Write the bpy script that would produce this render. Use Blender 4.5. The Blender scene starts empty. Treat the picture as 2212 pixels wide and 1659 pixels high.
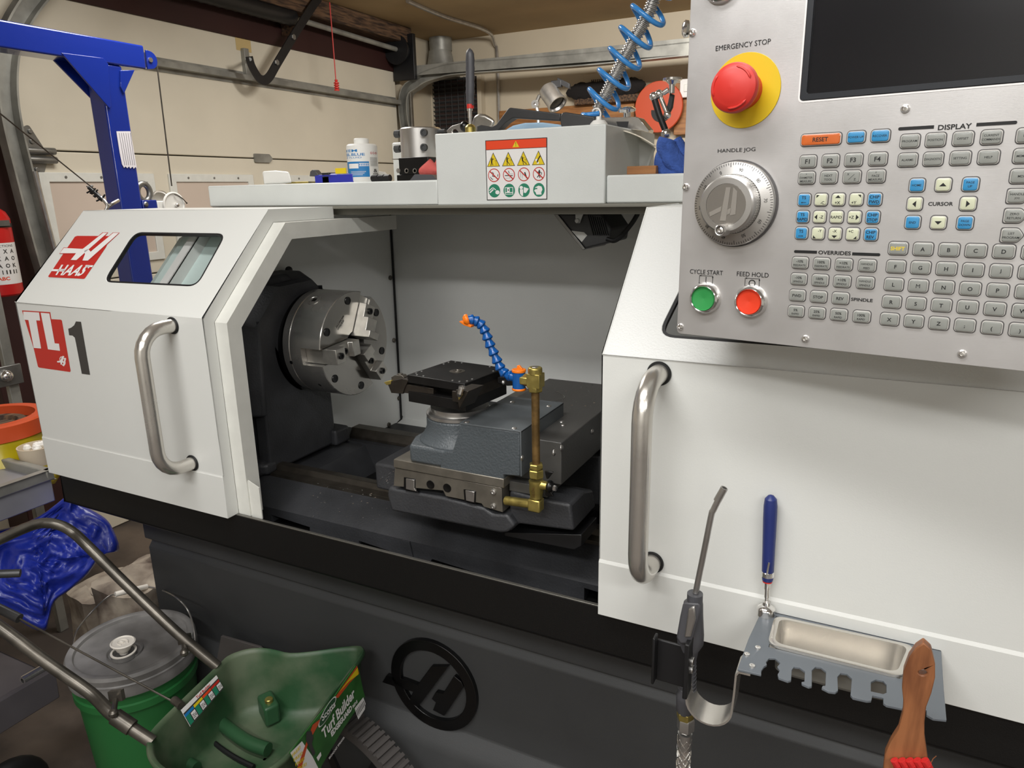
import bpy, math, random
from math import sin, cos, pi, radians as R
from mathutils import Vector as V, Matrix
from mathutils import noise
from mathutils.geometry import tessellate_polygon
random.seed(7)
SC = bpy.context.scene
COL = SC.collection
# ------------------------------------------------------------------ camera (at the world origin, 1.39 m up; X along the lathe, Y into it)
F, CX, CY, CAMZ = 1553.0, 1106.0, 829.5, 1.39
_x = V((3139, 360, -1553)).normalized()
_d = V((111, 5738, 1553)); _d = (_d - _x * _d.dot(_x)).normalized()
_z = -_d; _y = _z.cross(_x)
CAM = V((0, 0, CAMZ))
cd = bpy.data.cameras.new('camera'); cam = bpy.data.objects.new('camera', cd); COL.objects.link(cam)
cd.sensor_width = 36; cd.lens = F / 2212 * 36; cd.clip_start = 0.02; cd.clip_end = 50
_m = Matrix(((_x[0], -_x[1], -_x[2]), (_y[0], -_y[1], -_y[2]), (_z[0], -_z[1], -_z[2])))
cam.matrix_world = Matrix.Translation(CAM) @ _m.to_4x4()
SC.camera = cam
# ------------------------------------------------------------------ exposure, world, shop lights and added fill lights
SC.view_settings.view_transform = 'Standard'; SC.view_settings.look = 'None'
SC.view_settings.gamma = 1; SC.view_settings.use_curve_mapping = False
SC.view_settings.exposure = 0.26
w = bpy.data.worlds.new('world'); SC.world = w; w.use_nodes = True
w.node_tree.nodes['Background'].inputs[0].default_value = (0.9, 0.92, 1, 1)
w.node_tree.nodes['Background'].inputs[1].default_value = 0.1
def lamp(name, loc, sx, sy, power, col=(1, .97, .92), rot=(0, 0, 0)):
    l = bpy.data.lights.new(name, 'AREA'); l.shape = 'RECTANGLE'; l.size = sx; l.size_y = sy; l.energy = power; l.color = col
    o = bpy.data.objects.new(name, l); COL.objects.link(o); o.location = loc; o.rotation_euler = rot
    return o
lamp('shop_or_fill_light', (-0.45, -1.0, 2.30), 1.2, 0.2, 21, (1, .99, .97))
lamp('shop_or_fill_light', (1.2, -0.9, 2.30), 1.2, 0.3, 24, (1, .99, .97))
lamp('shop_or_fill_light', (0.2, -2.3, 2.28), 2.2, 0.8, 20, (1, .99, .97))  # added fill: broad light behind the camera to brighten the lathe interior
lamp('shop_or_fill_light', (-0.45, 0.05, 2.32), 1.2, 0.2, 15, (1, .99, .97))  # added light straight above, brightens the slanted door faces
lamp('shop_or_fill_light', (-1.75, 1.6, 2.32), 0.6, 0.6, 17, (1, .97, .92))  # added light to lift the garage door, no known lamp there
lamp('shop_or_fill_light', (-0.7, 2.3, 2.28), 1.2, 0.14, 46, (1, .97, .92), (R(48), 0, 0))  # added light tilted at the rear wall to brighten its upper part
# ------------------------------------------------------------------ geometry helpers
def at(px, py, X=None, Y=None, Z=None, d=None, pl=None):
    """the point of a real plane that shows at photo pixel px, py"""
    c = V(((px - CX) / F, (py - CY) / F, 1))
    r = V((_x.dot(c), _y.dot(c), _z.dot(c)))
    if X is not None: d = X / r[0]
    elif Y is not None: d = Y / r[1]
    elif Z is not None: d = (Z - CAMZ) / r[2]
    elif pl is not None: d = (V(pl[0]) - CAM).dot(V(pl[1])) / r.dot(V(pl[1]))
    return CAM + r * d
def zz(ox, oy, s=3.95):
    return lambda x, y: (ox + x / s, oy + y / s)
class MB:
    def __init__(s): s.v = []; s.f = []; s.m = []
    def add(s, vs, fs, mi=0):
        o = len(s.v); s.v += [V(p) for p in vs]
        for f in fs: s.f.append([i + o for i in f]); s.m.append(mi)
        return s
    def box(s, a, b, mi=0):
        x0, y0, z0 = a; x1, y1, z1 = b
        return s.add([(x0,y0,z0),(x1,y0,z0),(x1,y1,z0),(x0,y1,z0),(x0,y0,z1),(x1,y0,z1),(x1,y1,z1),(x0,y1,z1)],
                     [(0,3,2,1),(4,5,6,7),(0,1,5,4),(1,2,6,5),(2,3,7,6),(3,0,4,7)], mi)
    def obox(s, c, a, b, d, mi=0):
        c, a, b, d = V(c), V(a), V(b), V(d)
        vs = [c + i*a + j*b + k*d for k in (-1,1) for i, j in ((-1,-1),(1,-1),(1,1),(-1,1))]
        return s.add(vs, [(0,3,2,1),(4,5,6,7),(0,1,5,4),(1,2,6,5),(2,3,7,6),(3,0,4,7)], mi)
    def bar(s, p, q, w, h, up=(0,0,1), mi=0):
        p, q = V(p), V(q); a = q - p; u = V(up); sd = a.cross(u).normalized(); u = sd.cross(a).normalized()
        return s.obox((p+q)/2, a/2, sd*w/2, u*h/2, mi)
    def loft(s, rings, mi=0, caps=True, closed=True):
        n = len(rings[0]); vs = [p for r in rings for p in r]; fs = []
        for k in range(len(rings)-1):
            for i in range(n if closed else n-1):
                j = (i+1) % n; fs.append((k*n+i, k*n+j, (k+1)*n+j, (k+1)*n+i))
        if caps: fs.append(tuple(range(n))[::-1]); fs.append(tuple(range((len(rings)-1)*n, len(rings)*n)))
        return s.add(vs, fs, mi)
    def prism(s, pts, vec, mi=0):
        pts = [V(p) for p in pts]; return s.loft([pts, [p + V(vec) for p in pts]], mi)
    def plate(s, loops, o, u, v, w0, w1, mi=0):
        o, u, v = V(o), V(u), V(v); n = u.cross(v).normalized()
        flat = [p for l in loops for p in l]
        tri = tessellate_polygon([[V((p[0]*1000, p[1]*1000, 0)) for p in l] for l in loops])
        N = len(flat)
        vs = [o + u*p[0] + v*p[1] + n*w0 for p in flat] + [o + u*p[0] + v*p[1] + n*w1 for p in flat]
        fs = [tuple(t) for t in tri] + [tuple(i + N for i in t) for t in tri]
        b = 0
        for l in loops:
            k = len(l)
            for i in range(k): j = (i+1) % k; fs.append((b+i, b+j, b+j+N, b+i+N))
            b += k
        return s.add(vs, fs, mi)
    def tube(s, path, r, n=12, mi=0, closed=False, flat=1.0):
        P = [V(p) for p in path]; m = len(P); rs = r if isinstance(r, (list, tuple)) else [r]*m
        T = []
        for i in range(m):
            a = P[(i-1) % m] if (closed or i) else P[i]; b = P[(i+1) % m] if (closed or i < m-1) else P[i]
            t = b - a; T.append(t.normalized() if t.length > 1e-9 else V((0, 0, 1)))
        up = V((0,0,1)) if abs(T[0].z) < .9 else V((1,0,0))
        u = (up - T[0]*up.dot(T[0])).normalized(); rings = []
        for i in range(m):
            u = (u - T[i]*u.dot(T[i]))
            u = u.normalized() if u.length > 1e-6 else V((1,0,0)); w_ = T[i].cross(u)
            rings.append([P[i] + (u*cos(2*pi*k/n)*flat + w_*sin(2*pi*k/n))*rs[i] for k in range(n)])
        if closed: rings.append(rings[0])
        return s.loft(rings, mi, caps=not closed)
    def lathe(s, prof, c=(0,0,0), ax=(0,0,1), n=32, mi=0, a0=0, caps=False):
        c, ax = V(c), V(ax).normalized(); up = V((0,0,1)) if abs(ax.z) < .9 else V((1,0,0))
        u = (up - ax*up.dot(ax)).normalized(); w_ = ax.cross(u)
        rings = [[c + ax*h + (u*cos(a0 + 2*pi*k/n) + w_*sin(a0 + 2*pi*k/n))*max(r, 1e-5) for k in range(n)] for r, h in prof]
        return s.loft(rings, mi, caps=caps)
    def disc(s, c, ax, r, h, n=24, mi=0, b=0, a0=0):
        b = b or min(r, h)*.15
        return s.lathe([(0,0),(r,0),(r,h-b),(r-b,h),(0,h)], c, ax, n, mi, a0)
    def sph(s, c, r, n=16, mi=0, sc=(1,1,1)):
        k = n//2; vs = []; c = V(c)
        rings = [[c + V((r*sc[0]*sin(pi*j/k)*cos(2*pi*i/n), r*sc[1]*sin(pi*j/k)*sin(2*pi*i/n), r*sc[2]*cos(pi*j/k))) for i in range(n)] for j in range(k+1)]
        rings[0] = [p + V((1e-5*cos(i), 1e-5*sin(i), 0)) for i, p in enumerate(rings[0])]
        return s.loft(rings, mi, caps=False)
    def grid(s, fn, nu, nv, mi=0):
        vs = [fn(i/nu, j/nv) for j in range(nv+1) for i in range(nu+1)]
        return s.add(vs, [(j*(nu+1)+i, j*(nu+1)+i+1, (j+1)*(nu+1)+i+1, (j+1)*(nu+1)+i) for j in range(nv) for i in range(nu)], mi)
    def text(s, t, o, u, v, mi=0, fit=None, bold=0.0, bend=None):
        """flat lettering: o = lower left, u = full width vector, v = cap height vector"""
        me, (x0, x1, y0, y1) = textmesh(t, bold)
        o, u, v = V(o), V(u), V(v)
        pts = [((p.co.x - x0)/(x1-x0), (p.co.y - y0)/(y1-y0)) for p in me.vertices]
        vs = [bend(a, b) for a, b in pts] if bend else [o + u*a + v*b for a, b in pts]
        return s.add(vs, [tuple(p.vertices) for p in me.polygons], mi)
    def build(s, name, mats, parent=None, bevel=0, seg=2, sub=0, solid=0, angle=32, root=None, origin=None):
        org = V((0,0,0))
        if parent is not None:
            q = parent
            while q.parent: q = q.parent
            org = V(q['_o'])
        elif origin is not None: org = V(origin)
        else:
            n = len(s.v) or 1; c = sum(s.v, V((0,0,0)))/n; org = V((c.x, c.y, min(p.z for p in s.v)))
        me = bpy.data.meshes.new(name)
        me.from_pydata([p - org for p in s.v], [], s.f)
        for m in (mats if isinstance(mats, (list, tuple)) else [mats]): me.materials.append(M[m] if isinstance(m, str) else m)
        for p, mi in zip(me.polygons, s.m): p.material_index = mi; p.use_smooth = True
        import bmesh
        bm = bmesh.new(); bm.from_mesh(me); bmesh.ops.remove_doubles(bm, verts=bm.verts, dist=2e-6)
        bmesh.ops.dissolve_degenerate(bm, edges=bm.edges, dist=1e-7)
        bmesh.ops.recalc_face_normals(bm, faces=bm.faces); bm.to_mesh(me); bm.free()
        me.set_sharp_from_angle(angle=R(angle))
        o = bpy.data.objects.new(name, me); COL.objects.link(o)
        if parent is not None: o.parent = parent
        else: o.location = org; o['_o'] = list(org)
        if solid:
            md = o.modifiers.new('s', 'SOLIDIFY'); md.thickness = solid; md.offset = 0
        if bevel:
            md = o.modifiers.new('b', 'BEVEL'); md.width = bevel; md.segments = seg; md.limit_method = 'ANGLE'; md.angle_limit = R(30); md.harden_normals = False
        if sub:
            md = o.modifiers.new('u', 'SUBSURF'); md.levels = sub; md.render_levels = sub
        return o
_tc = {}
def textmesh(t, bold=0.0):
    if (t, bold) not in _tc:
        cu = bpy.data.curves.new('t', 'FONT'); cu.body = t; cu.offset = bold; cu.resolution_u = 3
        o = bpy.data.objects.new('t', cu); me = bpy.data.meshes.new_from_object(o)
        xs = [p.co.x for p in me.vertices]; ys = [p.co.y for p in me.vertices]
        _tc[(t, bold)] = (me, (min(xs), max(xs), min(ys), max(ys))); bpy.data.objects.remove(o)
    return _tc[(t, bold)]
def aspect(t, bold=0.0):
    _, b = textmesh(t, bold); return (b[1]-b[0])/(b[3]-b[2])
def rrect(x0, y0, x1, y1, r, n=4):
    out = []
    for cx, cy, a in ((x1-r, y0+r, -90), (x1-r, y1-r, 0), (x0+r, y1-r, 90), (x0+r, y0+r, 180)):
        for k in range(n+1): t = R(a + 90*k/n); out.append((cx + r*cos(t), cy + r*sin(t)))
    return out
def rpoly(pts, r, n=4):
    out = []; m = len(pts)
    for i in range(m):
        p = V(pts[i]); a = V(pts[i-1]) - p; b = V(pts[(i+1) % m]) - p
        q = min(r, a.length*.45, b.length*.45); a = p + a.normalized()*q; b = p + b.normalized()*q
        for k in range(n+1): t = k/n; out.append(a*(1-t)**2 + p*2*t*(1-t) + b*t*t)
    return out
def circ(cx, cy, r, n=20, ry=None, a0=0):
    return [(cx + r*cos(a0 + 2*pi*k/n), cy + (ry or r)*sin(a0 + 2*pi*k/n)) for k in range(n)]
def smooth(pts, n=6, closed=False):
    P = [V(p) for p in pts]; m = len(P); out = []
    for i in range(m if closed else m-1):
        g = lambda k: P[k % m] if closed else P[min(max(k, 0), m-1)]
        a, b, c, d = g(i-1), g(i), g(i+1), g(i+2)
        for k in range(n):
            t = k/n; out.append(.5*((2*b) + (c-a)*t + (2*a-5*b+4*c-d)*t*t + (3*b-a-3*c+d)*t**3))
    if not closed: out.append(P[-1])
    return out
def thing(name, label, cat, loc, group=None, kind=None):
    o = bpy.data.objects.new(name, None); COL.objects.link(o); o.location = loc; o['_o'] = list(V(loc)); o.empty_display_size = .02
    return tag(o, label, cat, group, kind)
def tag(o, label=None, cat=None, group=None, kind=None):
    if label: o['label'] = label
    if cat: o['category'] = cat
    if group: o['group'] = group
    if kind: o['kind'] = kind
    return o
# ------------------------------------------------------------------ materials
M = {}
def mat(name, col, rough=.5, metal=0, bump=0, bscale=200, var=0, vscale=8, coat=0, spec=.5, alpha=1, trans=0, brushed=None, col2=None, emit=0, detail=4, stretch=None, aniso=0, rvar=0):
    m = bpy.data.materials.new(name); m.use_nodes = True; N = m.node_tree.nodes; L = m.node_tree.links; b = N['Principled BSDF']
    I = b.inputs; c = tuple(((x/255)/12.92 if x/255 <= .04045 else ((x/255+.055)/1.055)**2.4) for x in col) + (1,)
    I['Base Color'].default_value = c; I['Roughness'].default_value = rough; I['Metallic'].default_value = metal
    I['Coat Weight'].default_value = coat; I['Specular IOR Level'].default_value = spec; I['Transmission Weight'].default_value = trans; I['Alpha'].default_value = alpha
    if aniso: I['Anisotropic'].default_value = aniso
    tc = N.new('ShaderNodeTexCoord'); src = tc.outputs['Object']
    if stretch:
        mp = N.new('ShaderNodeMapping'); mp.inputs['Scale'].default_value = stretch; L.new(src, mp.inputs[0]); ssrc = mp.outputs[0]
    else: ssrc = src
    if var or col2:
        n = N.new('ShaderNodeTexNoise'); n.inputs['Scale'].default_value = vscale; n.inputs['Detail'].default_value = detail; L.new(ssrc, n.inputs[0])
        rp = N.new('ShaderNodeValToRGB'); L.new(n.outputs[0], rp.inputs[0])
        if col2: d = tuple(((x/255)/12.92 if x/255 <= .04045 else ((x/255+.055)/1.055)**2.4) for x in col2) + (1,)
        else: d = tuple(x*(1-var) for x in c[:3]) + (1,)
        rp.color_ramp.elements[0].position = .38; rp.color_ramp.elements[1].position = .62
        rp.color_ramp.elements[0].color = d; rp.color_ramp.elements[1].color = c; L.new(rp.outputs[0], I['Base Color'])
    if rvar:
        n = N.new('ShaderNodeTexNoise'); n.inputs['Scale'].default_value = vscale*2; n.inputs['Detail'].default_value = 6; L.new(ssrc, n.inputs[0])
        mr = N.new('ShaderNodeMapRange'); mr.inputs['To Min'].default_value = max(rough-rvar, .02); mr.inputs['To Max'].default_value = rough+rvar
        mr.inputs['From Min'].default_value = .3; mr.inputs['From Max'].default_value = .7
        L.new(n.outputs[0], mr.inputs[0]); L.new(mr.outputs[0], I['Roughness'])
    if bump or brushed:
        n = N.new('ShaderNodeTexNoise'); n.inputs['Scale'].default_value = bscale; n.inputs['Detail'].default_value = 3
        if brushed:
            mp = N.new('ShaderNodeMapping'); mp.inputs['Scale'].default_value = brushed; L.new(src, mp.inputs[0]); L.new(mp.outputs[0], n.inputs[0])
        else: L.new(src, n.inputs[0])
        bp = N.new('ShaderNodeBump'); bp.inputs['Strength'].default_value = bump or .1; bp.inputs['Distance'].default_value = .002; L.new(n.outputs[0], bp.inputs['Height']); L.new(bp.outputs[0], I['Normal'])
    M[name] = m; return m
mat('white_paint', (218, 219, 215), .38, bump=.05, bscale=700, var=.02, vscale=3)
mat('white_frame', (220, 220, 213), .42, bump=.05, bscale=500, var=.06, vscale=30)
mat('white_textured', (220, 221, 219), .35, bump=.25, bscale=420)
mat('inner_paint_lit', (232, 233, 230), .4, bump=.12, bscale=500, var=.06, vscale=4)  # same white as the doors, lightened: fill light put into the colour
mat('tray_paint', (214, 217, 214), .4, bump=.08, bscale=600, var=.04, vscale=12)
mat('beam_paint', (120, 118, 108), .5)
mat('mint_paint', (206, 224, 220), .3)
mat('black_cast', (56, 57, 60), .5, bump=.3, bscale=300, var=.3, vscale=14)
mat('black_pan', (9, 9, 9), .45, bump=.1, bscale=600)
mat('pan_edge', (120, 118, 112), .35, metal=.6)
mat('base_gray', (66, 67, 68), .55, bump=.15, bscale=700, var=.1, vscale=6)
mat('black_gloss', (10, 10, 11), .3)
mat('black_satin', (24, 24, 26), .45, var=.2, vscale=30)
mat('black_plastic', (20, 20, 22), .5)
mat('black_oxide', (34, 33, 33), .38, metal=.5, bump=.05, bscale=900, var=.3, vscale=25)
mat('toolholder', (62, 56, 50), .42, metal=.6, var=.3, vscale=60)
mat('cast_gray', (76, 82, 86), .42, bump=.5, bscale=330, var=.06, vscale=8)
mat('cover_gray', (86, 91, 94), .45, bump=.12, bscale=500)
mat('cover_dark', (78, 77, 75), .4, bump=.1, bscale=300, var=.1, vscale=12)
mat('ground_steel', (140, 135, 125), .42, metal=.75, bump=.05, bscale=400, var=.25, vscale=30)
mat('way_steel', (98, 92, 84), .34, metal=.8, var=.3, vscale=30)
mat('chuck_steel', (196, 194, 190), .22, metal=.86, bump=.04, bscale=500, brushed=(8, 60, 60), var=.18, vscale=9, rvar=.08)
mat('chuck_face', (178, 175, 170), .2, metal=1, var=.22, vscale=12, rvar=.08)
mat('jaw_steel', (200, 197, 190), .3, metal=.86, var=.15, vscale=50)
mat('stainless', (212, 208, 201), .24, metal=.82, bump=.06, bscale=60, brushed=(30, 30, 3), rvar=.06)
mat('chrome', (232, 230, 227), .13, metal=.92)
mat('steel', (198, 196, 193), .3, metal=.9, var=.15, vscale=40)
mat('zinc', (150, 150, 148), .38, metal=.85, var=.2, vscale=30)
mat('galvanised', (156, 155, 148), .45, metal=.35, var=.35, vscale=9, bump=.1, bscale=60)
mat('old_steel', (112, 107, 99), .33, metal=.7, var=.45, vscale=18)
mat('panel_alu', (208, 206, 205), .38, metal=.72, bump=.05, bscale=40, brushed=(4, 4, 120), var=.04, vscale=9, rvar=.06)
mat('brass', (196, 178, 102), .36, metal=.85, var=.25, vscale=60, rvar=.1)
mat('old_brass', (150, 120, 74), .45, metal=.75, var=.45, vscale=70)
mat('blue_paint', (20, 44, 136), .18, coat=.5, bump=.12, bscale=60)
mat('blue_loc', (14, 80, 150), .22)
mat('orange', (238, 122, 22), .35)
mat('red_print', (190, 44, 36), .4)
mat('white_print', (232, 230, 228), .4)
mat('black_print', (18, 18, 20), .5)
mat('dark_gray_print', (62, 60, 58), .45)
mat('blue_print', (34, 120, 182), .4)
mat('yellow_print', (226, 198, 30), .45)
mat('label_red', (228, 70, 30), .45)
mat('label_green', (38, 128, 98), .45)
mat('yellow', (218, 186, 24), .45)
mat('red', (206, 50, 42), .42)
mat('garage_paint', (214, 206, 188), .5, bump=.1, bscale=90, var=.06, vscale=3)
mat('garage_pane', (202, 186, 172), .5, var=.05, vscale=3)
mat('rear_paint', (198, 186, 164), .6, var=.06, vscale=2)
mat('ceiling_board', (170, 146, 108), .8, var=.12, vscale=2.5)
mat('maroon', (50, 20, 17), .6, var=.2, vscale=3)
mat('old_wood', (104, 78, 56), .8, bump=.5, bscale=30, col2=(48, 34, 26), vscale=14, stretch=(6, .7, 6))
mat('board_wood', (166, 114, 64), .5, col2=(138, 90, 48), vscale=9, stretch=(1, 8, 8))
mat('concrete', (96, 84, 74), .8, bump=.3, bscale=80, col2=(58, 50, 45), vscale=4, detail=8)
mat('plaster', (222, 220, 214), .7)
mat('glass', (30, 36, 36), .04, alpha=.10)
mat('rubber', (16, 16, 17), .6)
mat('key_gray', (140, 142, 137), .28, coat=.4)
mat('key_blue', (52, 136, 186), .28, coat=.4)
mat('key_cream', (200, 203, 176), .28, coat=.4)
mat('key_orange', (200, 100, 44), .28, coat=.4)
mat('key_rim', (206, 203, 198), .25, coat=.5)
mat('key_line', (84, 82, 82), .5)
mat('screen', (26, 26, 29), .16, var=.15, vscale=6)
mat('screen_bezel', (34, 37, 42), .35)
mat('button_green', (54, 146, 78), .3)
mat('button_red', (224, 66, 40), .3)
mat('dial_alu', (205, 203, 200), .32, metal=.9)
mat('dial_cap', (150, 145, 138), .2, metal=.6)
mat('dial_mark', (176, 171, 164), .3, metal=.6)
mat('green_plastic', (46, 84, 54), .4, var=.12, vscale=10)
mat('hopper_green', (42, 78, 48), .5, bump=.1, bscale=200, col2=(92, 104, 82), vscale=9, detail=8)
mat('bucket_green', (40, 104, 54), .35, var=.06, vscale=5)
mat('lid_gray', (136, 134, 132), .45, col2=(96, 94, 92), vscale=9, detail=7)
mat('cap_white', (232, 226, 216), .4)
mat('tarp_blue', (28, 48, 160), .42, bump=1, bscale=48, coat=.15, var=.25, vscale=5)
mat('cloth_blue', (62, 94, 172), .95, bump=1, bscale=320, var=.3, vscale=60)
mat('rag_red', (206, 96, 90), .9, bump=.7, bscale=150)
mat('paper_bag', (184, 172, 156), .85, bump=.4, bscale=18, col2=(104, 90, 80), vscale=11, detail=7)
mat('mauve_paint', (92, 88, 92), .4, var=.2, vscale=5)
mat('wood_handle', (152, 98, 62), .45, col2=(112, 68, 42), vscale=14, stretch=(6, 6, .8))
mat('bristle', (204, 40, 40), .5)
mat('tool_blue', (38, 50, 110), .4)
mat('tool_gray', (74, 74, 78), .45)
mat('steel_gray_paint', (104, 110, 116), .42)
mat('air_blue', (62, 142, 214), .25, coat=.3)
mat('wrench_gray', (66, 66, 67), .4, metal=.3, var=.2, vscale=20)
mat('towel_blue', (160, 190, 214), .8)
mat('white_plastic', (232, 231, 226), .4)
mat('org_blue', (50, 56, 168), .3)
mat('org_lilac', (122, 120, 196), .3)
mat('ext_red', (190, 26, 26), .3)
mat('orange_lid', (200, 80, 42), .35)
mat('yellow_bag', (176, 158, 18), .35, bump=.6, bscale=20)
mat('bench_gray', (146, 146, 152), .4, metal=.3, var=.2, vscale=6)
mat('cream_bottle', (196, 182, 160), .5)
mat('mat_gray', (78, 74, 72), .6)
mat('hopper_label', (52, 104, 48), .4, var=.3, vscale=30)
mat('fur_black', (22, 18, 18), .95, bump=1, bscale=120)
mat('disc_orange', (196, 74, 36), .4)
mat('paper', (226, 222, 228), .7)
mat('tape_cream', (196, 172, 120), .6)
mat('vent_brown', (52, 36, 32), .6)
mat('magazine', (226, 218, 200), .5)
# ================================================================== THE ROOM
ST = dict(kind='structure')
def struct(name, mb, mats, **k): return tag(mb.build(name, mats, **k), kind='structure')
CEIL = 2.36
struct('floor', MB().box((-3.2, -3, -.1), (3.2, 4.6, 0)), 'concrete')
struct('ceiling', MB().box((-3.2, -3, CEIL), (3.2, 4.6, CEIL+.08)), 'ceiling_board')
struct('wall_rear', MB().box((-3.2, 4.5, 0), (3.2, 4.6, CEIL)), 'rear_paint')
struct('wall_right', MB().box((3.1, -3, 0), (3.2, 4.5, CEIL)), 'plaster')
struct('wall_front', MB().box((-3.2, -3, 0), (3.1, -2.9, CEIL)), 'plaster')
DX = -2.86
mb = MB().box((-3.2, -2.9, 0), (-3.0, 4.5, CEIL)).box((-3.0, 4.08, 0), (DX, 4.5, CEIL))
struct('wall_left', mb, 'rear_paint')
struct('trim_1', MB().box((-3.0, -2.9, 2.115), (DX+.01, 4.08, CEIL-.001)), 'maroon', bevel=.003)      # header over the garage door
struct('trim_2', MB().box((-3.0, 1.42, 0), (DX+.01, 1.62, 2.115)), 'maroon', bevel=.003)      # jamb beside it
mb = MB(); mb.box((DX+.012, 2.3, CEIL-.09), (DX+.13, 4.05, CEIL-.002)); struct('trim_3', mb, 'old_wood', bevel=.004)
# garage door (sections, window frames, hardware)
gd = thing('door_1', 'cream sectional garage door behind the blue hoist', 'garage door', (DX, 2.8, 0), kind='structure'); del gd['category']; del gd['label']
Z0 = [0, .533, 1.062, 1.565, 2.14]
for k in range(4):
    MB().box((DX-.045, 1.66, Z0[k]+.002), (DX, 4.03, Z0[k+1]-.003)).build('door_panel', 'garage_paint', gd, bevel=.004)
for y0, y1 in ((1.70, 2.19), (2.265, 2.755), (2.83, 3.32), (3.395, 3.90)):
    f = MB().plate([[(y0, 1.12), (y1, 1.12), (y1, 1.485), (y0, 1.485)][::-1], [(y0+.035, 1.155), (y0+.035, 1.45), (y1-.035, 1.45), (y1-.035, 1.155)]], (DX, 0, 0), (0, 1, 0), (0, 0, 1), 0, .012)
    fo = f.build('window_frame', 'white_frame', gd, bevel=.002)
    MB().box((DX+.001, y0+.034, 1.154), (DX+.004, y1-.034, 1.451)).build('window_pane', 'garage_pane', fo)
    s = MB()
    for q in (y0+.1, (y0+y1)/2, y1-.1): s.disc((DX+.012, q, 1.468), (1, 0, 0), .005, .003, 10)
    s.build('frame_screws', 'zinc', fo)
# strut across the top section
pr_ = [(0, -.028), (.004, -.028), (.004, -.012), (.045, -.012), (.045, .012), (.004, .012), (.004, .03), (0, .03)]
MB().prism([(DX+a, 1.68, 1.935+b) for a, b in pr_], (0, 2.34, 0)).build('strut', 'galvanised', gd)
def hinge(y, z, s=1.0):
    h = MB(); h.plate([rpoly([(-.04*s, -.1*s, 0), (.0, -.12*s, 0), (.045*s, -.02*s, 0), (.045*s, .02*s, 0), (0, .11*s, 0), (-.04*s, .09*s, 0)], .012*s)], (DX, y, z), (0, 1, 0), (0, 0, 1), .001, .004)
    for q in (-.016, .016): h.tube([(DX+.02, y-.05*s, z+q*s), (DX+.02, y+.07*s, z+q*s)], .013*s, 12)
    for a, b in ((0, -.09), (0, .085), (.0, -.05), (0, .05)): h.disc((DX+.004, y+a*s, z+b*s), (1, 0, 0), .009*s, .006, 6)
    h.build('hinge', 'zinc', gd, bevel=.001)
hinge(1.70, 1.545, 1.0)
MB().plate([rpoly([(-.05, -.02, 0), (.05, -.02, 0), (.07, 0, 0), (.05, .022, 0), (-.05, .022, 0)], .006)], (DX, 2.83, 1.565), (0, 1, 0), (0, 0, 1), .001, .012).build('hinge', 'galvanised', gd, bevel=.002)
MB().box((DX, 2.77, 1.94), (DX+.025, 2.80, 2.07)).build('opener_bracket', 'galvanised', gd, bevel=.002)
MB().box((DX+.0005, 2.745, 2.06), (DX+.0015, 2.84, 2.125)).build('tape_patch', 'tape_cream', gd)
# opener arm
arm = thing('opener_arm', 'black bent steel arm linking the garage door to the opener on the ceiling', 'garage door opener arm', (DX+.05, 2.9, 1.9))
ax = DX+.16
MB().tube([at(540, 128, X=DX+.02), at(540, 128, X=DX+.165)], .008, 10).build('pivot_pin', 'zinc', arm)
pts = [at(538, 122, X=ax), at(545, 145, X=ax), at(563, 172, X=ax), at(580, 168, X=ax), at(600, 135, X=ax), at(633, 80, X=ax), at(672, 18, X=ax), at(690, -6, X=ax)]
pp = smooth(pts, 5); m = MB()
def ribbon(m, pp, w, t, n=(1, 0, 0), mi=0):
    n = V(n); rr = []
    for i, p in enumerate(pp):
        a = pp[max(i-1, 0)]; b = pp[min(i+1, len(pp)-1)]; s = (V(b)-V(a)).cross(n).normalized(); ww = w[i]/2 if isinstance(w, list) else w/2
        rr.append([V(p)-s*ww-n*t/2, V(p)+s*ww-n*t/2, V(p)+s*ww+n*t/2, V(p)-s*ww+n*t/2])
    return m.loft(rr, mi)
ribbon(m, pp, .042, .006).build('arm_bar', 'black_satin', arm)
m = MB()
for px, py in ((633, 80), (597, 135)): m.disc(at(px, py, X=ax+.004), (1, 0, 0), .014, .008, 6)
m.build('arm_bolts', 'zinc', arm)
# pull cord
rc = thing('pull_cord', 'thin red cord with a ribbed red handle hanging from the opener', 'pull cord', (DX+.2, 3.3, 1.95))
X2 = DX+.25
MB().tube([at(712, 5, X=X2), at(719, 90, X=X2), at(726, 178, X=X2)], .003, 6).build('cord', 'red_print', rc)
m = MB(); hp = at(727, 185, X=X2)
m.lathe([(0, .03), (.009, .028), (.006, .018), (.014, .014), (.014, .010), (.006, .007), (.014, .003), (.014, -.001), (.006, -.004), (.014, -.008), (.014, -.012), (.006, -.015), (.014, -.019), (.013, -.025), (0, -.025)], hp, (0, 0, 1), 16)
m.build('cord_handle', 'red', rc)
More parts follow.
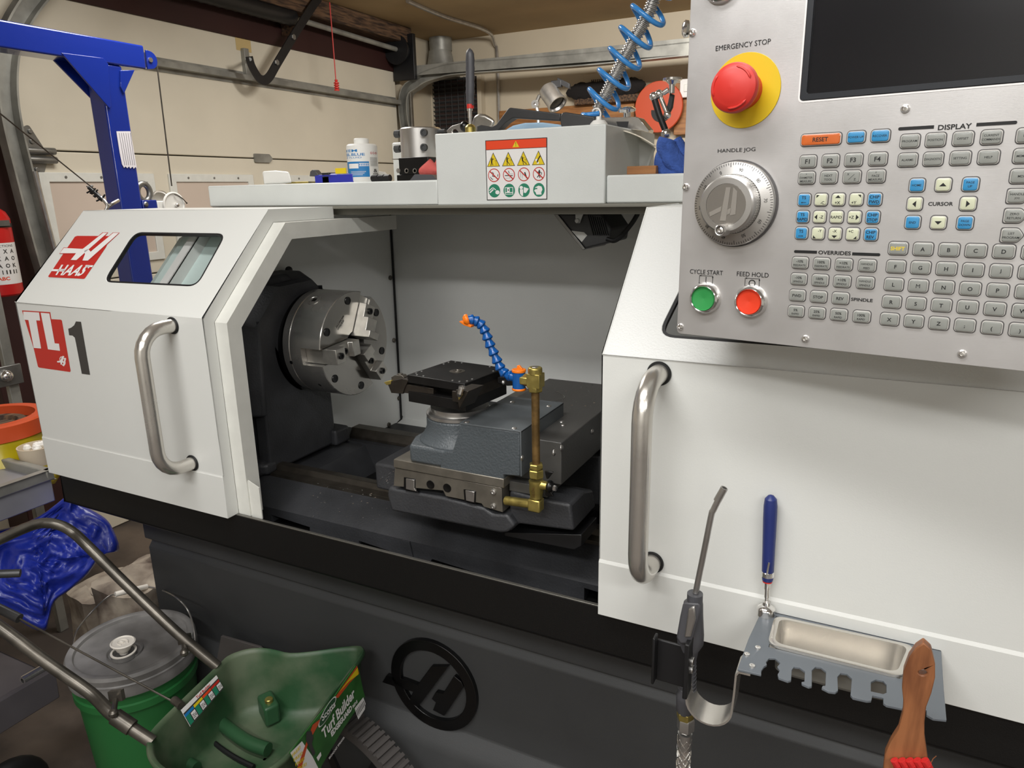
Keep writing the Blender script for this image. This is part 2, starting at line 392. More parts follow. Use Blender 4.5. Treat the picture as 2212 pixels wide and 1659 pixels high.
# torsion spring, shaft and drum over the door
ts = thing('torsion_spring', 'black torsion spring tube on a steel shaft above the garage door', 'torsion spring', (DX+.07, 2.8, 2.24))
sx = DX+.09; a = at(632, 48, X=sx)
m = MB(); L = []
for k in range(61): L.append((a.y-1.45+1.45*k/60, .042 if k % 2 else .039))
m.lathe([(0, L[0][0])] + [(r, h) for h, r in L] + [(0, L[-1][0])], (sx, 0, 2.245), (0, 1, 0), 20).build('spring_tube', 'black_satin', ts)
MB().box((DX+.012, a.y, 2.17), (sx+.01, a.y+.02, 2.33)).build('end_bracket', 'old_wood', ts)
MB().tube([(sx, a.y, 2.245), (sx, 4.02, 2.225)], .014, 12).build('shaft', 'galvanised', ts)
m = MB(); m.lathe([(0, 0), (.085, 0), (.085, .01), (.05, .02), (.045, .05), (.06, .055), (.06, .06), (0, .06)], (sx, 3.93, 2.225), (0, 1, 0), 24).build('cable_drum', 'black_satin', ts)
MB().box((DX+.012, 4.0, 2.06), (DX+.17, 4.03, 2.32)).build('bearing_plate', 'black_satin', ts, bevel=.003)
# tracks
def track(path, w, n, name, mats='galvanised', th=.05):
    pass
tr = thing('track_rail', 'galvanised overhead track curving from the far side of the garage door along the rear wall', 'door track', (DX, 4.06, 0))
ty = 4.06
prof = lambda p, s, n, w=.03, h=.028: [p - s*w - n*h, p + s*w - n*h, p + s*w + n*h, p + s*w*.8 + n*h, p + s*w*.8 - n*h*.8, p - s*w*.8 - n*h*.8, p - s*w*.8 + n*h, p - s*w + n*h]
def ctrack(par, pts, nrm, w=.03, h=.02, m='galvanised', name='rail'):
    pp = smooth(pts, 6); rr = []; nrm = V(nrm)
    for i, p in enumerate(pp):
        a = V(pp[max(i-1, 0)]); b = V(pp[min(i+1, len(pp)-1)]); s = (b-a).cross(nrm).normalized()
        rr.append(prof(V(p), s, nrm, w, h))
    return MB().loft(rr).build(name, m, par)
ctrack(tr, [(DX+.1, ty, .3), (DX+.1, ty, 1.4), at(875, 225, Y=ty), at(905, 178, Y=ty), at(950, 158, Y=ty), at(1010, 148, Y=ty), at(1250, 131, Y=ty), at(1480, 108, Y=ty), at(1750, 80, Y=ty)], (0, -1, 0), .033, .03, name='curved_rail')
MB().prism([at(857, 146, Y=ty-.03), at(857, 166, Y=ty-.03), at(1900, 85, Y=ty-.03), at(1900, 40, Y=ty-.03)], (0, .004, 0)).build('angle_iron', 'galvanised', tr)
MB().tube([(DX+.1, ty-.01, .2), (DX+.1, ty-.01, 2.0)], .012, 8).build('vertical_rail', 'old_steel', tr)
t2 = thing('track_rail', 'galvanised curved track at the near side of the garage door beside the extinguisher', 'door track', (DX, 1.66, 0))
X3 = DX+.09; pts = [at(150, 740, X=X3), at(95, 560, X=X3), at(45, 370, X=X3), at(17, 250, X=X3), at(10, 160, X=X3), at(22, 80, X=X3), at(60, 10, X=X3), at(120, -60, X=X3)]
pts = [V((p.x, p.y, p.z)) for p in pts]; pts.insert(0, V((X3, pts[0].y, .3)))
ctrack(t2, pts, (1, 0, 0), .034, .022, name='curved_rail')
MB().tube([p + V((.03, .03, 0)) for p in smooth(pts[:4], 5)], .009, 8).build('rail_edge', 'steel', t2)
# rear wall furniture
RY = 4.5
def flat(name, label, cat, quad, Y, th, m, bev=.002, grp=None):
    o = MB().prism([at(*q, Y=Y) for q in quad], (0, th, 0)).build(name, m, bevel=bev); return tag(o, label, cat, grp)
dc = thing('flue_duct', 'galvanised round flue pipe flaring out below the ceiling near the corner', 'duct', at(950, 130, Y=4.4))
c = at(952, 100, Y=4.4)
MB().lathe([(.0, .3), (.075, .3), (.075, .11), (.08, .1), (.075, .09), (.074, -.0), (0, 0)], (c.x, 4.4, c.z-.03), (0, 0, 1), 24).build('pipe_section', 'galvanised', dc)
MB().loft([[(c.x+r*cos(pi*2*k/24)*fx, 4.39+.07*sin(pi*2*k/24), c.z+h) for k in range(24)] for r, fx, h in ((.075, 1, -.03), (.09, 1.1, -.12), (.11, 1.3, -.2))]).build('duct_boot', 'galvanised', dc)
v = thing('wall_grille', 'dark brown slatted grille on the rear wall beside the curved track', 'grille', at(985, 240, Y=4.45))
a, b = at(935, 175, Y=4.46), at(1036, 300, Y=4.46); b.z = 1.55; a.z = 2.12
MB().box((a.x, 4.47, b.z), (b.x, 4.499, a.z)).build('grille_back', 'vent_brown', v)
m = MB(); k = 0; z = b.z
while z < a.z: m.obox(((a.x+b.x)/2, 4.46, z), ((b.x-a.x)/2, 0, 0), (0, .009, -.005), (0, .0012, .0018)); z += .028
m.build('slats', 'base_gray', v)
m = MB()
for q in range(1, 7): x = a.x+(b.x-a.x)*q/7; m.box((x-.002, 4.448, b.z), (x+.002, 4.452, a.z))
m.build('bars', 'base_gray', v)
MB().box((a.x-.05, 4.44, b.z), (a.x, 4.499, a.z)).box((b.x, 4.44, b.z), (b.x+.03, 4.499, a.z)).build('grille_frame', 'rear_paint', v, bevel=.003)
pts = [at(880, 2, Z=CEIL-.012), at(960, 36, Z=CEIL-.012), at(1050, 66, Z=CEIL-.02)]
e = at(1074, 95, Y=4.48); pts += [V((e.x-.01, 4.46, CEIL-.06)), V((e.x, 4.48, CEIL-.2)), V((e.x, 4.48, 1.3))]
tag(MB().tube(smooth(pts, 6), .011, 10).build('conduit', 'steel'), 'thin steel conduit running across the ceiling and down the rear wall', 'conduit')
for px in (892, 917): 
    p = at(px, 120, Y=4.47); tag(MB().tube([(p.x, 4.47, .5), (p.x, 4.47, CEIL)], .02 if px == 892 else .015, 10).build('water_pipe', 'rear_paint' if px == 917 else 'tape_cream'), ('wider' if px == 892 else 'thinner')+' pipe rising in the rear corner left of the flue', 'pipe')
a, b = at(1080, 232, Y=4.48), at(1372, 212, Y=4.48)
tag(MB().box((a.x, 4.465, 1.72), (b.x, 4.499, 1.89)).build('wall_board', 'board_wood', bevel=.003), 'long brown wooden board on the rear wall below the black brush', 'board')
a = at(1459, 180, Y=4.44); b = at(1485, 290, Y=4.44)
tag(MB().box((a.x, 4.44, b.z), (b.x+.4, 4.499, a.z)).build('wall_board', 'board_wood', bevel=.003), 'light orange wooden board on the rear wall right of the orange disc', 'board')
a = at(1471, 172, Y=4.42); sw = thing('light_switch', 'white switch box at the top of the light wooden board', 'switch', (a.x, 4.43, a.z-.06))
MB().box((a.x, 4.40, a.z-.1), (a.x+.09, 4.44, a.z)).build('switch_plate', 'white_print', sw, bevel=.004); MB().box((a.x+.025, 4.393, a.z-.07), (a.x+.06, 4.402, a.z-.03)).build('rocker', 'white_plastic', sw, bevel=.002)
# long black brush head
a, b = at(1222, 192, Y=4.42), at(1396, 180, Y=4.42); random.seed(3)
br = thing('push_broom', 'black bristled broom head hung on the rear wall above the board', 'broom', ((a.x+b.x)/2, 4.42, a.z))
m = MB(); n = 40; rings = []
for k in range(n+1):
    t = k/n; x = a.x+(b.x-a.x)*t; e = (min(t, 1-t)*6)**.5 if min(t, 1-t) < .166 else 1
    rings.append([(x, 4.42+.03*cos(q*pi/5)*e, a.z-.025+(.05+random.uniform(-.006, .006))*sin(q*pi/5)*e + .012*t) for q in range(10)])
m.loft(rings).build('bristles', 'fur_black', br)
MB().box((a.x+.06, 4.41, a.z-.1), (b.x-.02, 4.46, a.z-.06)).build('broom_block', 'old_wood', br, bevel=.004)
tag(MB().lathe([(0, 0), (.004, 0), (.004, .02), (0, .02)], (0, 0, 0)).build('wall_hook', 'steel', br), None)
# orange disc
c = at(1420, 232, Y=4.36); od = thing('reel_disc', 'round orange disc with a dark curved slot hung on the rear wall', 'disc', (c.x, 4.38, c.z-.14))
MB().disc((c.x, 4.40, c.z+.005), (0, -1, 0), .142, .02, 48).build('disc_plate', 'disc_orange', od)
m = MB(); arc = [(c.x+.02+.045*cos(R(t)), 4.377, c.z-.02+.045*sin(R(t))) for t in range(170, 330, 10)]
ribbon(m, arc, .032, .004, (0, 1, 0)).build('slot', 'black_plastic', od)
# wall vent
a, b = at(1262, 161, Y=4.49), at(1352, 185, Y=4.49)
wv = thing('wall_vent', 'small cream wall vent with upright slots behind the blue coil hose', 'vent', ((a.x+b.x)/2, 4.49, b.z))
MB().box((a.x, 4.485, b.z-.04), (b.x, 4.499, a.z)).build('vent_plate', 'rear_paint', wv, bevel=.003)
m = MB(); 
for k in range(16): x = a.x+.05+k*.012; m.box((x, 4.4825, b.z-.03), (x+.005, 4.486, a.z-.035))
m.build('slots', 'vent_brown', wv)
# spot lamp near the rear wall
c = at(1190, 205, Y=3.2); sl = thing('spot_lamp', 'small round chrome spot lamp on a bracket above the machine', 'lamp', c)
axv = (at(1204, 226, Y=3.17) - at(1172, 180, Y=3.2)).normalized(); c0 = c - axv*.055
MB().lathe([(0, -.05), (.02, -.05), (.04, -.035), (.043, -.02), (.043, .05), (.047, .052), (.047, .062), (.04, .06), (.03, .03), (0, .02)], c, axv, 28).build('lamp_head', 'steel', sl)
MB().lathe([(0, .04), (.03, .042), (.036, .05), (0, .052)], c, axv, 24).build('lens', 'screen', sl)
k = at(1157, 225, Y=3.2); MB().lathe([(.006, -.01), (.018, -.01), (.018, .01), (.006, .01), (.006, -.01)], k, (0, 1, 0), 20).build('pivot', 'steel', sl)
MB().tube([k, at(1166, 205, Y=3.2)], .009, 8).tube([k, at(1163, 245, Y=3.2), at(1163, 330, Y=3.2)], .009, 8).build('bracket', 'steel', sl)
m = MB(); m.box((c.x-.0, c.y, c.z+.03), (c.x+.05, c.y+.02, c.z+.06)); m.obox(c+V((.06, .01, .045)), (.03, 0, -.015), (0, .008, 0), (0, 0, .012)); m.build('clamp', 'black_plastic', sl, bevel=.002)
# ================================================================== THE LATHE
LA = thing('lathe', 'large white and black metal lathe with sliding doors and a headstock chuck', 'lathe', (-.3, 1.1, 0))
FY = .765
SN = (0, -1, 1)
SL = lambda px, py: at(px, py, pl=((0, FY, 1.205), SN))
FR = lambda px, py: at(px, py, Y=FY)
def prof_off(d, yb=1.25, z0=.867): return [(FY+d, z0), (FY+d, 1.205-.414*d), (.925+.414*d, 1.365-d), (yb, 1.365-d)]
def decal(m, pts, fn, nrm, off=.0004, mi=0):
    n = V(nrm).normalized(); P = [fn(*p) + n*off for p in pts]
    return m.add(P, [tuple(range(len(P)))], mi)
zg = FR(95, 945).z
# --- base and chip pan
m = MB(); by = .96
zb1 = at(980, 1337, Y=by).z; zb2 = at(980, 1362, Y=by).z; zb3 = at(980, 1380, Y=by).z; zl = at(1000, 1590, Y=by).z
pf = [(by+.0, .02), (by-.03, .05), (by-.03, zl-.03), (by-.022, zl-.012), (by, zl+.012), (by, zb3), (by+.010, zb3+.012), (by+.010, zb2), (by-.006, zb2+.008), (by-.006, .783), (1.5, .783), (1.5, .02)]
m.prism([(-1.45, y, z) for y, z in pf], (2.6, 0, 0)).build('base', 'base_gray', LA, bevel=.004, seg=3)
m = MB(); m.prism([(-1.42, y, z) for y, z in [(.78, .867), (.78, .80), (.80, .783), (1.52, .783), (1.52, .80), (.785, .81), (.785, .867)]], (2.5, 0, 0))
m.box((-1.42, .78, .80), (-1.416, 1.5, .90))
m.build('chip_pan', 'black_pan', LA, bevel=.0015)
MB().box((-.93, .7795, .8665), (.8, .7850, .8683)).build('pan_lip', 'pan_edge', LA, bevel=.0008)
# cast emblem on the base
ey = by-.0; P6 = zz(700, 1239)
ef = lambda zx, zy, dy=0: at(*P6(zx, zy), Y=ey-dy)
c = ef(955, 935); a = ef(590, 800); b = ef(1325, 1060); t = ef(860, 545); q = ef(1090, 1335)
cx, cz = (a.x+b.x)/2, (t.z+q.z)/2; ro = (b.x-a.x+t.z-q.z)/4
em = MB()
N = 48; o2 = [(cx+ro*cos(2*pi*k/N), cz+ro*sin(2*pi*k/N)) for k in range(N)]; i2 = [(cx+(ro-.0215)*cos(2*pi*k/N), cz+(ro-.0215)*sin(2*pi*k/N)) for k in range(N)][::-1]
em.plate([o2, i2], (0, ey, 0), (1, 0, 0), (0, 0, 1), -.001, .009)
for poly in ([(555, 845), (700, 880), (820, 925), (935, 770), (1080, 770), (820, 1115), (745, 1075), (780, 985), (640, 945), (520, 905)],
             [(1130, 850), (1190, 900), (1210, 940), (1045, 1190), (950, 1140), (975, 1075), (940, 1045), (975, 985), (1035, 1000)]):
    em.prism([ef(*p) for p in poly], (0, -.009, 0))
tag(em.build('cast_emblem', 'black_gloss', LA, bevel=.002), 'black round cast emblem')
# --- bed
bx0, bx1 = -1.13, .9
slots = []
for p, q, zt in (((586, 1112), (664, 1142), None), ((775, 1168), (850, 1200), None), ((1262, 1270), (1400, 1300), None)):
    A = at(*p, Y=.872); B = at(*q, Y=.872); slots.append([(A.x, .775), (B.x, .775), (B.x+.006, A.z-.006), (A.x, A.z)])
slots += [[(-.62, .775), (-.33, .775), (-.35, .80), (-.60, .815)]]
bd = MB().plate([[(bx0, .76), (bx1, .76), (bx1, .838), (bx0, .838)]] + slots, (0, .872, 0), (1, 0, 0), (0, 0, 1), -.02, 0)
bd.prism([(bx0, y, z) for y, z in [(.872, .838), (.925, .868), (.99, .868), (.99, .76), (.96, .76), (.96, .83)]], (bx1-bx0, 0, 0))
bd.box((bx0, 1.16, .76), (bx1, 1.235, .866)); bd.box((bx0, .98, .76), (-.955, 1.17, .862))
bd.prism([(-.955, .985, .862), (-.955, 1.165, .862), (-.92, 1.165, .78), (-.92, .985, .78)], (0, 0, -.001))
bd.box((-.55, .98, .76), (-.40, 1.17, .85)); bd.box((-.1, .98, .76), (.05, 1.17, .85))
bd.prism([(-.70, .874, .76), (-.655, .874, .838), (-.64, .874, .838), (-.625, .874, .76)], (0, -.006, 0))
bd.build('bed', 'black_cast', LA, bevel=.003)
wf = lambda y: [(y-.022, .866), (y-.022, .874), (y-.008, .876), (y-.003, .886), (y+.012, .886), (y+.017, .876), (y+.02, .866)]
MB().prism([(-1.005, y, z) for y, z in wf(.955)], (bx1+1.005, 0, 0)).build('bed_way', 'way_steel', LA, bevel=.0008)
MB().prism([(-1.01, y, z) for y, z in [(1.175, .866), (1.175, .872), (1.185, .888), (1.21, .888), (1.222, .88), (1.222, .866)]], (bx1+1.01, 0, 0)).build('bed_way', 'way_steel', LA, bevel=.0008)
# --- enclosure: side wall, back wall, sloped chip sheets
WX, WY = -1.10, 1.495
po = prof_off(.028)
side = [(y, z) for y, z in po[:3]] + [(WY, 1.345), (WY, .80), (FY+.06, .80)]
sd = MB().prism([(WX, y, z) for y, z in side], (-.003, 0, 0))
sd.prism([(WX, po[0][0], po[0][1]), (WX, po[1][0], po[1][1]), (WX-.022, po[1][0], po[1][1]), (WX-.022, po[0][0], po[0][1])], (0, .002, 0))
sd.prism([(WX, po[1][0], po[1][1]), (WX, po[2][0], po[2][1]), (WX-.022, po[2][0], po[2][1]), (WX-.022, po[1][0], po[1][1])], (0, .002, -.001))
sd.build('side_sheet', 'inner_paint_lit', LA)
bw = MB().box((WX-.003, WY, .785), (.9, WY+.004, 1.362)); bw.build('back_sheet', 'inner_paint_lit', LA)
MB().prism([(WX, WY, .806), (WX, 1.24, .76), (.9, 1.24, .76), (.9, WY, .806)], (0, 0, -.002)).build('chip_slope', 'inner_paint_lit', LA)
s = MB()
for px, py in ((842, 600), (850, 735), (861, 860), (839, 917)): s.disc(at(px, py, X=WX), (1, 0, 0), .006, .004, 8)
for px, py in ((868, 900),): s.disc(at(px, py, Y=WY), (0, -1, 0), .004, .003, 8)
s.build('sheet_screws', 'old_steel', LA)
MB().sph(at(624, 583, X=WX+.012), .0075).tube([at(624, 583, X=WX+.012), at(622, 592, X=WX+.012)], .004, 8).build('grease_fitting', 'black_plastic', LA)
MB().tube([at(843, 462, X=WX+.003), at(867, 905, X=WX+.003)], .003, 6).tube([at(867, 905, X=WX+.003), at(833, 940, X=WX+.003)], .002, 6).build('corner_seal', 'black_plastic', LA)
p = at(598, 482, X=WX+.004); q = at(690, 494, X=WX+.004); MB().box((WX, p.y, q.z), (WX+.003, q.y, 1.345)).build('access_plate', 'inner_paint_lit', LA, bevel=.0015)
mp = ((0, FY+.035, 1.17), SN); E1, E2 = at(391, 519, pl=mp), at(325, 622, pl=mp); up1 = V((0, 1, 1)).normalized()*.012; bk = V((0, .014, -.014))
E0 = E2+V((0, -.05, -.05))
ms = MB().prism([E1+up1, V((-1.02, E1.y, E1.z))+up1, V((-1.02, E0.y, E0.z)), E0], V((0, .0015, -.0015)))
ms.prism([E1+up1, E0, E0+V((-.022, .006, -.006)), E1+up1+V((-.022, .006, -.006))], V((0, .0015, -.0015)))
ms.prism([E1+up1+V((-.022, .006, -.006)), V((-1.02, E1.y, E1.z))+up1, V((-1.02, E1.y, E1.z))+up1+V((0, .05, 0)), E1+up1+V((-.022, .056, -.006))], V((0, 0, -.0015)))
ms.build('inner_cover', 'mint_paint', LA)
# --- tray on top
TY = 1.10; tl = at(453, 443, Y=TY).x
t = MB().box((tl, TY, 1.366), (-.703, 1.47, 1.4085)).box((-.394, TY, 1.366), (.8, 1.47, 1.4085)); t.box((-.703, TY+.01, 1.366), (-.394, 1.47, 1.40))
tr_ = t.build('top_tray', 'tray_paint', LA, bevel=.003)
MB().box((-.7025, TY-.004, 1.3655), (-.3945, 1.36, 1.4835)).build('light_housing', 'tray_paint', LA, bevel=.002)
MB().box((-.99, TY+.012, 1.349), (.8, TY+.05, 1.366)).box((-1.25, 1.088, 1.3606), (.8, WY, 1.366)).build('tray_beam_light_stop', 'beam_paint', LA, bevel=.001)  # second, thin plate stretched left out of sight to block a light leak
# warning label on the housing
P7 = zz(1040, 285, 10.7); wy = TY-.0045
lf = lambda x, y: at(*P7(x, y), Y=wy)
LN = (0, -1, 0); wl = MB(); O = .0002
quad = lambda x0, y0, x1, y1: [(x0, y0), (x1, y0), (x1, y1), (x0, y1)]
def lab(u, v): # unit label space -> zoom pixels (bilinear over its corners)
    a = (88+(1520-88)*u, 200+(125-200)*u); b = (128+(1520-128)*u, 1580+(1560-1580)*u)
    return (a[0]+(b[0]-a[0])*v, a[1]+(b[1]-a[1])*v)
ld = lambda pts, o, mi: decal(wl, [lab(*p) for p in pts], lf, LN, O*o, mi)
ld(quad(0, 0, 1, 1), 1, 1); ld(quad(.012, .012, .988, .988), 2, 0); ld(quad(.012, .012, .988, .155), 3, 2); ld(quad(.012, .155, .988, .162), 3, 1)
ld([(.495, .03), (.55, .135), (.44, .135)], 4, 3); ld([(.49, .055), (.50, .055), (.497, .10), (.493, .10)], 5, 1); ld(circ(.495, .115, .006, 8), 5, 1)
LC = [.125, .37, .615, .86]
def stroke(pts, w, o, mi):
    for a, b in zip(pts, pts[1:]):
        dx, dy = b[0]-a[0], b[1]-a[1]; l = math.hypot(dx, dy) or 1; nx, ny = -dy/l*w/2, dx/l*w/2
        ld([(a[0]+nx, a[1]+ny), (b[0]+nx, b[1]+ny), (b[0]-nx, b[1]-ny), (a[0]-nx, a[1]-ny)], o, mi)
for i, x in enumerate(LC):
    ld([(x, .205), (x+.105, .44), (x-.105, .44)], 3, 1); ld([(x, .225), (x+.092, .432), (x-.092, .432)], 4, 3)
    if i < 3:
        ld(circ(x-.02, .30, .010, 8), 5, 1); stroke([(x-.022, .31), (x-.028+.01*i, .37)], .02, 5, 1)
        stroke([(x-.028+.01*i, .365), (x-.04+.02*i, .425)], .010, 5, 1); stroke([(x-.025+.01*i, .365), (x-.005+.03*i, .42)], .010, 5, 1); stroke([(x-.02, .325), (x+.015, .31)], .008, 5, 1)
        stroke([(x+.02, .345), (x+.05, .34)], .004, 5, 1); stroke([(x+.045, .33), (x+.045, .42)], .003, 5, 1)
    else:
        stroke([(x+.03, .29), (x-.01, .36), (x-.02, .40)], .018, 5, 1); ld(circ(x-.028, .36, .022, 14), 5, 0); ld(circ(x-.008, .405, .018, 14), 5, 0)
    r = .098
    ld(circ(x+.005, .585, r, 28, r*1.15), 3, 5); ld(circ(x+.005, .585, r*.87, 28, r), 4, 0)
    if i == 3:
        ld(circ(x+.015, .53, .012, 8), 5, 1); stroke([(x+.015, .54), (x+.01, .60)], .028, 5, 1); stroke([(x+.01, .60), (x-.02, .64)], .013, 5, 1); stroke([(x+.01, .60), (x+.025, .65)], .013, 5, 1); stroke([(x+.02, .55), (x+.055, .57), (x+.045, .60)], .01, 5, 1); stroke([(x+.01, .55), (x-.03, .555)], .01, 5, 1)
    elif i == 2: stroke([(x+.02, .55), (x+.035, .60), (x+.055, .65)], .02, 5, 1); stroke([(x+.03, .60), (x+.0, .59)], .012, 5, 1); stroke([(x-.05, .55), (x-.05, .64)], .004, 5, 1); stroke([(x-.02, .56), (x-.02, .65)], .004, 5, 1)
    elif i == 1: stroke([(x, .52), (x+.01, .56)], .01, 5, 1); stroke([(x+.01, .57), (x+.08, .57)], .003, 5, 1); stroke([(x-.06, .595), (x+.07, .60)], .014, 5, 6); stroke([(x-.06, .64), (x+.02, .64), (x+.02, .6)], .003, 5, 1)
    else: stroke([(x-.02, .53), (x+.0, .56), (x-.02, .60), (x+.02, .61)], .01, 5, 1); stroke([(x-.05, .61), (x-.04, .64), (x-.01, .655)], .010, 5, 1); stroke([(x+.07, .57), (x+.065, .61)], .01, 5, 1)
    stroke([(x-.062, .515), (x+.072, .655)], .018, 6, 5)
    ld(circ(x+.005, .843, .095, 28, .112), 3, 4)
    if i == 0: stroke([(x-.08, .84), (x-.02, .79), (x+.03, .83)], .014, 4, 0); stroke([(x-.07, .875), (x-.01, .82)], .02, 4, 0); ld(circ(x+.055, .87, .035, 12), 4, 0)
    elif i == 1: ld(quad(x-.065, .79, x+.07, .91), 4, 0); ld(quad(x-.055, .80, x+.06, .87), 5, 4); ld(quad(x-.03, .80, x+.015, .885), 6, 0); ld(quad(x-.013, .82, x, .85), 7, 1); ld(quad(x-.055, .885, x+.06, .90), 5, 4)
    elif i == 2: ld(circ(x-.04, .80, .028, 12), 4, 0); ld([(x-.065, .83), (x-.01, .83), (x-.012, .94), (x-.04, .93), (x-.06, .90)], 4, 0); ld([(x+.0, .79), (x+.025, .80), (x+.085, .82), (x+.035, .89), (x-.0, .885)], 4, 0)
    else: ld([(x-.055, .80), (x, .775), (x+.05, .79), (x+.065, .84), (x+.045, .88), (x+.05, .92), (x-.035, .92), (x-.05, .88), (x-.075, .855), (x-.05, .83)], 4, 0); ld(quad(x-.05, .81, x-.02, .83), 5, 4)
tag(wl.build('warning_label', ['white_print', 'black_print', 'label_red', 'yellow_print', 'label_green', 'red_print', 'dark_gray_print'], LA), 'pictogram warning label with a red band')
# --- work lamp under the tray
wlx = 1.20; K = lambda x, y, Y=wlx: at(1180+x/7.37, 440+y/7.37, Y=Y)
lp = MB().prism([K(110, 165), K(185, 165), K(620, 720), K(580, 745)], (0, .11, 0)).build('work_lamp', 'zinc', LA, bevel=.001)
MB().prism([K(190, 165), K(620, 715), K(1000, 620), K(1040, 400), K(880, 165)], (0, .10, 0)).build('lamp_body', 'base_gray', lp, bevel=.003)
MB().prism([K(400, 430, wlx-.001), K(600, 455, wlx-.001), K(650, 505, wlx-.001), K(565, 610, wlx-.001)], (0, .003, 0)).build('lamp_plate', 'white_paint', lp)
f = MB()
for k in range(8): f.prism([K(650+k*35, 180+k*8, wlx-.004), K(662+k*35, 180+k*8, wlx-.004), K(752+k*33, 500, wlx-.004), K(740+k*33, 505, wlx-.004)], (0, .09, 0))
f.build('cooling_fins', 'black_satin', lp)
MB().prism([K(460, 150, wlx-.008), K(590, 150, wlx-.008), K(530, 310, wlx-.008), K(470, 310, wlx-.008)], (0, .003, 0)).disc(K(500, 270, wlx-.008), (0, -1, 0), .004, .004, 12).build('lamp_bracket', 'tray_paint', lp, bevel=.001)
MB().tube(smooth([K(960, 560), K(1080, 590), K(1200, 510), K(1350, 330), K(1440, 190), K(1480, 100)], 6), .004, 8).build('lamp_cable', 'rubber', lp)
p, q = K(1245, 150, WY), K(1600, 560, WY); MB().box((p.x, WY-.012, q.z), (q.x+.05, WY+.001, 1.36)).build('cable_duct', 'inner_paint_lit', LA, bevel=.001)
# --- doors
def door(x0, x1, win, pane_name, flange_x, right):
    d = MB(); sm = 1 if right else 0
    d.box((x0, FY, zg+.004), (x1, FY+.003, 1.205)); d.box((x0, FY-.002, .867), (x1, FY+.003, zg))
    d.prism([(x0, y, z) for y, z in [(FY-.002, zg), (FY, zg+.004), (FY+.003, zg+.004), (FY+.003, zg)]], (x1-x0, 0, 0))
    u, v = V((1, 0, 0)), V((0, 1, 1)).normalized(); o = V((0, FY, 1.205)); L = V((0, .925-FY, .16)).length
    d.plate([[(x0, 0), (x1, 0), (x1, L), (x0, L)], win], o, u, v, -.003, 0, sm)
    d.prism([(x0, y, z) for y, z in [(.925, 1.365), (1.09, 1.365), (1.09, 1.3625), (.925, 1.3625)]], (x1-x0, 0, 0))
    a, b = prof_off(0), prof_off(.022)
    for X in (x0, x1-.002):
        for i in range(3):
            pts = [a[i], a[i+1], b[i+1], b[i]]
            if i == 2: pts = [a[2], (1.09, 1.365), (1.09, 1.343), b[2]]
            d.prism([(X, y, z) for y, z in pts], (.002, 0, 0))
    d.box((x0, FY-.001, .867), (x1, FY+.02, .869))
    return d
u, v = V((1, 0, 0)), V((0, 1, 1)).normalized(); o_ = V((0, FY, 1.205))
s2 = lambda p: ((p-o_).dot(u), (p-o_).dot(v))
wp = [s2(SL(*p)) for p in ((222, 609), (425, 619), (489, 504), (290, 501))]
wp = [(p.x, p.y) for p in rpoly([V((a, b, 0)) for a, b in wp], .022, 6)]
def ringp(m, pts, inset, o, w0, w1):
    c = V((sum(p[0] for p in pts)/len(pts), sum(p[1] for p in pts)/len(pts)))
    ins = []
    n = len(pts)
    for i in range(n):
        a, b = V(pts[i-1]), V(pts[(i+1) % n]); t = (b-a).normalized(); nn = V((-t.y, t.x)); 
        if nn.dot(c-V(pts[i])) < 0: nn = -nn
        ins.append(tuple(V(pts[i])+nn*inset))
    return m.plate([pts, ins[::-1]], o, u, v, w0, w1), ins
ld_ = door(-1.4245, -.931, wp, '', 0, False).build('sliding_door', 'white_paint', LA, bevel=.0016)
tag(ld_, 'left sliding door with a window and red emblems')
g, ins = ringp(MB(), wp, .0035, o_, -.006, -.0005); g.build('window_gasket', 'black_plastic', ld_)
MB().plate([wp], o_, u, v, -.007, -.0055).build('window_pane', 'glass', ld_)
rw = [s2(SL(*p)) for p in ((1428, 690), (1462, 568))]
rx = rw[0][0]; rwin = [(p.x, p.y) for p in rpoly([V((rw[0][0], .03, 0)), V((.52, .03, 0)), V((.47, .17, 0)), V((rw[1][0]+.025, .17, 0))], .022, 6)]
rd = door(-.276, .75, rwin, '', 0, True).build('sliding_door', ['white_paint', 'white_textured'], LA, bevel=.0022)
tag(rd, 'right sliding door behind the control panel')
g, _q = ringp(MB(), rwin, .0035, o_, -.006, -.0005); g.build('window_gasket', 'black_plastic', rd)
MB().plate([rwin], o_, u, v, -.007, -.0055).build('window_pane', 'glass', rd)
# --- handles
def handle(par, top, bot, out=.062, r=.011, bow=.03):
    x = (top.x+bot.x)/2; pts = []
    zt, zb = top.z, bot.z; rr = .04
    path = [V((x, FY, zt)), V((x, FY-out+rr, zt))] + [V((x, FY-out+rr-rr*sin(R(a)), zt-rr+rr*cos(R(a)))) for a in range(15, 91, 15)]
    path += [V((x, FY-out, zt-(zt-zb)*k/6)) for k in range(2, 5)]
    path += [V((x, FY-out+rr-rr*cos(R(a)), zb+rr-rr*sin(R(a)))) for a in range(0, 90, 15)] + [V((x, FY-out+rr, zb)), V((x, FY, zb))]
    h = MB().tube(path, r, 24).build('handle', 'stainless', par)
    for z in (zt, zb):
        MB().lathe([(.010, 0), (.0132, 0), (.0140, .0016), (.0132, .0032), (.010, .0032)], (x, FY, z), (0, -1, 0), 28).build('handle_grommet', 'rubber', h)
handle(ld_, FR(376, 703), FR(415, 999)); handle(rd, FR(1422, 806), FR(1412, 1214), out=.062)
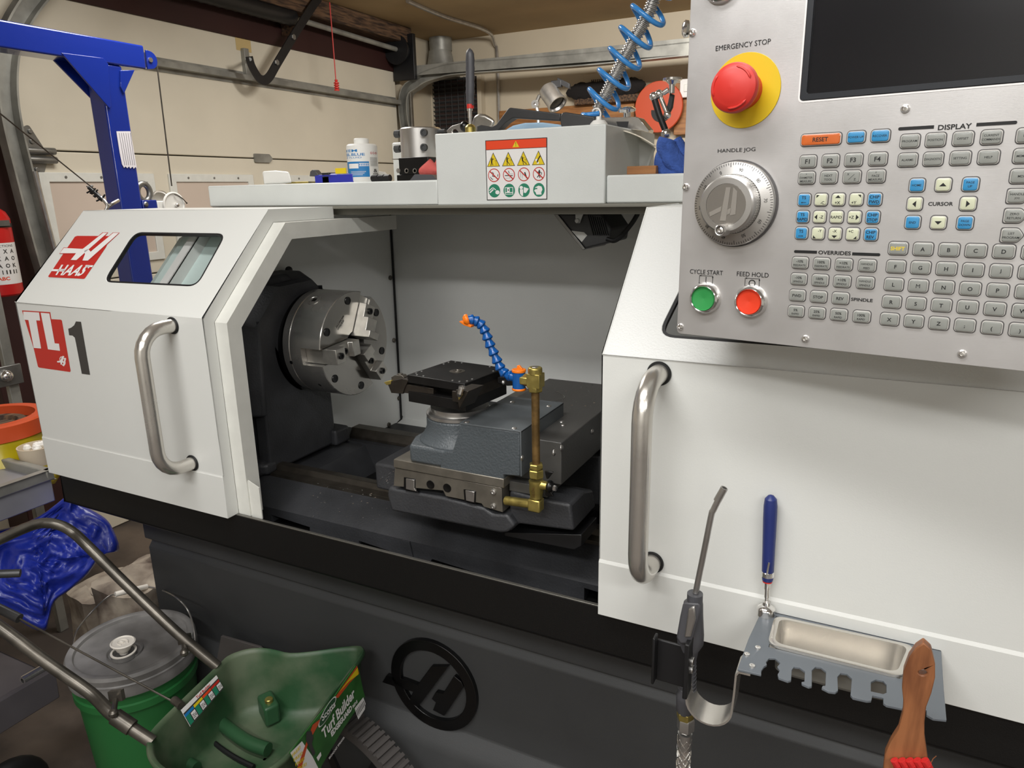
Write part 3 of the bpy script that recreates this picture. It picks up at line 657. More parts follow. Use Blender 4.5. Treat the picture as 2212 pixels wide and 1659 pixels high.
# --- emblems on the left door
P4 = zz(0, 400)
sf = lambda x, y: SL(*P4(x, y)); ff = lambda x, y: FR(*P4(x, y))
e1 = MB(); n1 = SN
decal(e1, [(660, 433), (945, 435), (905, 530), (725, 795), (715, 800), (418, 785), (412, 778), (585, 520), (640, 440)], sf, n1, .0003, 0)
for poly in ([(876, 405), (926, 405), (710, 645), (662, 648), (600, 643), (640, 587), (507, 587), (545, 533), (705, 541), (735, 520)], [(965, 405), (1024, 407), (758, 652), (700, 648), (722, 590), (715, 560), (755, 540), (770, 565), (800, 545)]):
    decal(e1, poly, sf, n1, .0005, 0)
for poly in ([(882, 409), (918, 410), (655, 641), (606, 640), (652, 583), (513, 583), (548, 538), (708, 546), (740, 522)], [(970, 409), (1016, 411), (752, 646), (706, 645), (728, 592), (722, 563), (755, 546), (776, 570), (800, 550)]):
    decal(e1, poly, sf, n1, .0008, 1)
def fittext(m, s, bl, br, tl, mi, bold=.0, off=None, tr=None):
    bl, br, tl = V(bl), V(br), V(tl); o = V(off) if off else V((0, 0, 0)); t = V(tr) if tr else br+tl-bl
    m.text(s, bl, br, tl, mi, bold=bold, bend=lambda a, b: (bl*(1-a)+br*a)*(1-b)+(tl*(1-a)+t*a)*b+o)
fittext(e1, 'HAAS', sf(475, 770), sf(688, 778), sf(528, 680), 1, .03, V(n1).normalized()*.0008, sf(790, 685))
decal(e1, [(440, 735), (450, 718), (560, 722), (552, 740)], sf, n1, .0008, 1)
decal(e1, [(735, 683), (800, 686), (790, 702), (728, 700)], sf, n1, .0008, 1)
tag(e1.build('emblem', ['red_print', 'white_print'], ld_), 'red and white slanted emblem')
e2 = MB(); n2 = (0, -1, 0)
decal(e2, [(188, 1068), (430, 1083), (440, 1143), (520, 1147), (530, 1156), (604, 1585), (598, 1594), (335, 1556), (325, 1548), (288, 1390)], ff, n2, .0003, 0)
for poly in ([(200, 1078), (336, 1086), (345, 1155), (312, 1153), (354, 1393), (291, 1388), (245, 1150), (208, 1147)], [(350, 1088), (424, 1094), (470, 1349), (506, 1352), (515, 1413), (412, 1400)]):
    decal(e2, poly, ff, n2, .0006, 1)
cc = ff(536, 1500); rr_ = .0085
k1 = [(cc.x+rr_*cos(R(t)), cc.z+rr_*sin(R(t))) for t in range(0, 360, 12)]; k2 = [(cc.x+(rr_-.0016)*cos(R(t)), cc.z+(rr_-.0016)*sin(R(t))) for t in range(0, 360, 12)][::-1]
e2.plate([k1, k2], (0, FY, 0), (1, 0, 0), (0, 0, 1), .0004, .0006, 1)
for poly in ([(490, 1500), (515, 1498), (538, 1455), (552, 1460), (530, 1530), (518, 1528), (522, 1512), (492, 1512)], [(556, 1470), (568, 1478), (550, 1545), (537, 1540), (545, 1515), (535, 1512), (538, 1500), (548, 1502)]): decal(e2, poly, ff, n2, .0007, 1)
decal(e2, [(650, 1162), (693, 1165), (770, 1618), (700, 1608), (650, 1345), (640, 1300), (620, 1282), (592, 1280), (584, 1225), (610, 1215), (635, 1195)], ff, n2, .0005, 2)
tag(e2.build('model_marking', ['red_print', 'white_print', 'dark_gray_print'], ld_), 'red TL block with a dark figure 1')
# --- opening frame and the bent fin below it
a, b = prof_off(.022), prof_off(.024); fr = MB()
for i in range(3):
    fr.prism([(-.931, y, z) for y, z in [a[i], a[i+1], b[i+1], b[i]]], (.025, 0, 0))
    c1, c2 = a[i], a[i+1]; d1, d2 = prof_off(.05)[i], prof_off(.05)[i+1]
    fr.prism([(-.906, y, z) for y, z in [c1, c2, d2, d1]], (.002, 0, 0))
fr.build('opening_frame', 'white_frame', LA)
fb = lambda x, y, Y: at(440+x/3.95, 820+y/3.95, Y=Y)
MB().prism([fb(375, 860, .79), fb(470, 925, .79), fb(500, 1190, .79), fb(375, 1160, .79)], (0, .002, 0)).prism([fb(262, 835, .80), fb(345, 850, .84), fb(470, 925, .79), fb(375, 1065, .79), fb(248, 1130, .79)], (0, .001, 0)).build('frame_fin', 'white_frame', LA)
# --- headstock
HX = -1.003
Pf = lambda pts, X: [at(*p, X=X) for p in pts]
A = Pf([(582, 985), (556, 702), (598, 620), (672, 604), (692, 622), (728, 905)], HX)
def yz(pts, X): return [V((X, y, z)) for y, z in pts]
sc_ = lambda P, dx, dy: [V((p.x+dx, p.y+(-dy if p.y < 1.03 else dy*.6), p.z+(dy*.5 if p.z > 1.1 else 0))) for p in P]
hs = MB()
B = sc_(A, -.045, .03)
up_ = lambda P, zc: [V((p.x, p.y, max(p.z, zc))) for p in P]
C3 = [V((-1.098, p.y, p.z)) for p in B]
hs.loft([up_(C3, .985), up_(B, .985), up_(A, .985)])
A2 = [V((HX, A[0].y, .872))]+A[1:5]+[V((HX, 1.125, .872))]
hs.loft([[V((HX-.034, p.y+.002, p.z)) for p in A2], A2])
hs.box((-1.09, .948, .872), (HX-.03, 1.12, .99))
hs.loft([[V((-1.098, y, z)) for y, z in [(.885, .872), (.885, 1.0), (1.12, 1.0), (1.12, .872)]], [V((-1.085, y, z)) for y, z in [(.885, .872), (.885, 1.0), (1.12, 1.0), (1.12, .872)]]])
hs.prism([(-1.085, .875, .872), (-1.085, .93, .872), (-1.0, .95, .872), (-1.0, .925, .872)], (0, 0, .022))
q0 = at(527, 1006, Y=.90); hs.box((-1.088, .895, .870), (-1.012, .96, .895))
hs.box((-1.06, 1.11, .870), (HX+.012, 1.155, .905))
hs.prism(Pf([(545, 603), (622, 590), (640, 606), (600, 618), (560, 640)], -1.02), (-.076, 0, 0))
hso = hs.build('headstock', 'black_cast', LA, bevel=.006, seg=3)
c = at(568, 972, Z=.895); MB().lathe([(.006, .003), (.010, .003), (.010, .0), (0, 0)], (c.x, c.y, .895), (0, 0, 1), 20).lathe([(.0055, 0), (.0055, .009), (.009, .009), (.009, 0)], (c.x, c.y, .893), (0, 0, 1), 20).build('mount_bolt', 'black_gloss', hso)
# --- chuck
CC = V((0, 1.0828, 1.1061)); RC = .1015; FX = -.897
ck = thing('chuck', 'polished steel three-jaw lathe chuck mounted on the black headstock', 'chuck', (-.95, CC.y, CC.z-RC))
axx = (1, 0, 0)
MB().lathe([(0, 0), (.105, 0), (.105, .004), (.098, .004), (.098, .011), (.086, .014), (.086, .03), (0, .03)], (HX-.004, CC.y, CC.z), axx, 64).build('spindle_nose', 'black_gloss', ck)
x0 = -.988
# body with three T-slots cut: a revolved body split in sectors
S = math.radians
slotang = [R(65), R(185), R(305)]   # angle in the Y-Z plane (0 = +Y, 90 = +Z)
rad = lambda a: V((0, cos(a), sin(a)))
MB().lathe([(.03, 0), (RC-.001, 0), (RC, .001), (RC, .016), (RC-.0012, .017), (RC-.0012, .0185), (RC, .0195), (RC, .045), (.03, .045)], (x0, CC.y, CC.z), axx, 96).build('chuck_body', 'chuck_steel', ck)
body = MB(); face = MB(); W = .0165
xs, xf = x0+.045, FX
for k in range(3):
    a0 = slotang[k]; a1 = slotang[(k+1) % 3]; a1 = a1 if a1 > a0 else a1+2*pi
    da = math.asin(W/RC); di = math.asin(min(.999, W/.026))
    arc = [a0+da+(a1-a0-2*da)*i/30 for i in range(31)]
    # inner boundary: slot flanks meet the bore circle
    bor = .026; ba0, ba1 = a0+math.asin(W/bor), a1-math.asin(W/bor)
    inner = [ba1+(ba0-ba1)*i/10 for i in range(11)]
    loop = [(RC*cos(a), RC*sin(a)) for a in arc]+[(bor*cos(a), bor*sin(a)) for a in inner]
    # x0..front, outer chamfer
    m = body
    P0 = [V((xs, CC.y+p, CC.z+q)) for p, q in loop]; P1 = [V((xf-.0012, p.y, p.z)) for p in P0]
    P2 = [V((xf, CC.y+(p*.988 if i < 31 else p), CC.z+(q*.988 if i < 31 else q))) for i, (p, q) in enumerate(loop)]
    m.loft([P0, P1, P2], caps=False)
    face.plate([[(p*.988 if i < 31 else p, q*.988 if i < 31 else q) for i, (p, q) in enumerate(loop)]], (0, CC.y, CC.z), (0, 1, 0), (0, 0, 1), xf-.0006, xf)
body.build('chuck_rim', 'chuck_steel', ck, angle=40)
face.build('chuck_face', 'chuck_face', ck, angle=30)
# inner recess floor and bore
MB().lathe([(0, .0), (.024, 0), (.026, .02), (.03, .046), (.0, .046)], (x0-.002, CC.y, CC.z), axx, 40).build('bore', 'black_gloss', ck)
for k, a in enumerate(slotang):   # jaw carriers and stepped jaws
    r_, t_ = rad(a), rad(a+pi/2)
    o = V((0, CC.y, CC.z))
    j = MB().prism([o+r_*p+t_*.0155+V((q, 0, 0)) for p, q in [(.016, xs), (.096 if k != 1 else .088, xs), (.096 if k != 1 else .088, xf-.006), (.016, xf-.006)]], t_*-.031)
    jo = j.build('master_jaw', 'jaw_steel', ck, bevel=.001)
    steps = [(.012, xf-.006), (.012, xf+.040), (.026, xf+.040), (.026, xf+.029), (.052, xf+.029), (.052, xf+.0175), (.078, xf+.0175), (.080, xf-.006)]
    if k: steps = [(.014, xf-.006), (.014, xf+.022), (.034, xf+.022), (.036, xf+.012), (.062, xf+.012), (.062, xf+.026), (.088, xf+.026), (.090, xf-.006)]
    w2 = .0145
    j = MB().prism([o+r_*p+t_*w2+V((q, 0, 0)) for p, q in steps], t_*(-2*w2))
    j.build('top_jaw', 'jaw_steel', jo, bevel=.0009)
    s = MB()
    for rr, hh in (((.066, .0175),) if k == 0 else ((.076, .026), (.048, .012))):
        s.lathe([(.0035, .001), (.0035, .004), (.0062, .004), (.0062, 0), (0, 0)], o+r_*rr+V((xf+hh-.0005, 0, 0)), axx, 16)
        s.disc(o+r_*rr+V((xf+hh+.001, 0, 0)), axx, .0036, .0006, 6, mi=1)
    s.build('jaw_bolt', ['black_gloss', 'black_plastic'], jo)
# face bolts, pinion sockets, small holes
for a in (99, 155, 219, 275, 339, 35):
    b_ = MB(); p = V((xf, CC.y, CC.z))+rad(R(a))*.0865
    b_.lathe([(.0078, .0002), (.0075, .0016), (.0064, .0016), (.0064, .0008), (.0036, .0008), (.0036, .0004), (0, .0004)], p, axx, 20)
    b_.disc(p+V((.0003, 0, 0)), axx, .0037, .0006, 6, mi=1)
    b_.build('face_bolt', ['black_gloss', 'black_plastic'], ck)
for a, xq in ((118, -.948),):
    n = rad(R(a)); p = V((xq, CC.y, CC.z))+n*(RC-.0015)
    MB().lathe([(.014, 0), (.014, .0022), (.0105, .0022), (.0095, .0008), (.0075, .0008), (0, .0007)], p, n, 28).build('key_socket', 'chuck_steel', ck)
    MB().obox(p+n*.0012, rad(R(a+90))*.0045, V((.0045, 0, 0)), n*.0004).build('key_hole', 'black_gloss', ck)
for a, xq in ((193, -.972), (222, -.928)):
    n = rad(R(a)); MB().disc(V((xq, CC.y, CC.z))+n*(RC-.0006), n, .0035, .001, 14).build('oil_hole', 'black_gloss', ck)
    # engraved size marks on the face
m = MB()
dd = rad(R(128)); 
for t, s, rr in (('205.2 2900 RPM', .030, .062), ('SERIAL 8.25', .024, .056)):
    bl = V((xf+.0003, CC.y, CC.z))+dd*rr+rad(R(38))*-.016; u_ = rad(R(38)); v_ = rad(R(128))
    m.text(t, bl, u_*s, v_*.0036, bold=.01)
m.build('engraving', 'dark_gray_print', ck)
MB().disc(V((xf, CC.y-.035, CC.z-.002+.006)), axx, .0028, .0008, 14).build('brass_plug', 'brass', ck)
# --- carriage (saddle, cross slide, covers)
cy = .808
sad = MB().prism([at(*p, Y=cy) for p in ((838, 1052), (852, 1056), (963, 1076), (1045, 1097), (1063, 1110), (1096, 1112), (1112, 1137), (1096, 1151), (1080, 1152), (845, 1104), (836, 1070))], (0, .39, 0))
c_ = [at(*p, Y=cy+.012) for p in ((1100, 1060), (1165, 1077), (1232, 1090), (1240, 1148), (1120, 1132), (1100, 1150))]
sad.loft([c_, [p+V((0, .05, .0)) for p in c_]]); sad.loft([[p+V((0, .05, 0)) for p in c_], [p+V((-.0, .085, -.012 if p.z > .97 else 0)) for p in c_]])
sad.box((at(816, 1010, Y=.87).x, .862, .925), (-.60, 1.0, at(835, 1000, Y=.87).z)); sad.box((-.64, 1.0, .90), (-.36, 1.24, .985))
sad.build('saddle', 'black_cast', LA, bevel=.004, seg=3)
MB().prism([at(*p, Y=cy+.03) for p in ((1090, 1150), (1256, 1155), (1256, 1180), (1240, 1188), (1090, 1158))], (0, .06, 0)).build('way_cover', 'black_satin', LA, bevel=.001)
cs = MB().prism([at(*p, Y=cy-.004) for p in ((850, 992), (1088, 1035), (1088, 1055), (850, 1010))], (0, .43, 0)).build('cross_slide', 'ground_steel', LA, bevel=.001)
ep = MB().prism([at(*p, Y=cy-.002) for p in ((853, 1011), (1083, 1054), (1086, 1107), (1045, 1095), (1040, 1088), (963, 1072), (957, 1060), (850, 1050))], (0, .03, 0))
epo = ep.build('end_plate', 'ground_steel', cs, bevel=.0006)
wf2 = lambda pts, name, m, dy=.003, b=.0006: MB().prism([at(*p, Y=cy-dy) for p in pts], (0, .004, 0)).build(name, m, cs, bevel=b)
for pts in (((872, 1031), (897, 1035), (897, 1056), (903, 1064), (872, 1058)), ((1001, 1057), (1028, 1061), (1027, 1088), (1003, 1083))):
    wf2(pts, 'wiper', 'black_gloss', .0028); 
    cxp = sum(p[0] for p in pts)/len(pts); cyp = sum(p[1] for p in pts)/len(pts)
    wf2([(cxp+(p[0]-cxp)*.72, cyp+(p[1]-cyp)*.85) for p in pts], 'wiper_cover', 'steel', .0045)
for px, py, r in ((930, 1047, .0066), (966, 1054, .0066)):
    MB().lathe([(0, -.001), (r, -.001), (r, .0006), (r*.8, .0006), (r*.45, 0), (0, 0)], at(px, py, Y=cy-.0022), (0, -1, 0), 18).build('port', 'black_gloss', cs)
for px, py in ((1066, 1062), (1066, 1093)):
    MB().lathe([(0, 0), (.0045, 0), (.004, .002), (.002, .0028), (.002, .0015), (0, .0015)], at(px, py, Y=cy-.0022), (0, -1, 0), 18).build('screw', 'steel', cs)
cv = MB().prism([at(*p, Y=.805) for p in ((995, 916), (1122, 934), (1123, 1029), (1088, 1026), (1088, 1038), (950, 1011), (959, 975), (977, 976))], (0, .143, 0))
cvo = cv.build('compound_cover', 'cast_gray', LA, bevel=.0015)
p = [at(*q, Y=.8045) for q in ((994, 914), (1124, 932))]
MB().prism([p[0]-V((.001, 0, .002)), p[1]+V((.001, 0, -.002)), p[1]+V((.001, 0, .0005)), p[0]-V((.001, 0, -.0005))], (0, .144, 0)).build('cover_top', 'cover_gray', cvo, bevel=.0006)
q = at(1123, 1029, Y=.8045); MB().box((p[1].x-.0012, .8045, q.z), (p[1].x+.001, .948, p[1].z)).build('cover_side', 'cover_gray', cvo, bevel=.0005)
for a, b in ((1008, 912), (1111, 926), (1107, 869), (1186, 878)):
    r = at(a, b, Z=p[1].z); MB().sph((r.x, r.y, r.z), .0042, 14, sc=(1, 1, .5)).build('cover_screw', 'steel', cvo)
for a, b in ((1128, 989), (1202, 933)):
    r = at(a, b, X=p[1].x+.001); MB().sph(r, .004, 14, sc=(.5, 1, 1)).build('cover_screw', 'steel', cvo)
# gray casting left of the cover, with its round boss
zt = at(960, 975, Y=.805).z; tc_ = V((-.5345, .867, 0))
gc = MB().loft([[V(q) for q in [(-.584, .8065, zz_), (-.495, .8065, zz_), (-.48, .83, zz_), (-.48, .95, zz_), (-.60, .95, zz_), (-.60, .845, zz_)]] for zz_ in (1.009, zt)])
gc.lathe([(0, 0), (.064, 0), (.056, .008), (.0505, .02), (.050, .0375), (0, .0375)], (tc_.x, tc_.y+.004, zt-.001), (0, 0, 1), 40)
gc.box((-.575, .868, 1.009), (-.48, .95, zt+.035))
gco = gc.build('compound_casting', 'cast_gray', LA, bevel=.004, seg=3)
r = at(930, 957, Z=zt); MB().lathe([(.0055, .0015), (.0095, .0008), (.0095, 0), (0, 0)], (r.x, r.y, zt), (0, 0, 1), 24).disc((r.x, r.y, zt+.0006), (0, 0, 1), .0056, .0008, 20, mi=1).build('bolt_bore', ['steel', 'black_plastic'], gco)
zt2 = zt+.0365; MB().lathe([(0, 0), (.0495, 0), (.0495, .0045), (.0475, .0055), (.043, .006), (.043, .013), (0, .013)], (tc_.x, tc_.y+.003, zt2), (0, 0, 1), 48).build('turret_ring', 'steel', LA)
# --- tool turret
tt = thing('tool_turret', 'square black four-sided tool turret on the gray compound casting', 'tool turret', (tc_.x, tc_.y, 1.09))
th_ = R(-6); tu, tv = V((cos(th_), sin(th_), 0)), V((-sin(th_), cos(th_), 0)); hw = .0515; zb = at(1015, 890, Y=.813).z
def tbox(h, z0, z1, name, m, bev=.001): return MB().obox((tc_.x, tc_.y, (z0+z1)/2), tu*h, tv*h, (0, 0, (z1-z0)/2)).build(name, m, tt, bevel=bev)
zt0 = 1.136
tbox(hw, zt0-.012, zt0, 'top_plate', 'black_oxide'); tbox(hw-.02, zb, zt0-.01, 'turret_core', 'black_oxide'); tbox(hw, zb, zb+.016, 'bottom_plate', 'black_oxide')
m = MB(); tp = lambda a, b, z=zt0: V((tc_.x, tc_.y, z))+tu*a+tv*b
m.lathe([(.0065, .0008), (.0115, .0004), (.0115, -.0004), (.0065, 0)], tp(0, 0), (0, 0, 1), 28).lathe([(0, .0005), (.003, .0005), (.0035, .0018), (.006, .0018), (.0065, .0)], tp(0, 0), (0, 0, 1), 24); m.build('center_bolt', 'old_steel', tt)
for i in range(4):
    for k in (-.038, -.026, .026, .038):
        a, b = [(k, -hw+.006), (hw-.006, k), (k, hw-.006), (-hw+.006, k)][i]
        MB().lathe([(0, .0002), (.0010, .0002), (.0011, .0006), (.0018, .0006), (.0019, 0)], tp(a, b), (0, 0, 1), 12).build('clamp_screw', 'zinc', tt)
# --- cutting tools
PX = lambda pts, Y: [at(*p, Y=Y) for p in pts]
t1 = thing('cutting_tool', 'gold tipped turning tool pointing at the chuck from the tool turret', 'cutting tool', at(870, 850, Y=.826))
MB().prism(PX(((869, 829), (936, 839), (936, 858), (869, 848)), .822), (0, .016, 0)).build('tool_shank', 'toolholder', t1, bevel=.0006)
MB().prism(PX(((837, 829), (845, 849), (870, 851), (874, 838), (882, 821), (868, 818), (848, 823)), .820), (0, .019, 0)).build('tool_head', 'toolholder', t1, bevel=.0006)
MB().prism(PX(((829, 826), (845, 822), (844, 830), (835, 832)), .8195), (0, .012, 0)).build('carbide_insert', 'brass', t1, bevel=.0003)
MB().prism(PX(((845, 815), (852, 811), (868, 811), (873, 816), (868, 822), (846, 824)), .824), (0, .010, 0)).lathe([(0, 0), (.004, 0), (.004, .003), (0, .003)], at(865, 811, Y=.829), (0, 0, 1), 12).build('insert_clamp', 'old_steel', t1, bevel=.0005)
t2_ = thing('cutting_tool', 'threading tool with a chrome clamp pointing out of the turret corner toward the viewer', 'cutting tool', at(1000, 850, Y=.79))
P = PX(((984, 842), (1012, 845), (992, 884)), .775); Q = [p+V((.004, .035, 0)) for p in P]; MB().loft([P, Q]).build('tool_head', 'toolholder', t2_, bevel=.0008)
p = at(1020, 852, Y=.80); MB().obox(tp(hw-.008, -.0, zb+.0225), tu*.008, tv*.06, (0, 0, .0075)).build('tool_shank', 'toolholder', t2_, bevel=.0006)
MB().prism(PX(((988, 852), (1000, 851), (991, 865)), .774), (0, .006, 0)).build('carbide_insert', 'brass', t2_, bevel=.0003)
MB().tube([at(997, 838, Y=.772), at(993, 850, Y=.769), at(992, 854, Y=.772)], [.004, .0035, .003], 10).lathe([(0, 0), (.0045, 0), (.0045, .003), (.002, .003), (0, .001)], at(998, 839, Y=.772), (0, 0, 1), 14).build('insert_clamp', 'chrome', t2_)
t3 = thing('cutting_tool', 'black boring tool at the far right side of the turret behind the blue hose', 'cutting tool', at(1100, 822, Y=.9))
MB().prism(PX(((1074, 815), (1112, 812), (1130, 822), (1130, 832), (1095, 834), (1074, 828)), .885), (0, .022, 0)).build('tool_head', 'black_oxide', t3, bevel=.0015)
MB().sph(at(1087, 826, Y=.8845), .003).build('set_screw', 'chrome', t3)
# --- long rear cover and tailstock side parts
lc = MB().box((-.512, .838, 1.0), (-.358, 1.142, 1.061)); lco = lc.build('slide_cover', 'cover_dark', LA, bevel=.0012)
MB().box((-.430, .822, .985), (-.372, 1.10, 1.0)).build('cover_skirt', 'cover_dark', LA, bevel=.001)
for px, py in ((1197, 978), (1213, 968), (1279, 932)): MB().sph(at(px, py, X=-.3575), .0045, 12, sc=(.5, 1, 1)).build('cover_screw', 'steel', lco)
for px, py in ((1213, 911), (1216, 918)): r = at(px, py, Z=1.061); MB().sph(r, .0042, 12, sc=(1, 1, .5)).build('cover_screw', 'steel', lco)
Y5 = 1.02
for pts, dd_, m, nm in ((((1281, 895), (1330, 895), (1330, 942), (1284, 942)), .03, 'cover_dark', 'tailstock_bracket'), (((1265, 978), (1275, 968), (1340, 975), (1340, 1015), (1262, 1012)), .10, 'black_cast', 'tailstock_block'),
                       (((1264, 1013), (1340, 1018), (1340, 1042), (1264, 1038)), .10, 'ground_steel', 'tailstock_plate'), (((1252, 1045), (1262, 1040), (1340, 1058), (1340, 1092), (1252, 1070)), .12, 'cover_dark', 'tailstock_base'),
                       (((1250, 1073), (1340, 1094), (1340, 1118), (1250, 1098)), .12, 'black_cast', 'tailstock_foot')):
    MB().prism([at(*q, Y=Y5) for q in pts], (0, dd_, 0)).build(nm, m, LA, bevel=.002)
MB().lathe([(0, 0), (.006, 0), (.006, .003), (.0035, .004), (.0035, .002), (0, .002)], at(1291, 922, Y=Y5), (0, -1, 0), 16).build('screw', 'steel', LA)
# chips: swarf specks nobody could count
random.seed(5); m = MB()
def chip(p, s):
    a = random.uniform(0, 6.28); d = V((cos(a), sin(a), random.uniform(-.2, .3)))*s; e = V((-sin(a), cos(a), .3))*s*.3
    m.add([p-d-e, p+d-e, p+d+e+V((0, 0, s*.4)), p-d+e], [(0, 1, 2, 3)])
for k in range(220):
    t = random.random(); px = 640+180*t+random.gauss(0, 6); py = 1028+42*t+random.gauss(0, 3)
    chip(at(px, py, Z=.872)+V((0, 0, .001)), random.uniform(.0010, .0024))
for k in range(60): chip(at(random.uniform(670, 850), random.uniform(1050, 1130), Y=.871), random.uniform(.0007, .0017))
for k in range(40): chip(at(random.uniform(1130, 1290), random.uniform(830, 880), Z=1.0615), random.uniform(.0004, .0016))
for k in range(40): chip(at(random.uniform(818, 850), random.uniform(1005, 1045), Y=.861), random.uniform(.0004, .0012))
tag(m.build('metal_chips', 'chrome'), 'tiny bright metal chips scattered on the lathe bed', 'metal chips', kind='stuff')
pts = [at(1178+40*cos(t)*(1+.1*sin(3*t)), 855+12*sin(t), Z=1.0625) for t in [R(a) for a in range(-60, 150, 10)]]
tag(MB().tube(pts, .0004, 5).build('metal_curl', 'chrome'), 'long thin curled metal shaving on the dark slide cover', 'metal shaving')
# --- coolant line
Yc = .80
cl = thing('coolant_line', 'brass coolant pipe with a blue jointed hose and orange nozzle beside the turret', 'coolant line', at(1140, 1090, Y=Yc))
G = lambda px, py, Y=Yc: at(px, py, Y=Y)
ppos = G(1157, 900).x
zz1 = lambda py: at(1157, py, X=ppos).z if False else G(1157, py).z
MB().tube([(ppos, Yc, zz1(1003)), (ppos, Yc, zz1(844))], .0053, 20).build('pipe', 'old_brass', cl)
def hexn(m, c, ax, r, h, b=.001): return m.lathe([(0, 0), (r-b, 0), (r, b), (r, h-b), (r-b, h), (0, h)], c, ax, 6)
te = MB(); te.box((ppos-.0085, Yc-.0085, zz1(836)), (ppos+.0095, Yc+.0085, zz1(806))); hexn(te, (ppos, Yc, zz1(846)), (0, 0, 1), .0098, .008); te.disc((ppos, Yc, zz1(808)), (0, 0, 1), .0092, .009, 20)
hexn(te, (ppos-.007, Yc, zz1(823)), (-1, 0, 0), .0085, .013); te.build('tee_fitting', 'brass', cl, bevel=.001)
hexn(MB(), (ppos, Yc, zz1(799)), (0, 0, 1), .0052, .004).build('plug', 'steel', cl)
cn = MB(); hexn(cn, (ppos, Yc, zz1(1010)), (0, 0, 1), .0095, .006); cn.lathe([(.0075, 0), (.0075, .004)], (ppos, Yc, zz1(1012)), (0, 0, 1), 20); hexn(cn, (ppos, Yc, zz1(1030)), (0, 0, 1), .0102, .011)
cn.build('compression_nut', 'brass', cl)
vb = MB().lathe([(0, 0), (.0085, 0), (.0085, .004), (.0095, .008), (.0095, .02), (.010, .022), (.010, .0245), (0, .0245)], (ppos, Yc, zz1(1074)), (0, 0, 1), 16)
vb.lathe([(0, 0), (.0065, 0), (.0055, .010), (.004, .012), (0, .012)], (ppos+.007, Yc, zz1(1045)), (1, 0, 0), 18)
vbo = vb.build('valve_body', 'brass', cl)
MB().text('SELOW', (ppos+.0022, Yc-.0104, zz1(1068)), (0, 0, .0145), (-.0042, 0, 0), bold=.02).build('raised_lettering', 'old_brass', vbo)
MB().lathe([(0, 0), (.0075, 0), (.0085, .004), (.006, .008), (0, .008)], (ppos+.0165, Yc, zz1(1045)), (1, 0, 0), 20).prism([G(1176, 1018), G(1195, 1020), G(1184, 1035), G(1180, 1035)], (0, .003, 0)).prism([G(1178, 1058), G(1186, 1056), G(1196, 1073), G(1178, 1072)], (0, .003, 0)).build('valve_handle', 'black_gloss', cl, bevel=.001)
hexn(MB(), (ppos+.024, Yc, zz1(1047)), (1, 0, 0), .0042, .005).build('handle_nut', 'chrome', cl)
nip = at(1094, 1080, Y=Yc+.006)
MB().tube([(nip.x, Yc+.004, nip.z), (ppos-.004, Yc, zz1(1090))], .0062, 18).build('nipple', 'brass', cl)
MB().box((ppos-.010, Yc-.008, zz1(1102)), (ppos+.008, Yc+.008, zz1(1076))).build('elbow', 'brass', cl, bevel=.002)
hp = [(1104, 813, .80), (1092, 808, .80), (1082, 797, .80), (1075, 783, .80), (1068, 766, .80), (1060, 749, .80), (1054, 733, .80), (1049, 718, .80), (1042, 704, .80), (1033, 695, .798), (1022, 691, .795), (1010, 690, .79)]
HP = [G(a, b, c) for a, b, c in hp]
for a, b in zip(HP, HP[1:]):
    d = b-a; L_ = d.length; k = L_/.0095
    MB().lathe([(.0038, -.001), (.0060, 0), (.0071, .0012), (.0070, .0028), (.0064, .0038), (.0046, .0080), (.0040, L_+.001), (0, L_+.001)], a, d, 20).build('hose_segment', 'blue_loc', cl)
nz = HP[-1]; dr = (G(996, 694, .785)-nz).normalized()
MB().lathe([(.0068, -.001), (.0076, .001), (.0072, .003), (.004, .006), (0, .006)], nz, dr, 20).prism([G(991, 695, .786), G(995, 693, .786), G(1018, 703, .786), G(1017, 708, .786), G(1002, 703, .786)], (0, .009, 0)).build('nozzle', 'orange', cl, bevel=.0006)
vv = G(1121, 818); MB().lathe([(0, -.014), (.0085, -.014), (.0085, .010), (0, .010)], vv, (0, 0, 1), 22).tube([G(1104, 813), G(1140, 822)], .0062, 14).build('hose_valve', 'blue_loc', cl)
MB().lathe([(.0088, -.015), (.0094, -.0145), (.0094, -.0125), (.0088, -.012)], vv, (0, 0, 1), 22).lathe([(0, .009), (.0092, .009), (.0092, .0125), (.0, .0125)], vv, (0, 0, 1), 22).prism([G(1117, 802), G(1116, 790), G(1121, 789), G(1128, 797), G(1128, 802)], (0, .003, 0)).build('valve_knob', 'orange', cl, bevel=.0006)
# ================================================================== CONTROL PANEL
PW = .179
pu, pv = V((cos(PW), -sin(PW), 0)), V((0, 0, 1)); pn = V((-sin(PW), -cos(PW), 0))
PO = V((-.1708, .6855, 1.2518))
def pp_(u, v, w=0): return PO + pu*u*.001 + pv*v*.001 + pn*w*.001
cp = thing('control_panel', 'brushed metal machine control panel with keypad, screen and red stop button', 'control panel', pp_(160, 0, -60))
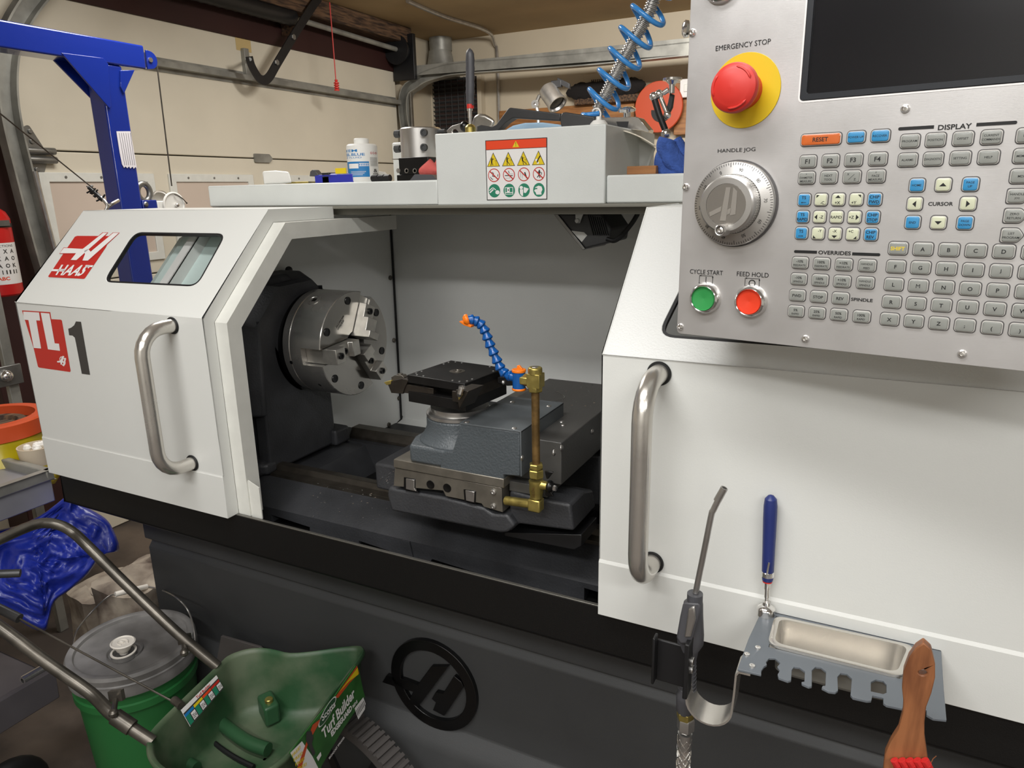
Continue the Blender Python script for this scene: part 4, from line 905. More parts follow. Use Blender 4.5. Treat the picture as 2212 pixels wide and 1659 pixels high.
# faceplate with a cut-out for the screen
m = MB(); U1, V1 = 345, 420
sc0 = rrect(99, 203.5, 335, 400, 3)
m.plate([rrect(0, 0, U1, V1, 4), sc0], PO, pu*.001, pv*.001, -.003, 0)
fp = m.build('faceplate', 'panel_alu', cp, bevel=.0006)
MB().plate([rrect(3, 6, U1-3, V1-3, 3)], PO, pu*.001, pv*.001, -.075, -.0031).build('panel_box', 'tray_paint', cp, bevel=.003)
m = MB(); ring = rrect(99.4, 203.9, 334.6, 399.6, 3); inn = rrect(104, 208.5, 330, 395, 2)
m.plate([ring, inn[::-1]], PO, pu*.001, pv*.001, -.0025, .0008)
bz = m.build('screen_bezel', 'screen_bezel', cp, bevel=.0004)
MB().plate([inn], PO, pu*.001, pv*.001, -.003, -.0018).build('screen', 'screen', bz)
m = MB(); m.plate([rrect(97.6, 202.1, 336.4, 401, 4), rrect(98.9, 203.4, 335.1, 399.7, 3)[::-1]], PO, pu*.001, pv*.001, -.0, .0003); m.build('cutout_edge', 'white_print', fp)
# printed legends on the plate
def ptext(m, s, uc, vc, h, w=.0004*1000, mi=0, bold=.012, wid=None, maxw=None):
    a = aspect(s, bold); W_ = wid or h*a
    if maxw and W_ > maxw: W_ = maxw
    m.text(s, pp_(uc-W_/2, vc-h/2, w), pu*W_*.001, pv*h*.001, mi, bold=bold)
m = MB()
ptext(m, 'EMERGENCY STOP', 48.5, 252.0, 4.1, wid=47, bold=0)
ptext(m, 'HANDLE JOG', 48.5, 167.2, 4.1, wid=33.5, bold=0)
ptext(m, 'CYCLE START', 26.8, 60.6, 4.1, wid=32, bold=0)
ptext(m, 'FEED HOLD', 70.2, 60.8, 4.1, wid=28.5, bold=0)
m.build('plate_lettering', 'black_print', fp)
m = MB(); ptext(m, 'DISPLAY', 212, 176.7, 3.7, wid=21.5, bold=.02); ptext(m, 'CURSOR', 209.5, 121.6, 2.8, wid=16.5, bold=.02); ptext(m, 'OVERRIDES', 137.2, 82.3, 3.2, wid=25.5, bold=.02); ptext(m, 'SPINDLE', 162, 44.9, 2.7, wid=16.5, bold=.02)
m.build('group_lettering', 'black_print', fp)
def barp(u0, u1, vc, h=2.4, left=True):
    P = circ(u0+h/2, vc, h/2, 12) if left else circ(u1-h/2, vc, h/2, 12)
    pts = ([(u1, vc-h/2), (u1, vc+h/2), (u0+h/2, vc+h/2)]+[(u0+h/2-h/2*sin(R(t)), vc+h/2*cos(R(t))) for t in range(0, 181, 20)]) if left else \
          ([(u0, vc+h/2), (u0, vc-h/2), (u1-h/2, vc-h/2)]+[(u1-h/2+h/2*sin(R(t)), vc-h/2*cos(R(t))) for t in range(0, 181, 20)])
    MB().plate([pts], PO, pu*.001, pv*.001, 0, .0003).build('heading_bar', 'black_print', fp)
barp(174.5, 198.5, 177.4); barp(225.5, 250, 177.2, left=False); barp(104.5, 123.3, 82.3); barp(151, 172, 82.0, left=False)
def sym(uc, vc, circle):
    m = MB(); w_, h = 6.4, 4.2; L = lambda a, b, t=.45: m.plate([[(a[0]+t/2*(1 if i in (1, 2) else -1)*(b[0] == a[0]) , 0) for i in range(4)]], PO, pu, pv, 0, 0) if False else None
    def ln(x0, y0, x1, y1, t=.4): m.plate([[(x0-t/2, y0-t/2), (x1+t/2, y0-t/2), (x1+t/2, y1+t/2), (x0-t/2, y1+t/2)]], PO, pu*.001, pv*.001, 0, .0003)
    ln(uc-w_, vc-h, uc+w_-1, vc-h); ln(uc-w_+1, vc+h, uc+w_, vc+h); ln(uc-w_, vc-h+1, uc-w_, vc+h); ln(uc+w_, vc-h, uc+w_, vc+h-1)
    tri = lambda a: m.plate([a], PO, pu*.001, pv*.001, 0, .0003)
    tri([(uc+w_-1.6, vc-h-.7), (uc+w_+.4, vc-h), (uc+w_-1.6, vc-h+.7)]); tri([(uc-w_+1.6, vc+h+.7), (uc-w_-.4, vc+h), (uc-w_+1.6, vc+h-.7)]); tri([(uc-w_-.7, vc-h+1.6), (uc-w_, vc-h-.4), (uc-w_+.7, vc-h+1.6)]); tri([(uc+w_+.7, vc+h-1.6), (uc+w_, vc+h+.4), (uc+w_-.7, vc+h-1.6)])
    if circle: m.plate([circ(uc, vc, 3.1, 24), circ(uc, vc, 2.3, 24)[::-1]], PO, pu*.001, pv*.001, 0, .0003)
    else: ln(uc, vc-3, uc, vc+3, .6)
    m.build('cycle_symbol', 'black_print', fp)
sym(26.9, 53.0, False); sym(70.2, 53.0, True)
# keys
def key(uc, vc, w_, h, col, lines=(), arrow=None, tcol='black_print', shape=None, blank=False):
    r = 2.3
    ol = rrect(uc-w_/2-.75, vc-h/2-.75, uc+w_/2+.75, vc+h/2+.75, r+.6); cap = rrect(uc-w_/2+.55, vc-h/2+.55, uc+w_/2-.55, vc+h/2-.55, r-.5); rim = rrect(uc-w_/2, vc-h/2, uc+w_/2, vc+h/2, r)
    if shape == 'tag':
        def tg(e): return [(p.x, p.y) for p in rpoly([V((uc-w_/2-e, vc-h/2-e, 0)), V((uc+w_/2-3, vc-h/2-e, 0)), V((uc+w_/2+e+.5, vc, 0)), V((uc+w_/2-3, vc+h/2+e, 0)), V((uc-w_/2-e, vc+h/2+e, 0))], 2)]
        ol, rim, cap = tg(.75), tg(0), tg(-.55)
    m = MB()
    m.plate([ol], PO, pu*.001, pv*.001, 0, .0002, 1)
    m.plate([rim], PO, pu*.001, pv*.001, .0001, .0012, 2)
    c_ = (uc, vc); sh = lambda P, k: [(c_[0]+(x-c_[0])*k, c_[1]+(y-c_[1])*(k-.02)) for x, y in P]
    m.loft([[pp_(x, y, z) for x, y in P] for P, z in ((cap, 1.0), (cap, 1.9), (sh(cap, .95), 2.45), (sh(cap, .86), 2.6))])
    k = m.build('key', ['key_'+col, 'key_line', 'key_rim'], cp, angle=25)
    m = MB(); W0 = 2.64
    for t, du, dv, hh in lines: ptext(m, t, uc+du, vc+dv, hh, w=W0, maxw=w_*.86, bold=0 if t == 'M' else (.022 if hh > 2 else .012))
    if arrow:
        a, du, dv, s = arrow
        P = {'u': [(-1.3, -.6), (1.3, -.6), (0, .75)], 'd': [(-1.3, .6), (0, -.75), (1.3, .6)], 'l': [(.6, 1.3), (-.75, 0), (.6, -1.3)], 'r': [(-.6, -1.3), (.75, 0), (-.6, 1.3)],
             'ul': [(-1, 1), (-1, -1), (1, 1)], 'ur': [(-1, 1), (1, -1), (1, 1)], 'dl': [(-1, -1), (1, -1), (-1, 1)], 'dr': [(-1, -1), (1, -1), (1, 1)], 'L': [(-1.9, 0), (-.9, .6), (-.9, .2), (1.8, .2), (1.8, -.2), (-.9, -.2), (-.9, -.6)], 'R': [(1.9, 0), (.9, -.6), (.9, -.2), (-1.8, -.2), (-1.8, .2), (.9, .2), (.9, .6)], '/': [(-1.6, -1.5), (-1.35, -1.5), (1.6, 1.5), (1.35, 1.5)]}[a]
        m.add([pp_(uc+du+x*s, vc+dv+y*s, W0) for x, y in P], [tuple(range(len(P)))])
    if m.f: m.build('legend', tcol, k)
    return k
G_ = 'gray'
key(118.6, 172.7, 31, 9.2, 'orange', [('RESET', 0, 0, 3.4)])
key(145.2, 173, 13.2, 9.2, 'blue', [('POWER UP', 0, 0, 1.7)]); key(162.7, 173, 13.2, 9.2, 'blue', [('RECOVER', 0, 0, 1.7)])
CU = [110, 127.5, 145, 162.7]
for i, t in enumerate(('F1', 'F2', 'F3', 'F4')): key(CU[i], 155.8, 13, 10, G_, [(t, 0, 0, 3.6)])
key(CU[0], 142.8, 13, 10, G_, [('X', 0, 3, 1.0), ('DIAMETER', 0, .2, 1.6), ('MEASURE', 0, -2.6, 1.6)]); key(CU[1], 142.8, 13, 10, G_, [('NEXT', 0, 1.4, 1.7), ('TOOL', 0, -1.6, 1.7)])
key(CU[2], 142.8, 13, 10, G_, [('X', -2.6, 2.1, 1.7), ('Z', 2.6, -1.9, 1.7)], ('/', 0, 0, 1.4)); key(CU[3], 142.8, 13, 10, G_, [('Z', 0, 3, 1.0), ('FACE', 0, .4, 1.7), ('MEASURE', 0, -2.4, 1.7)])
JU = [109.6, 123, 136.4, 150, 163.6]; JV = [125.2, 111.3, 97.8]
J = [[('blue', [('TS', 0, 1.7, 2.5)], ('L', 0, -2.2, 1.1)), ('cream', [('-C', 1.6, -2.4, 2.3)], ('ul', -2.2, 2.6, 1.2)), ('cream', [('+X', 0, -2.4, 2.3)], ('u', 0, 2.3, 1.7)), ('cream', [('+Y', -1.2, -2.4, 2.3)], ('ur', 2.4, 2.6, 1.2)), ('blue', [('CHIP', 0, 1.9, 2.4), ('FWD', 0, -1.9, 2.4)], None)],
     [('blue', [('TS', 0, 1.9, 2.4), ('RAPID', 0, -1.9, 2.4)], None), ('cream', [('-Z', 1.9, 0, 2.3)], ('l', -2.4, 0, 1.7)), ('cream', [('RAPID', 0, 0, 2.3)], None), ('cream', [('+Z', -1.9, 0, 2.3)], ('r', 2.4, 0, 1.7)), ('blue', [('CHIP', 0, 1.9, 2.4), ('STOP', 0, -1.9, 2.4)], None)],
     [('blue', [('TS', 0, 1.7, 2.5)], ('R', 0, -2.2, 1.1)), ('cream', [('-Y', 1.8, 2.3, 2.2)], ('dl', -2.2, -2.6, 1.2)), ('cream', [('-X', 0, 2.3, 2.2)], ('d', 0, -2.2, 1.7)), ('cream', [('+C', -1.2, 2.3, 2.2)], ('dr', 2.2, -2.5, 1.2)), ('blue', [('CHIP', 0, 1.9, 2.4), ('REV', 0, -1.9, 2.4)], None)]]
for j in range(3):
    for i in range(5): c_, l, a = J[j][i]; key(JU[i], JV[j], 10, 10, c_, l, a)
rows = [[('-10%', 'FEEDRATE'), ('100%', 'FEEDRATE'), ('+10%', 'FEEDRATE'), ('HANDLE', 'FEED')], [('-10%', 'SPINDLE'), ('100%', 'SPINDLE'), ('+10%', 'SPINDLE'), ('HANDLE', 'SPINDLE')], [('FWD',), ('STOP',), ('REV',), None], [('5%', 'RAPID'), ('25%', 'RAPID'), ('50%', 'RAPID'), ('100%', 'RAPID')]]
OU = [110.6, 128.1, 145.6, 163.4]; OV = [73, 59.1, 45, 31.1]
for j in range(4):
    for i in range(4):
        t = rows[j][i]
        if not t: continue
        key(OU[i], OV[j], 13, 9.8, G_, [(t[0], 0, 0, 2.5)] if len(t) == 1 else [(t[0], 0, 1.4, 2.2 if '%' in t[0] else 1.6), (t[1], 0, -1.9, 1.6)])
DU = [183.9, 201, 218.6, 236.2]
for j, r_ in enumerate((('PROGRAM', 'POSITION', 'OFFSET', 'CURRENT|COMMANDS'), ('ALARMS', 'DIAGNOSTIC', 'SETTING', 'HELP'))):
    for i, t in enumerate(r_):
        t = t.split('|'); key(DU[i]-.2, (168, 154.3)[j], 13, 10, G_, [(t[0], 0, 0, 1.6)] if len(t) == 1 else [(t[0], 0, 1.3, 1.5), (t[1], 0, -1.5, 1.5)])
for u_, v_, c_, l, a in ((192.2, 135.5, 'blue', [('HOME', 0, 0, 1.7)], None), (209.7, 135.5, 'cream', [], ('u', 0, 0, 1.9)), (227.2, 135.5, 'blue', [('PAGE', 0, 1.4, 1.6), ('UP', 0, -1.4, 1.6)], None),
                         (192.2, 121.6, 'cream', [], ('l', 0, 0, 1.9)), (227.4, 121.6, 'cream', [], ('r', 0, 0, 1.9)),
                         (192.4, 107.7, 'blue', [('END', 0, 0, 1.7)], None), (209.8, 107.7, 'cream', [], ('d', 0, 0, 1.9)), (227.2, 107.7, 'blue', [('PAGE', 0, 1.4, 1.6), ('DOWN', 0, -1.4, 1.6)], None)):
    key(u_, v_, 10.4, 10, c_, l, a)
LU = [184.4, 201.8, 219.3, 236.7, 254.2, 271.7]; LV = [87.5, 73.2, 59, 45, 30.8]
chars = ['.ABCDE', 'FGHIJK', 'LMNOPQ', 'RSTUVW', 'XYZ;()']
for j in range(5):
    for i in range(6):
        c_ = chars[j][i]
        if c_ == '.': key(LU[0], LV[0], 13.4, 10, G_, [('SHIFT', 0, 0, 3)], tcol='yellow_print')
        else: key(LU[i], LV[j], 13.4, 10, G_, [(c_, 0, -.8 if c_ in ';()' else 0, 2.2 if c_ == ';' else (3.6 if c_ in '()' else 3))])
for v_, t, s in ((168, 'EDIT', None), (154.3, 'MEMORY', None), (140.5, 'MDI', None), (126.8, 'HANDLE|JOG', 'tag'), (113, 'ZERO|RETURN', 'tag'), (99.2, 'LIST|PROGRAM', 'tag')):
    t = t.split('|'); key(257.4, v_, 13.2, 10, G_, [(t[0], 0, 0, 1.6)] if len(t) == 1 else [(t[0], -.4, 1.4, 1.6), (t[1], -.4, -1.5, 1.6)], shape=s)
# screws
for u_, v_ in ((2.9, 267.4), (3.1, 137.3), (3.6, 6.8), (120.2, 7.6), (237.6, 8.4), (177.8, 191.7)):
    MB().lathe([(0, 0), (.0034, 0), (.0032, .0012), (.0022, .0024), (.0013, .0026), (.0013, .0012), (0, .0012)], pp_(u_+.0, v_, 0), pn, 20).build('screw', 'chrome', cp)
# push buttons
def pbutton(uc, vc, m_, lab=None):
    b = MB().lathe([(0, 0), (.0152, 0), (.0150, .002), (.0135, .0058), (.0118, .0072), (.0113, .0068), (.0110, .003), (0, .003)], pp_(uc, vc, 0), pn, 40).build('button_bezel', 'chrome', cp)
    MB().lathe([(0, .0045), (.0102, .006), (.0108, .0072), (.0110, .006), (.011, .003)], pp_(uc, vc, 0), pn, 36).build('button_cap', m_, b)
pbutton(27.5, 36.5, 'button_green'); pbutton(70.4, 36.8, 'button_red'); pbutton(27.6, 301, 'button_green'); pbutton(73, 303.5, 'button_red')
# emergency stop
es = MB().lathe([(0, 0), (.0300, 0), (.0302, .0005), (.0300, .001), (0, .001)], pp_(53.0, 215.6, 0), pn, 56).build('stop_disc', 'yellow', cp)
e = MB().lathe([(0, .001), (.0150, .001), (.0150, .012), (.0165, .013), (.0192, .021), (.0198, .023), (.0198, .0255), (.0188, .0285), (.0150, .0310), (.0140, .0312), (.0115, .0322), (.006, .0333), (0, .0336)], pp_(53.0, 215.6, 0), pn, 48)
eo = e.build('mushroom_button', 'red', cp)
m = MB()
for a0 in (20, 140, 260):
    P = [pp_(53+16.0*cos(R(a)), 215.6+16.0*sin(R(a)), 30.6) for a in range(a0, a0+62, 6)]
    m.tube(P, [.0002]+[.0011]*(len(P)-2)+[.0002], 6)
m.build('twist_arrows', 'red', eo)
# jog handwheel
jc = (50.8, 122.0); J_ = lambda u_, v_, w_: pp_(jc[0]+u_, jc[1]+v_, w_)
MB().lathe([(0, 0), (.0375, 0), (.0375, .0015), (0, .0015)], J_(0, 0, 0), pn, 60).build('dial_base', 'key_line', cp)
dl = MB().lathe([(0, .0015), (.0362, .0015), (.0362, .006), (.0355, .007), (.0255, .0095), (.025, .008), (0, .008)], J_(0, 0, 0), pn, 72).build('dial_ring', 'dial_alu', cp)
m = MB()
conez = lambda r: 7.12+(35.5-r)/10*2.45
for k in range(100):
    a = R(90+6-k*3.6*1.0); r0 = 31.6 if k % 10 == 0 else (32.6 if k % 5 == 0 else 33.2); r1 = 35.2; dx, dy = cos(a), sin(a); t = .22
    m.add([J_(r0*dx-t*dy, r0*dy+t*dx, conez(r0)+.1), J_(r1*dx-t*dy, r1*dy+t*dx, conez(r1)+.1), J_(r1*dx+t*dy, r1*dy-t*dx, conez(r1)+.1), J_(r0*dx+t*dy, r0*dy-t*dx, conez(r0)+.1)], [(0, 1, 2, 3)])
for k in range(10):
    a = R(90+6+18-k*36); t = str(k*10) if k == 0 else str(100-k*10); r = 29.3; dx, dy = cos(a), sin(a); W_ = 1.7*len(t)
    o = J_(r*dx - dy*-W_/2*1 - dx*1.3, r*dy + dx*-W_/2*-1*-1 - dy*1.3, conez(r)) if False else None
    uu = (dy, -dx); c0 = (r*dx-uu[0]*W_/2-dx*1.4, r*dy-uu[1]*W_/2-dy*1.4)
    m.text(t, J_(c0[0], c0[1], conez(28)+.25), (pu*uu[0]+pv*uu[1])*W_*.001, (pu*dx+pv*dy)*.0028-pn*.0006)
m.build('dial_marks', 'black_print', dl)
kn = MB(); prof = [(0, .008), (.0248, .008), (.0248, .018), (.0238, .0225), (.0225, .0235), (.0178, .0238), (.0176, .0232), (0, .0232)]
kno = kn.lathe(prof, J_(0, 0, 0), pn, 72).build('dial_knob', 'dial_alu', cp)
m = MB()
for k in range(72):
    a = R(k*5); n = pu*cos(a)+pv*sin(a); m.obox(J_(0, 0, 13)+n*.0248, n*.0004, (pu*-sin(a)+pv*cos(a))*.0005, pn*.0040)
m.build('knurling', 'dial_alu', kno)
MB().lathe([(0, .0232), (.0174, .0232), (.0174, .0236), (0, .0237)], J_(0, 0, 0), pn, 48).build('dial_cap', 'dial_cap', kno)
m = MB()
for P in ([(-4.4, -13.5), (1.0, -13.5), (3.5, 14.5), (-.5, 14.5)], [(4.2, -9), (9.2, -8), (9.6, 11), (6.0, 14.5)], [(-14.5, -6.5), (-3.5, -1.2), (-4, -5.5), (-13.5, -10)], [(2.0, -4), (5, -2.5), (5, -7), (1.6, -8.5)]):
    m.add([J_(a, b, 23.9) for a, b in P], [(0, 1, 2, 3)])
m.build('dial_emblem', 'dial_mark', kno)
g0 = J_(0, -21.2, 21); MB().lathe([(0, 0), (.0052, 0), (.0052, .012), (.0042, .0132), (.0036, .013), (.0030, .0105), (0, .0105)], g0, pn, 24).build('crank_grip', 'dial_alu', kno)
MB().lathe([(0, .0108), (.0029, .0108), (.0028, .0122), (.0014, .0126), (.0013, .0116), (0, .0116)], g0, pn, 18).build('grip_screw', 'chrome', kno)
# arm that carries the panel
MB().tube([pp_(200, 415, -40), pp_(200, 700, -40)], .03, 24).build('hanging_arm', 'tray_paint', cp)
MB().lathe([(0, 0), (.008, .0), (.0085, .003), (.006, .005), (0, .006)], at(1486, 62, Y=.80), (-1, -.5, .0), 20).build('side_knob', 'chrome', cp)
# ================================================================== THINGS HANGING ON THE RIGHT DOOR
PX = lambda pts, Y: [at(*p, Y=Y) for p in pts]
zs = at(1640, 1312, Y=FY).z
H = lambda px, py, z=zs: at(px, py, Z=z)
th = thing('tool_holder', 'gray steel shelf with slots and a hanging hook fixed to the right lathe door', 'tool holder', (0, .70, zs-.05))
P9 = zz(1400, 1040, 2.68)
hp_ = lambda x, y: H(*P9(x, y))
raw = [(672, 705), (1690, 912), (1728, 1380), (1650, 1372), (1612, 1350), (1612, 1320), (1490, 1318), (1380, 1295), (1362, 1282), (1362, 1250), (1300, 1238), (1292, 1268), (1270, 1270), (1185, 1250), (1172, 1235), (1180, 1140), (1150, 1112), (1115, 1108), (1096, 1130), (1100, 1208), (1085, 1220), (1045, 1215), (1005, 1195), (1010, 1182), (1026, 1182), (1030, 1100), (1000, 1075), (970, 1072), (948, 1092), (948, 1185), (930, 1188), (890, 1170), (888, 1160), (905, 1158), (908, 1100), (875, 1075), (845, 1072), (832, 1090), (828, 1150), (810, 1155), (755, 1135), (750, 1115), (762, 1095), (748, 1072), (765, 1050), (735, 1022), (700, 1022), (682, 1045), (688, 1060), (672, 1070), (655, 1095), (655, 1118), (518, 1085)]
sh = [hp_(*p) for p in raw]
for p in sh: p.y = min(p.y, FY-.003)
pan = [hp_(*p) for p in ((745, 738), (1540, 905), (1475, 1150), (690, 955))]
y0_ = max(p.y for p in pan); ym_ = min(p.y for p in pan)
pan = rpoly([V((p.x, ym_+(p.y-ym_)*(FY-.0095-ym_)/(y0_-ym_), 0)) for p in pan], .012, 5)
cut = [((p.x-.005)*.93+.0004, .700+(p.y-.700)*.93) for p in pan]
slot = [hp_(*p) for p in ((1290, 1160), (1320, 1145), (1360, 1152), (1380, 1175), (1380, 1222), (1360, 1230), (1290, 1215))]
kL, kR, kF = hp_(720, 800), hp_(1520, 960), hp_(1000, 1040)
cFL, cFR = hp_(700, 958), hp_(1478, 1146); cBL, cBR = hp_(748, 745), hp_(1535, 912); cBL.y = cBR.y = FY-.0085
q2 = lambda l: [(p.x, p.y) for p in l]
front = [sh[-1], hp_(583, 905), cFL, cFR, hp_(1712, 1200)]+sh[2:-1]
m = MB().plate([q2(front), q2(slot)[::-1]], (0, 0, zs), (1, 0, 0), (0, 1, 0), -.0025, 0)
m.plate([q2([sh[0], cBL, cFL, hp_(583, 905)])], (0, 0, zs), (1, 0, 0), (0, 1, 0), -.0025, 0)
m.plate([q2([cBR, sh[1], hp_(1712, 1200), cFR])], (0, 0, zs), (1, 0, 0), (0, 1, 0), -.0025, 0)
m.plate([q2([sh[0], sh[1], cBR, cBL])], (0, 0, zs), (1, 0, 0), (0, 1, 0), -.0025, 0)
m.box((sh[0].x, FY-.0045, zs-.03), (sh[1].x, FY-.0025, zs))
m.build('shelf_plate', 'steel_gray_paint', th, bevel=.0004)
for x, y in ((635, 967), (572, 1005), (602, 1072)):
    MB().lathe([(0, 0), (.0032, 0), (.0028, .0018), (.0012, .0022), (.001, .001), (0, .001)], hp_(x, y), (0, 0, 1), 16).build('screw', 'chrome', th)
# aluminium hook strap: up from the J hook to the shelf
hx = hp_(520, 1085); hy0, hy1 = hx.y, hx.y+.032
pth = [V((hx.x+.012, 0, zs-.0035)), V((hx.x+.001, 0, zs-.004)), V((hx.x-.0015, 0, zs-.008)), V((hx.x-.002, 0, zs-.03)), V((hx.x-.003, 0, zs-.05))]
cxh, czh, rh = hx.x-.026, zs-.052, .023
pth += [V((cxh+rh*cos(R(a)), 0, czh+rh*sin(R(a)))) for a in range(0, -181, -15)] + [V((cxh-rh-.001, 0, czh+.02)), V((cxh-rh-.001, 0, czh+.034))]
m = MB(); rr = []
for i, p in enumerate(pth):
    a, b = pth[max(i-1, 0)], pth[min(i+1, len(pth)-1)]; t = (b-a).normalized(); n = V((t.z, 0, -t.x))*.001
    rr.append([V((p.x, hy0, p.z))-n, V((p.x, hy1, p.z))-n, V((p.x, hy1, p.z))+n, V((p.x, hy0, p.z))+n])
m.loft(rr).build('hook_strap', 'stainless', th)
ex, ez = cxh-rh-.003, czh+.03
MB().box((ex-.001, hy0-.002, ez-.03), (ex+.004, hy0+.018, ez+.035)).box((ex-.036, hy0+.004, ez-.028), (ex-.033, hy0+.016, ez+.028)).box((ex-.034, hy0+.016, ez-.03), (ex+.002, hy0+.019, ez+.02)).build('gun_cradle', 'black_plastic', th, bevel=.0012)
for dz in (-.002, .008): MB().disc((ex+.004, hy0+.012, ez+dz), (1, 0, 0), .0045, .0022, 14).build('cradle_screw', 'chrome', th)
# steel pan sitting in the shelf
sp = thing('steel_pan', 'small shiny stainless steel pan set into the gray shelf', 'pan', (sum(p.x for p in pan)/len(pan), sum(p.y for p in pan)/len(pan), zs-.06))
cxp, cyp = sum(p.x for p in pan)/len(pan), sum(p.y for p in pan)/len(pan)
sca = lambda k, z: [V((cxp+(p.x-cxp)*k if True else 0, cyp+(p.y-cyp)*max(k-(1-k)*.9, k*.8), z)) for p in pan]
m = MB().loft([sca(1, zs+.0002), sca(1, zs+.003), sca(.965, zs+.004), sca(.91, zs+.0035), sca(.90, zs+.001), sca(.87, zs-.028), sca(.83, zs-.032), sca(.3, zs-.0325), sca(.02, zs-.0325)], caps=False); m.build('pan_body', 'stainless', sp, angle=60)
MB().loft([sca(.905, zs-.003), sca(.88, zs-.031), sca(.83, zs-.035), sca(.02, zs-.035)], caps=False).build('pan_underside', 'galvanised', sp)
# magnetic pick-up tool
mg = hp_(680, 770); MY = mg.y
pk = thing('pickup_tool', 'blue handled magnetic pick-up tool standing on the left corner of the gray shelf', 'pick-up tool', (mg.x, MY, zs))
zt_ = lambda py: at(1655, py, Y=MY).z
MB().lathe([(0, 0), (.0098, 0), (.0098, .008), (.0085, .010), (.0045, .012), (.0045, .016), (0, .016)], (mg.x, MY, zs+.0002), (0, 0, 1), 28).build('magnet', 'chrome', pk)
up2 = (at(1664, 1080, Y=MY)-V((mg.x, MY, zs))).normalized(); b0 = V((mg.x, MY, zs+.014)); Lk = (at(1664, 1068, Y=MY)-b0).length
MB().lathe([(.0022, 0), (.0022, Lk*.06), (.0028, Lk*.06), (.0028, Lk*.14), (.0034, Lk*.14), (.0034, Lk*.22), (0, Lk*.22)], b0, up2, 16).build('telescopic_rod', 'chrome', pk)
MB().lathe([(0, Lk*.205), (.0052, Lk*.205), (.0052, Lk*.215), (0, Lk*.215)], b0, up2, 20).build('red_ring', 'red', pk)
MB().lathe([(0, Lk*.215), (.0056, Lk*.22), (.0063, Lk*.26), (.0066, Lk*.5), (.0072, Lk*.8), (.0071, Lk*.9), (.0062, Lk*.96), (.003, Lk*.99), (0, Lk)], b0, up2, 26).build('handle', 'tool_blue', pk)
MB().lathe([(.0062, Lk*.255), (.0068, Lk*.26), (.0068, Lk*.30), (.0062, Lk*.305)], b0, up2, 24).bar(b0+up2*Lk*.29+V((.0, -.0082, 0)), b0+up2*Lk*.42+V((0.002, -.0085, 0)), .0018, .0012, (0, 1, 0)).build('pocket_clip', 'chrome', pk)
# air blow gun
AY = .672
ag = thing('air_gun', 'gray air blow gun with a long bent steel nozzle hanging left of the shelf', 'air gun', at(1480, 1500, Y=AY))
A_ = lambda x, y, Y=AY: at(*P9(x, y), Y=Y)
MB().tube(smooth([A_(275, 645), A_(325, 400), A_(366, 195), A_(378, 165), A_(432, 55)], 5), .0031, 14).build('nozzle_tube', 'steel', ag)
MB().lathe([(.0035, 0), (.0038, 0), (.0036, .016), (.0026, .016)], A_(400, 112), A_(432, 55)-A_(400, 112), 14).build('nozzle_tip', 'steel', ag)
def blob(path, rads, ry=None):
    m = MB(); rr = []
    for (x, y), r in zip(path, rads):
        c = A_(x, y); w_ = (A_(x+r, y)-A_(x-r, y)).length/2; rr.append([c+V((w_*cos(2*pi*k/24), (ry or w_*1.05)*sin(2*pi*k/24), 0)) for k in range(24)])
    return m.loft(rr)
gb = blob([(272, 648), (270, 690), (262, 705), (258, 760), (252, 830), (248, 880), (245, 930), (232, 970), (228, 1030), (226, 1120), (222, 1215), (222, 1235), (218, 1250), (214, 1320), (214, 1335)], [44, 44, 54, 58, 66, 72, 72, 58, 48, 45, 46, 54, 52, 48, 40])
gbo = gb.build('gun_body', 'tool_gray', ag)
ribs = MB()
for y in range(1040, 1200, 22): 
    c = A_(226, y); w_ = (A_(226+47, y)-c).length; ribs.lathe([(w_, -.0009), (w_+.0008, 0), (w_, .0009)], c, (0, 0, 1), 24)
ribs.build('grip_ribs', 'tool_gray', gbo)
MB().loft([[A_(x, y, AY-.020) for x, y in ((203, 700), (300, 705), (305, 740), (262, 900), (240, 945), (185, 940), (163, 905), (185, 780))], [A_(x, y, AY-.008) for x, y in ((208, 700), (296, 705), (300, 740), (258, 900), (236, 945), (190, 940), (170, 905), (190, 780))]]).build('trigger_guard', 'tool_gray', ag, bevel=.002)
MB().prism([A_(x, y, AY-.023) for x, y in ((232, 740), (268, 725), (275, 800), (245, 905), (208, 905))], (0, .008, 0)).build('trigger', 'steel', ag, bevel=.0015)
hz = [A_(216, 1335), A_(214, 1370)]
MB().lathe([(0, 0), (.0085, 0), (.0095, .003), (.0095, .010), (0, .010)], A_(214, 1375), (0, 0, 1), 6).build('swivel_nut', 'brass', ag, bevel=.0005)
MB().lathe([(0, 0), (.0072, 0), (.0078, .002), (.0095, .003), (.0095, .016), (.0085, .018), (0, .018)], A_(216, 1445), (0, 0, 1), 6).lathe([(0, -.02), (.0078, -.02), (.0078, 0), (0, 0)], A_(214, 1455), (0, 0, 1), 20).build('hose_fitting', 'steel', ag)
e0, e1_ = A_(212, 1480), A_(208, 1480)+V((0, 0, -.35))
m = MB().tube([e0, e1_], .0070, 14)
for s in (1, -1):
    for k in range(6):
        m.tube([e0+(e1_-e0)*(i/80)+V((cos(s*i*.42+k*pi/3)*.0074, sin(s*i*.42+k*pi/3)*.0074, 0)) for i in range(81)], .0007, 5)
m.build('braided_hose', 'chrome', ag)
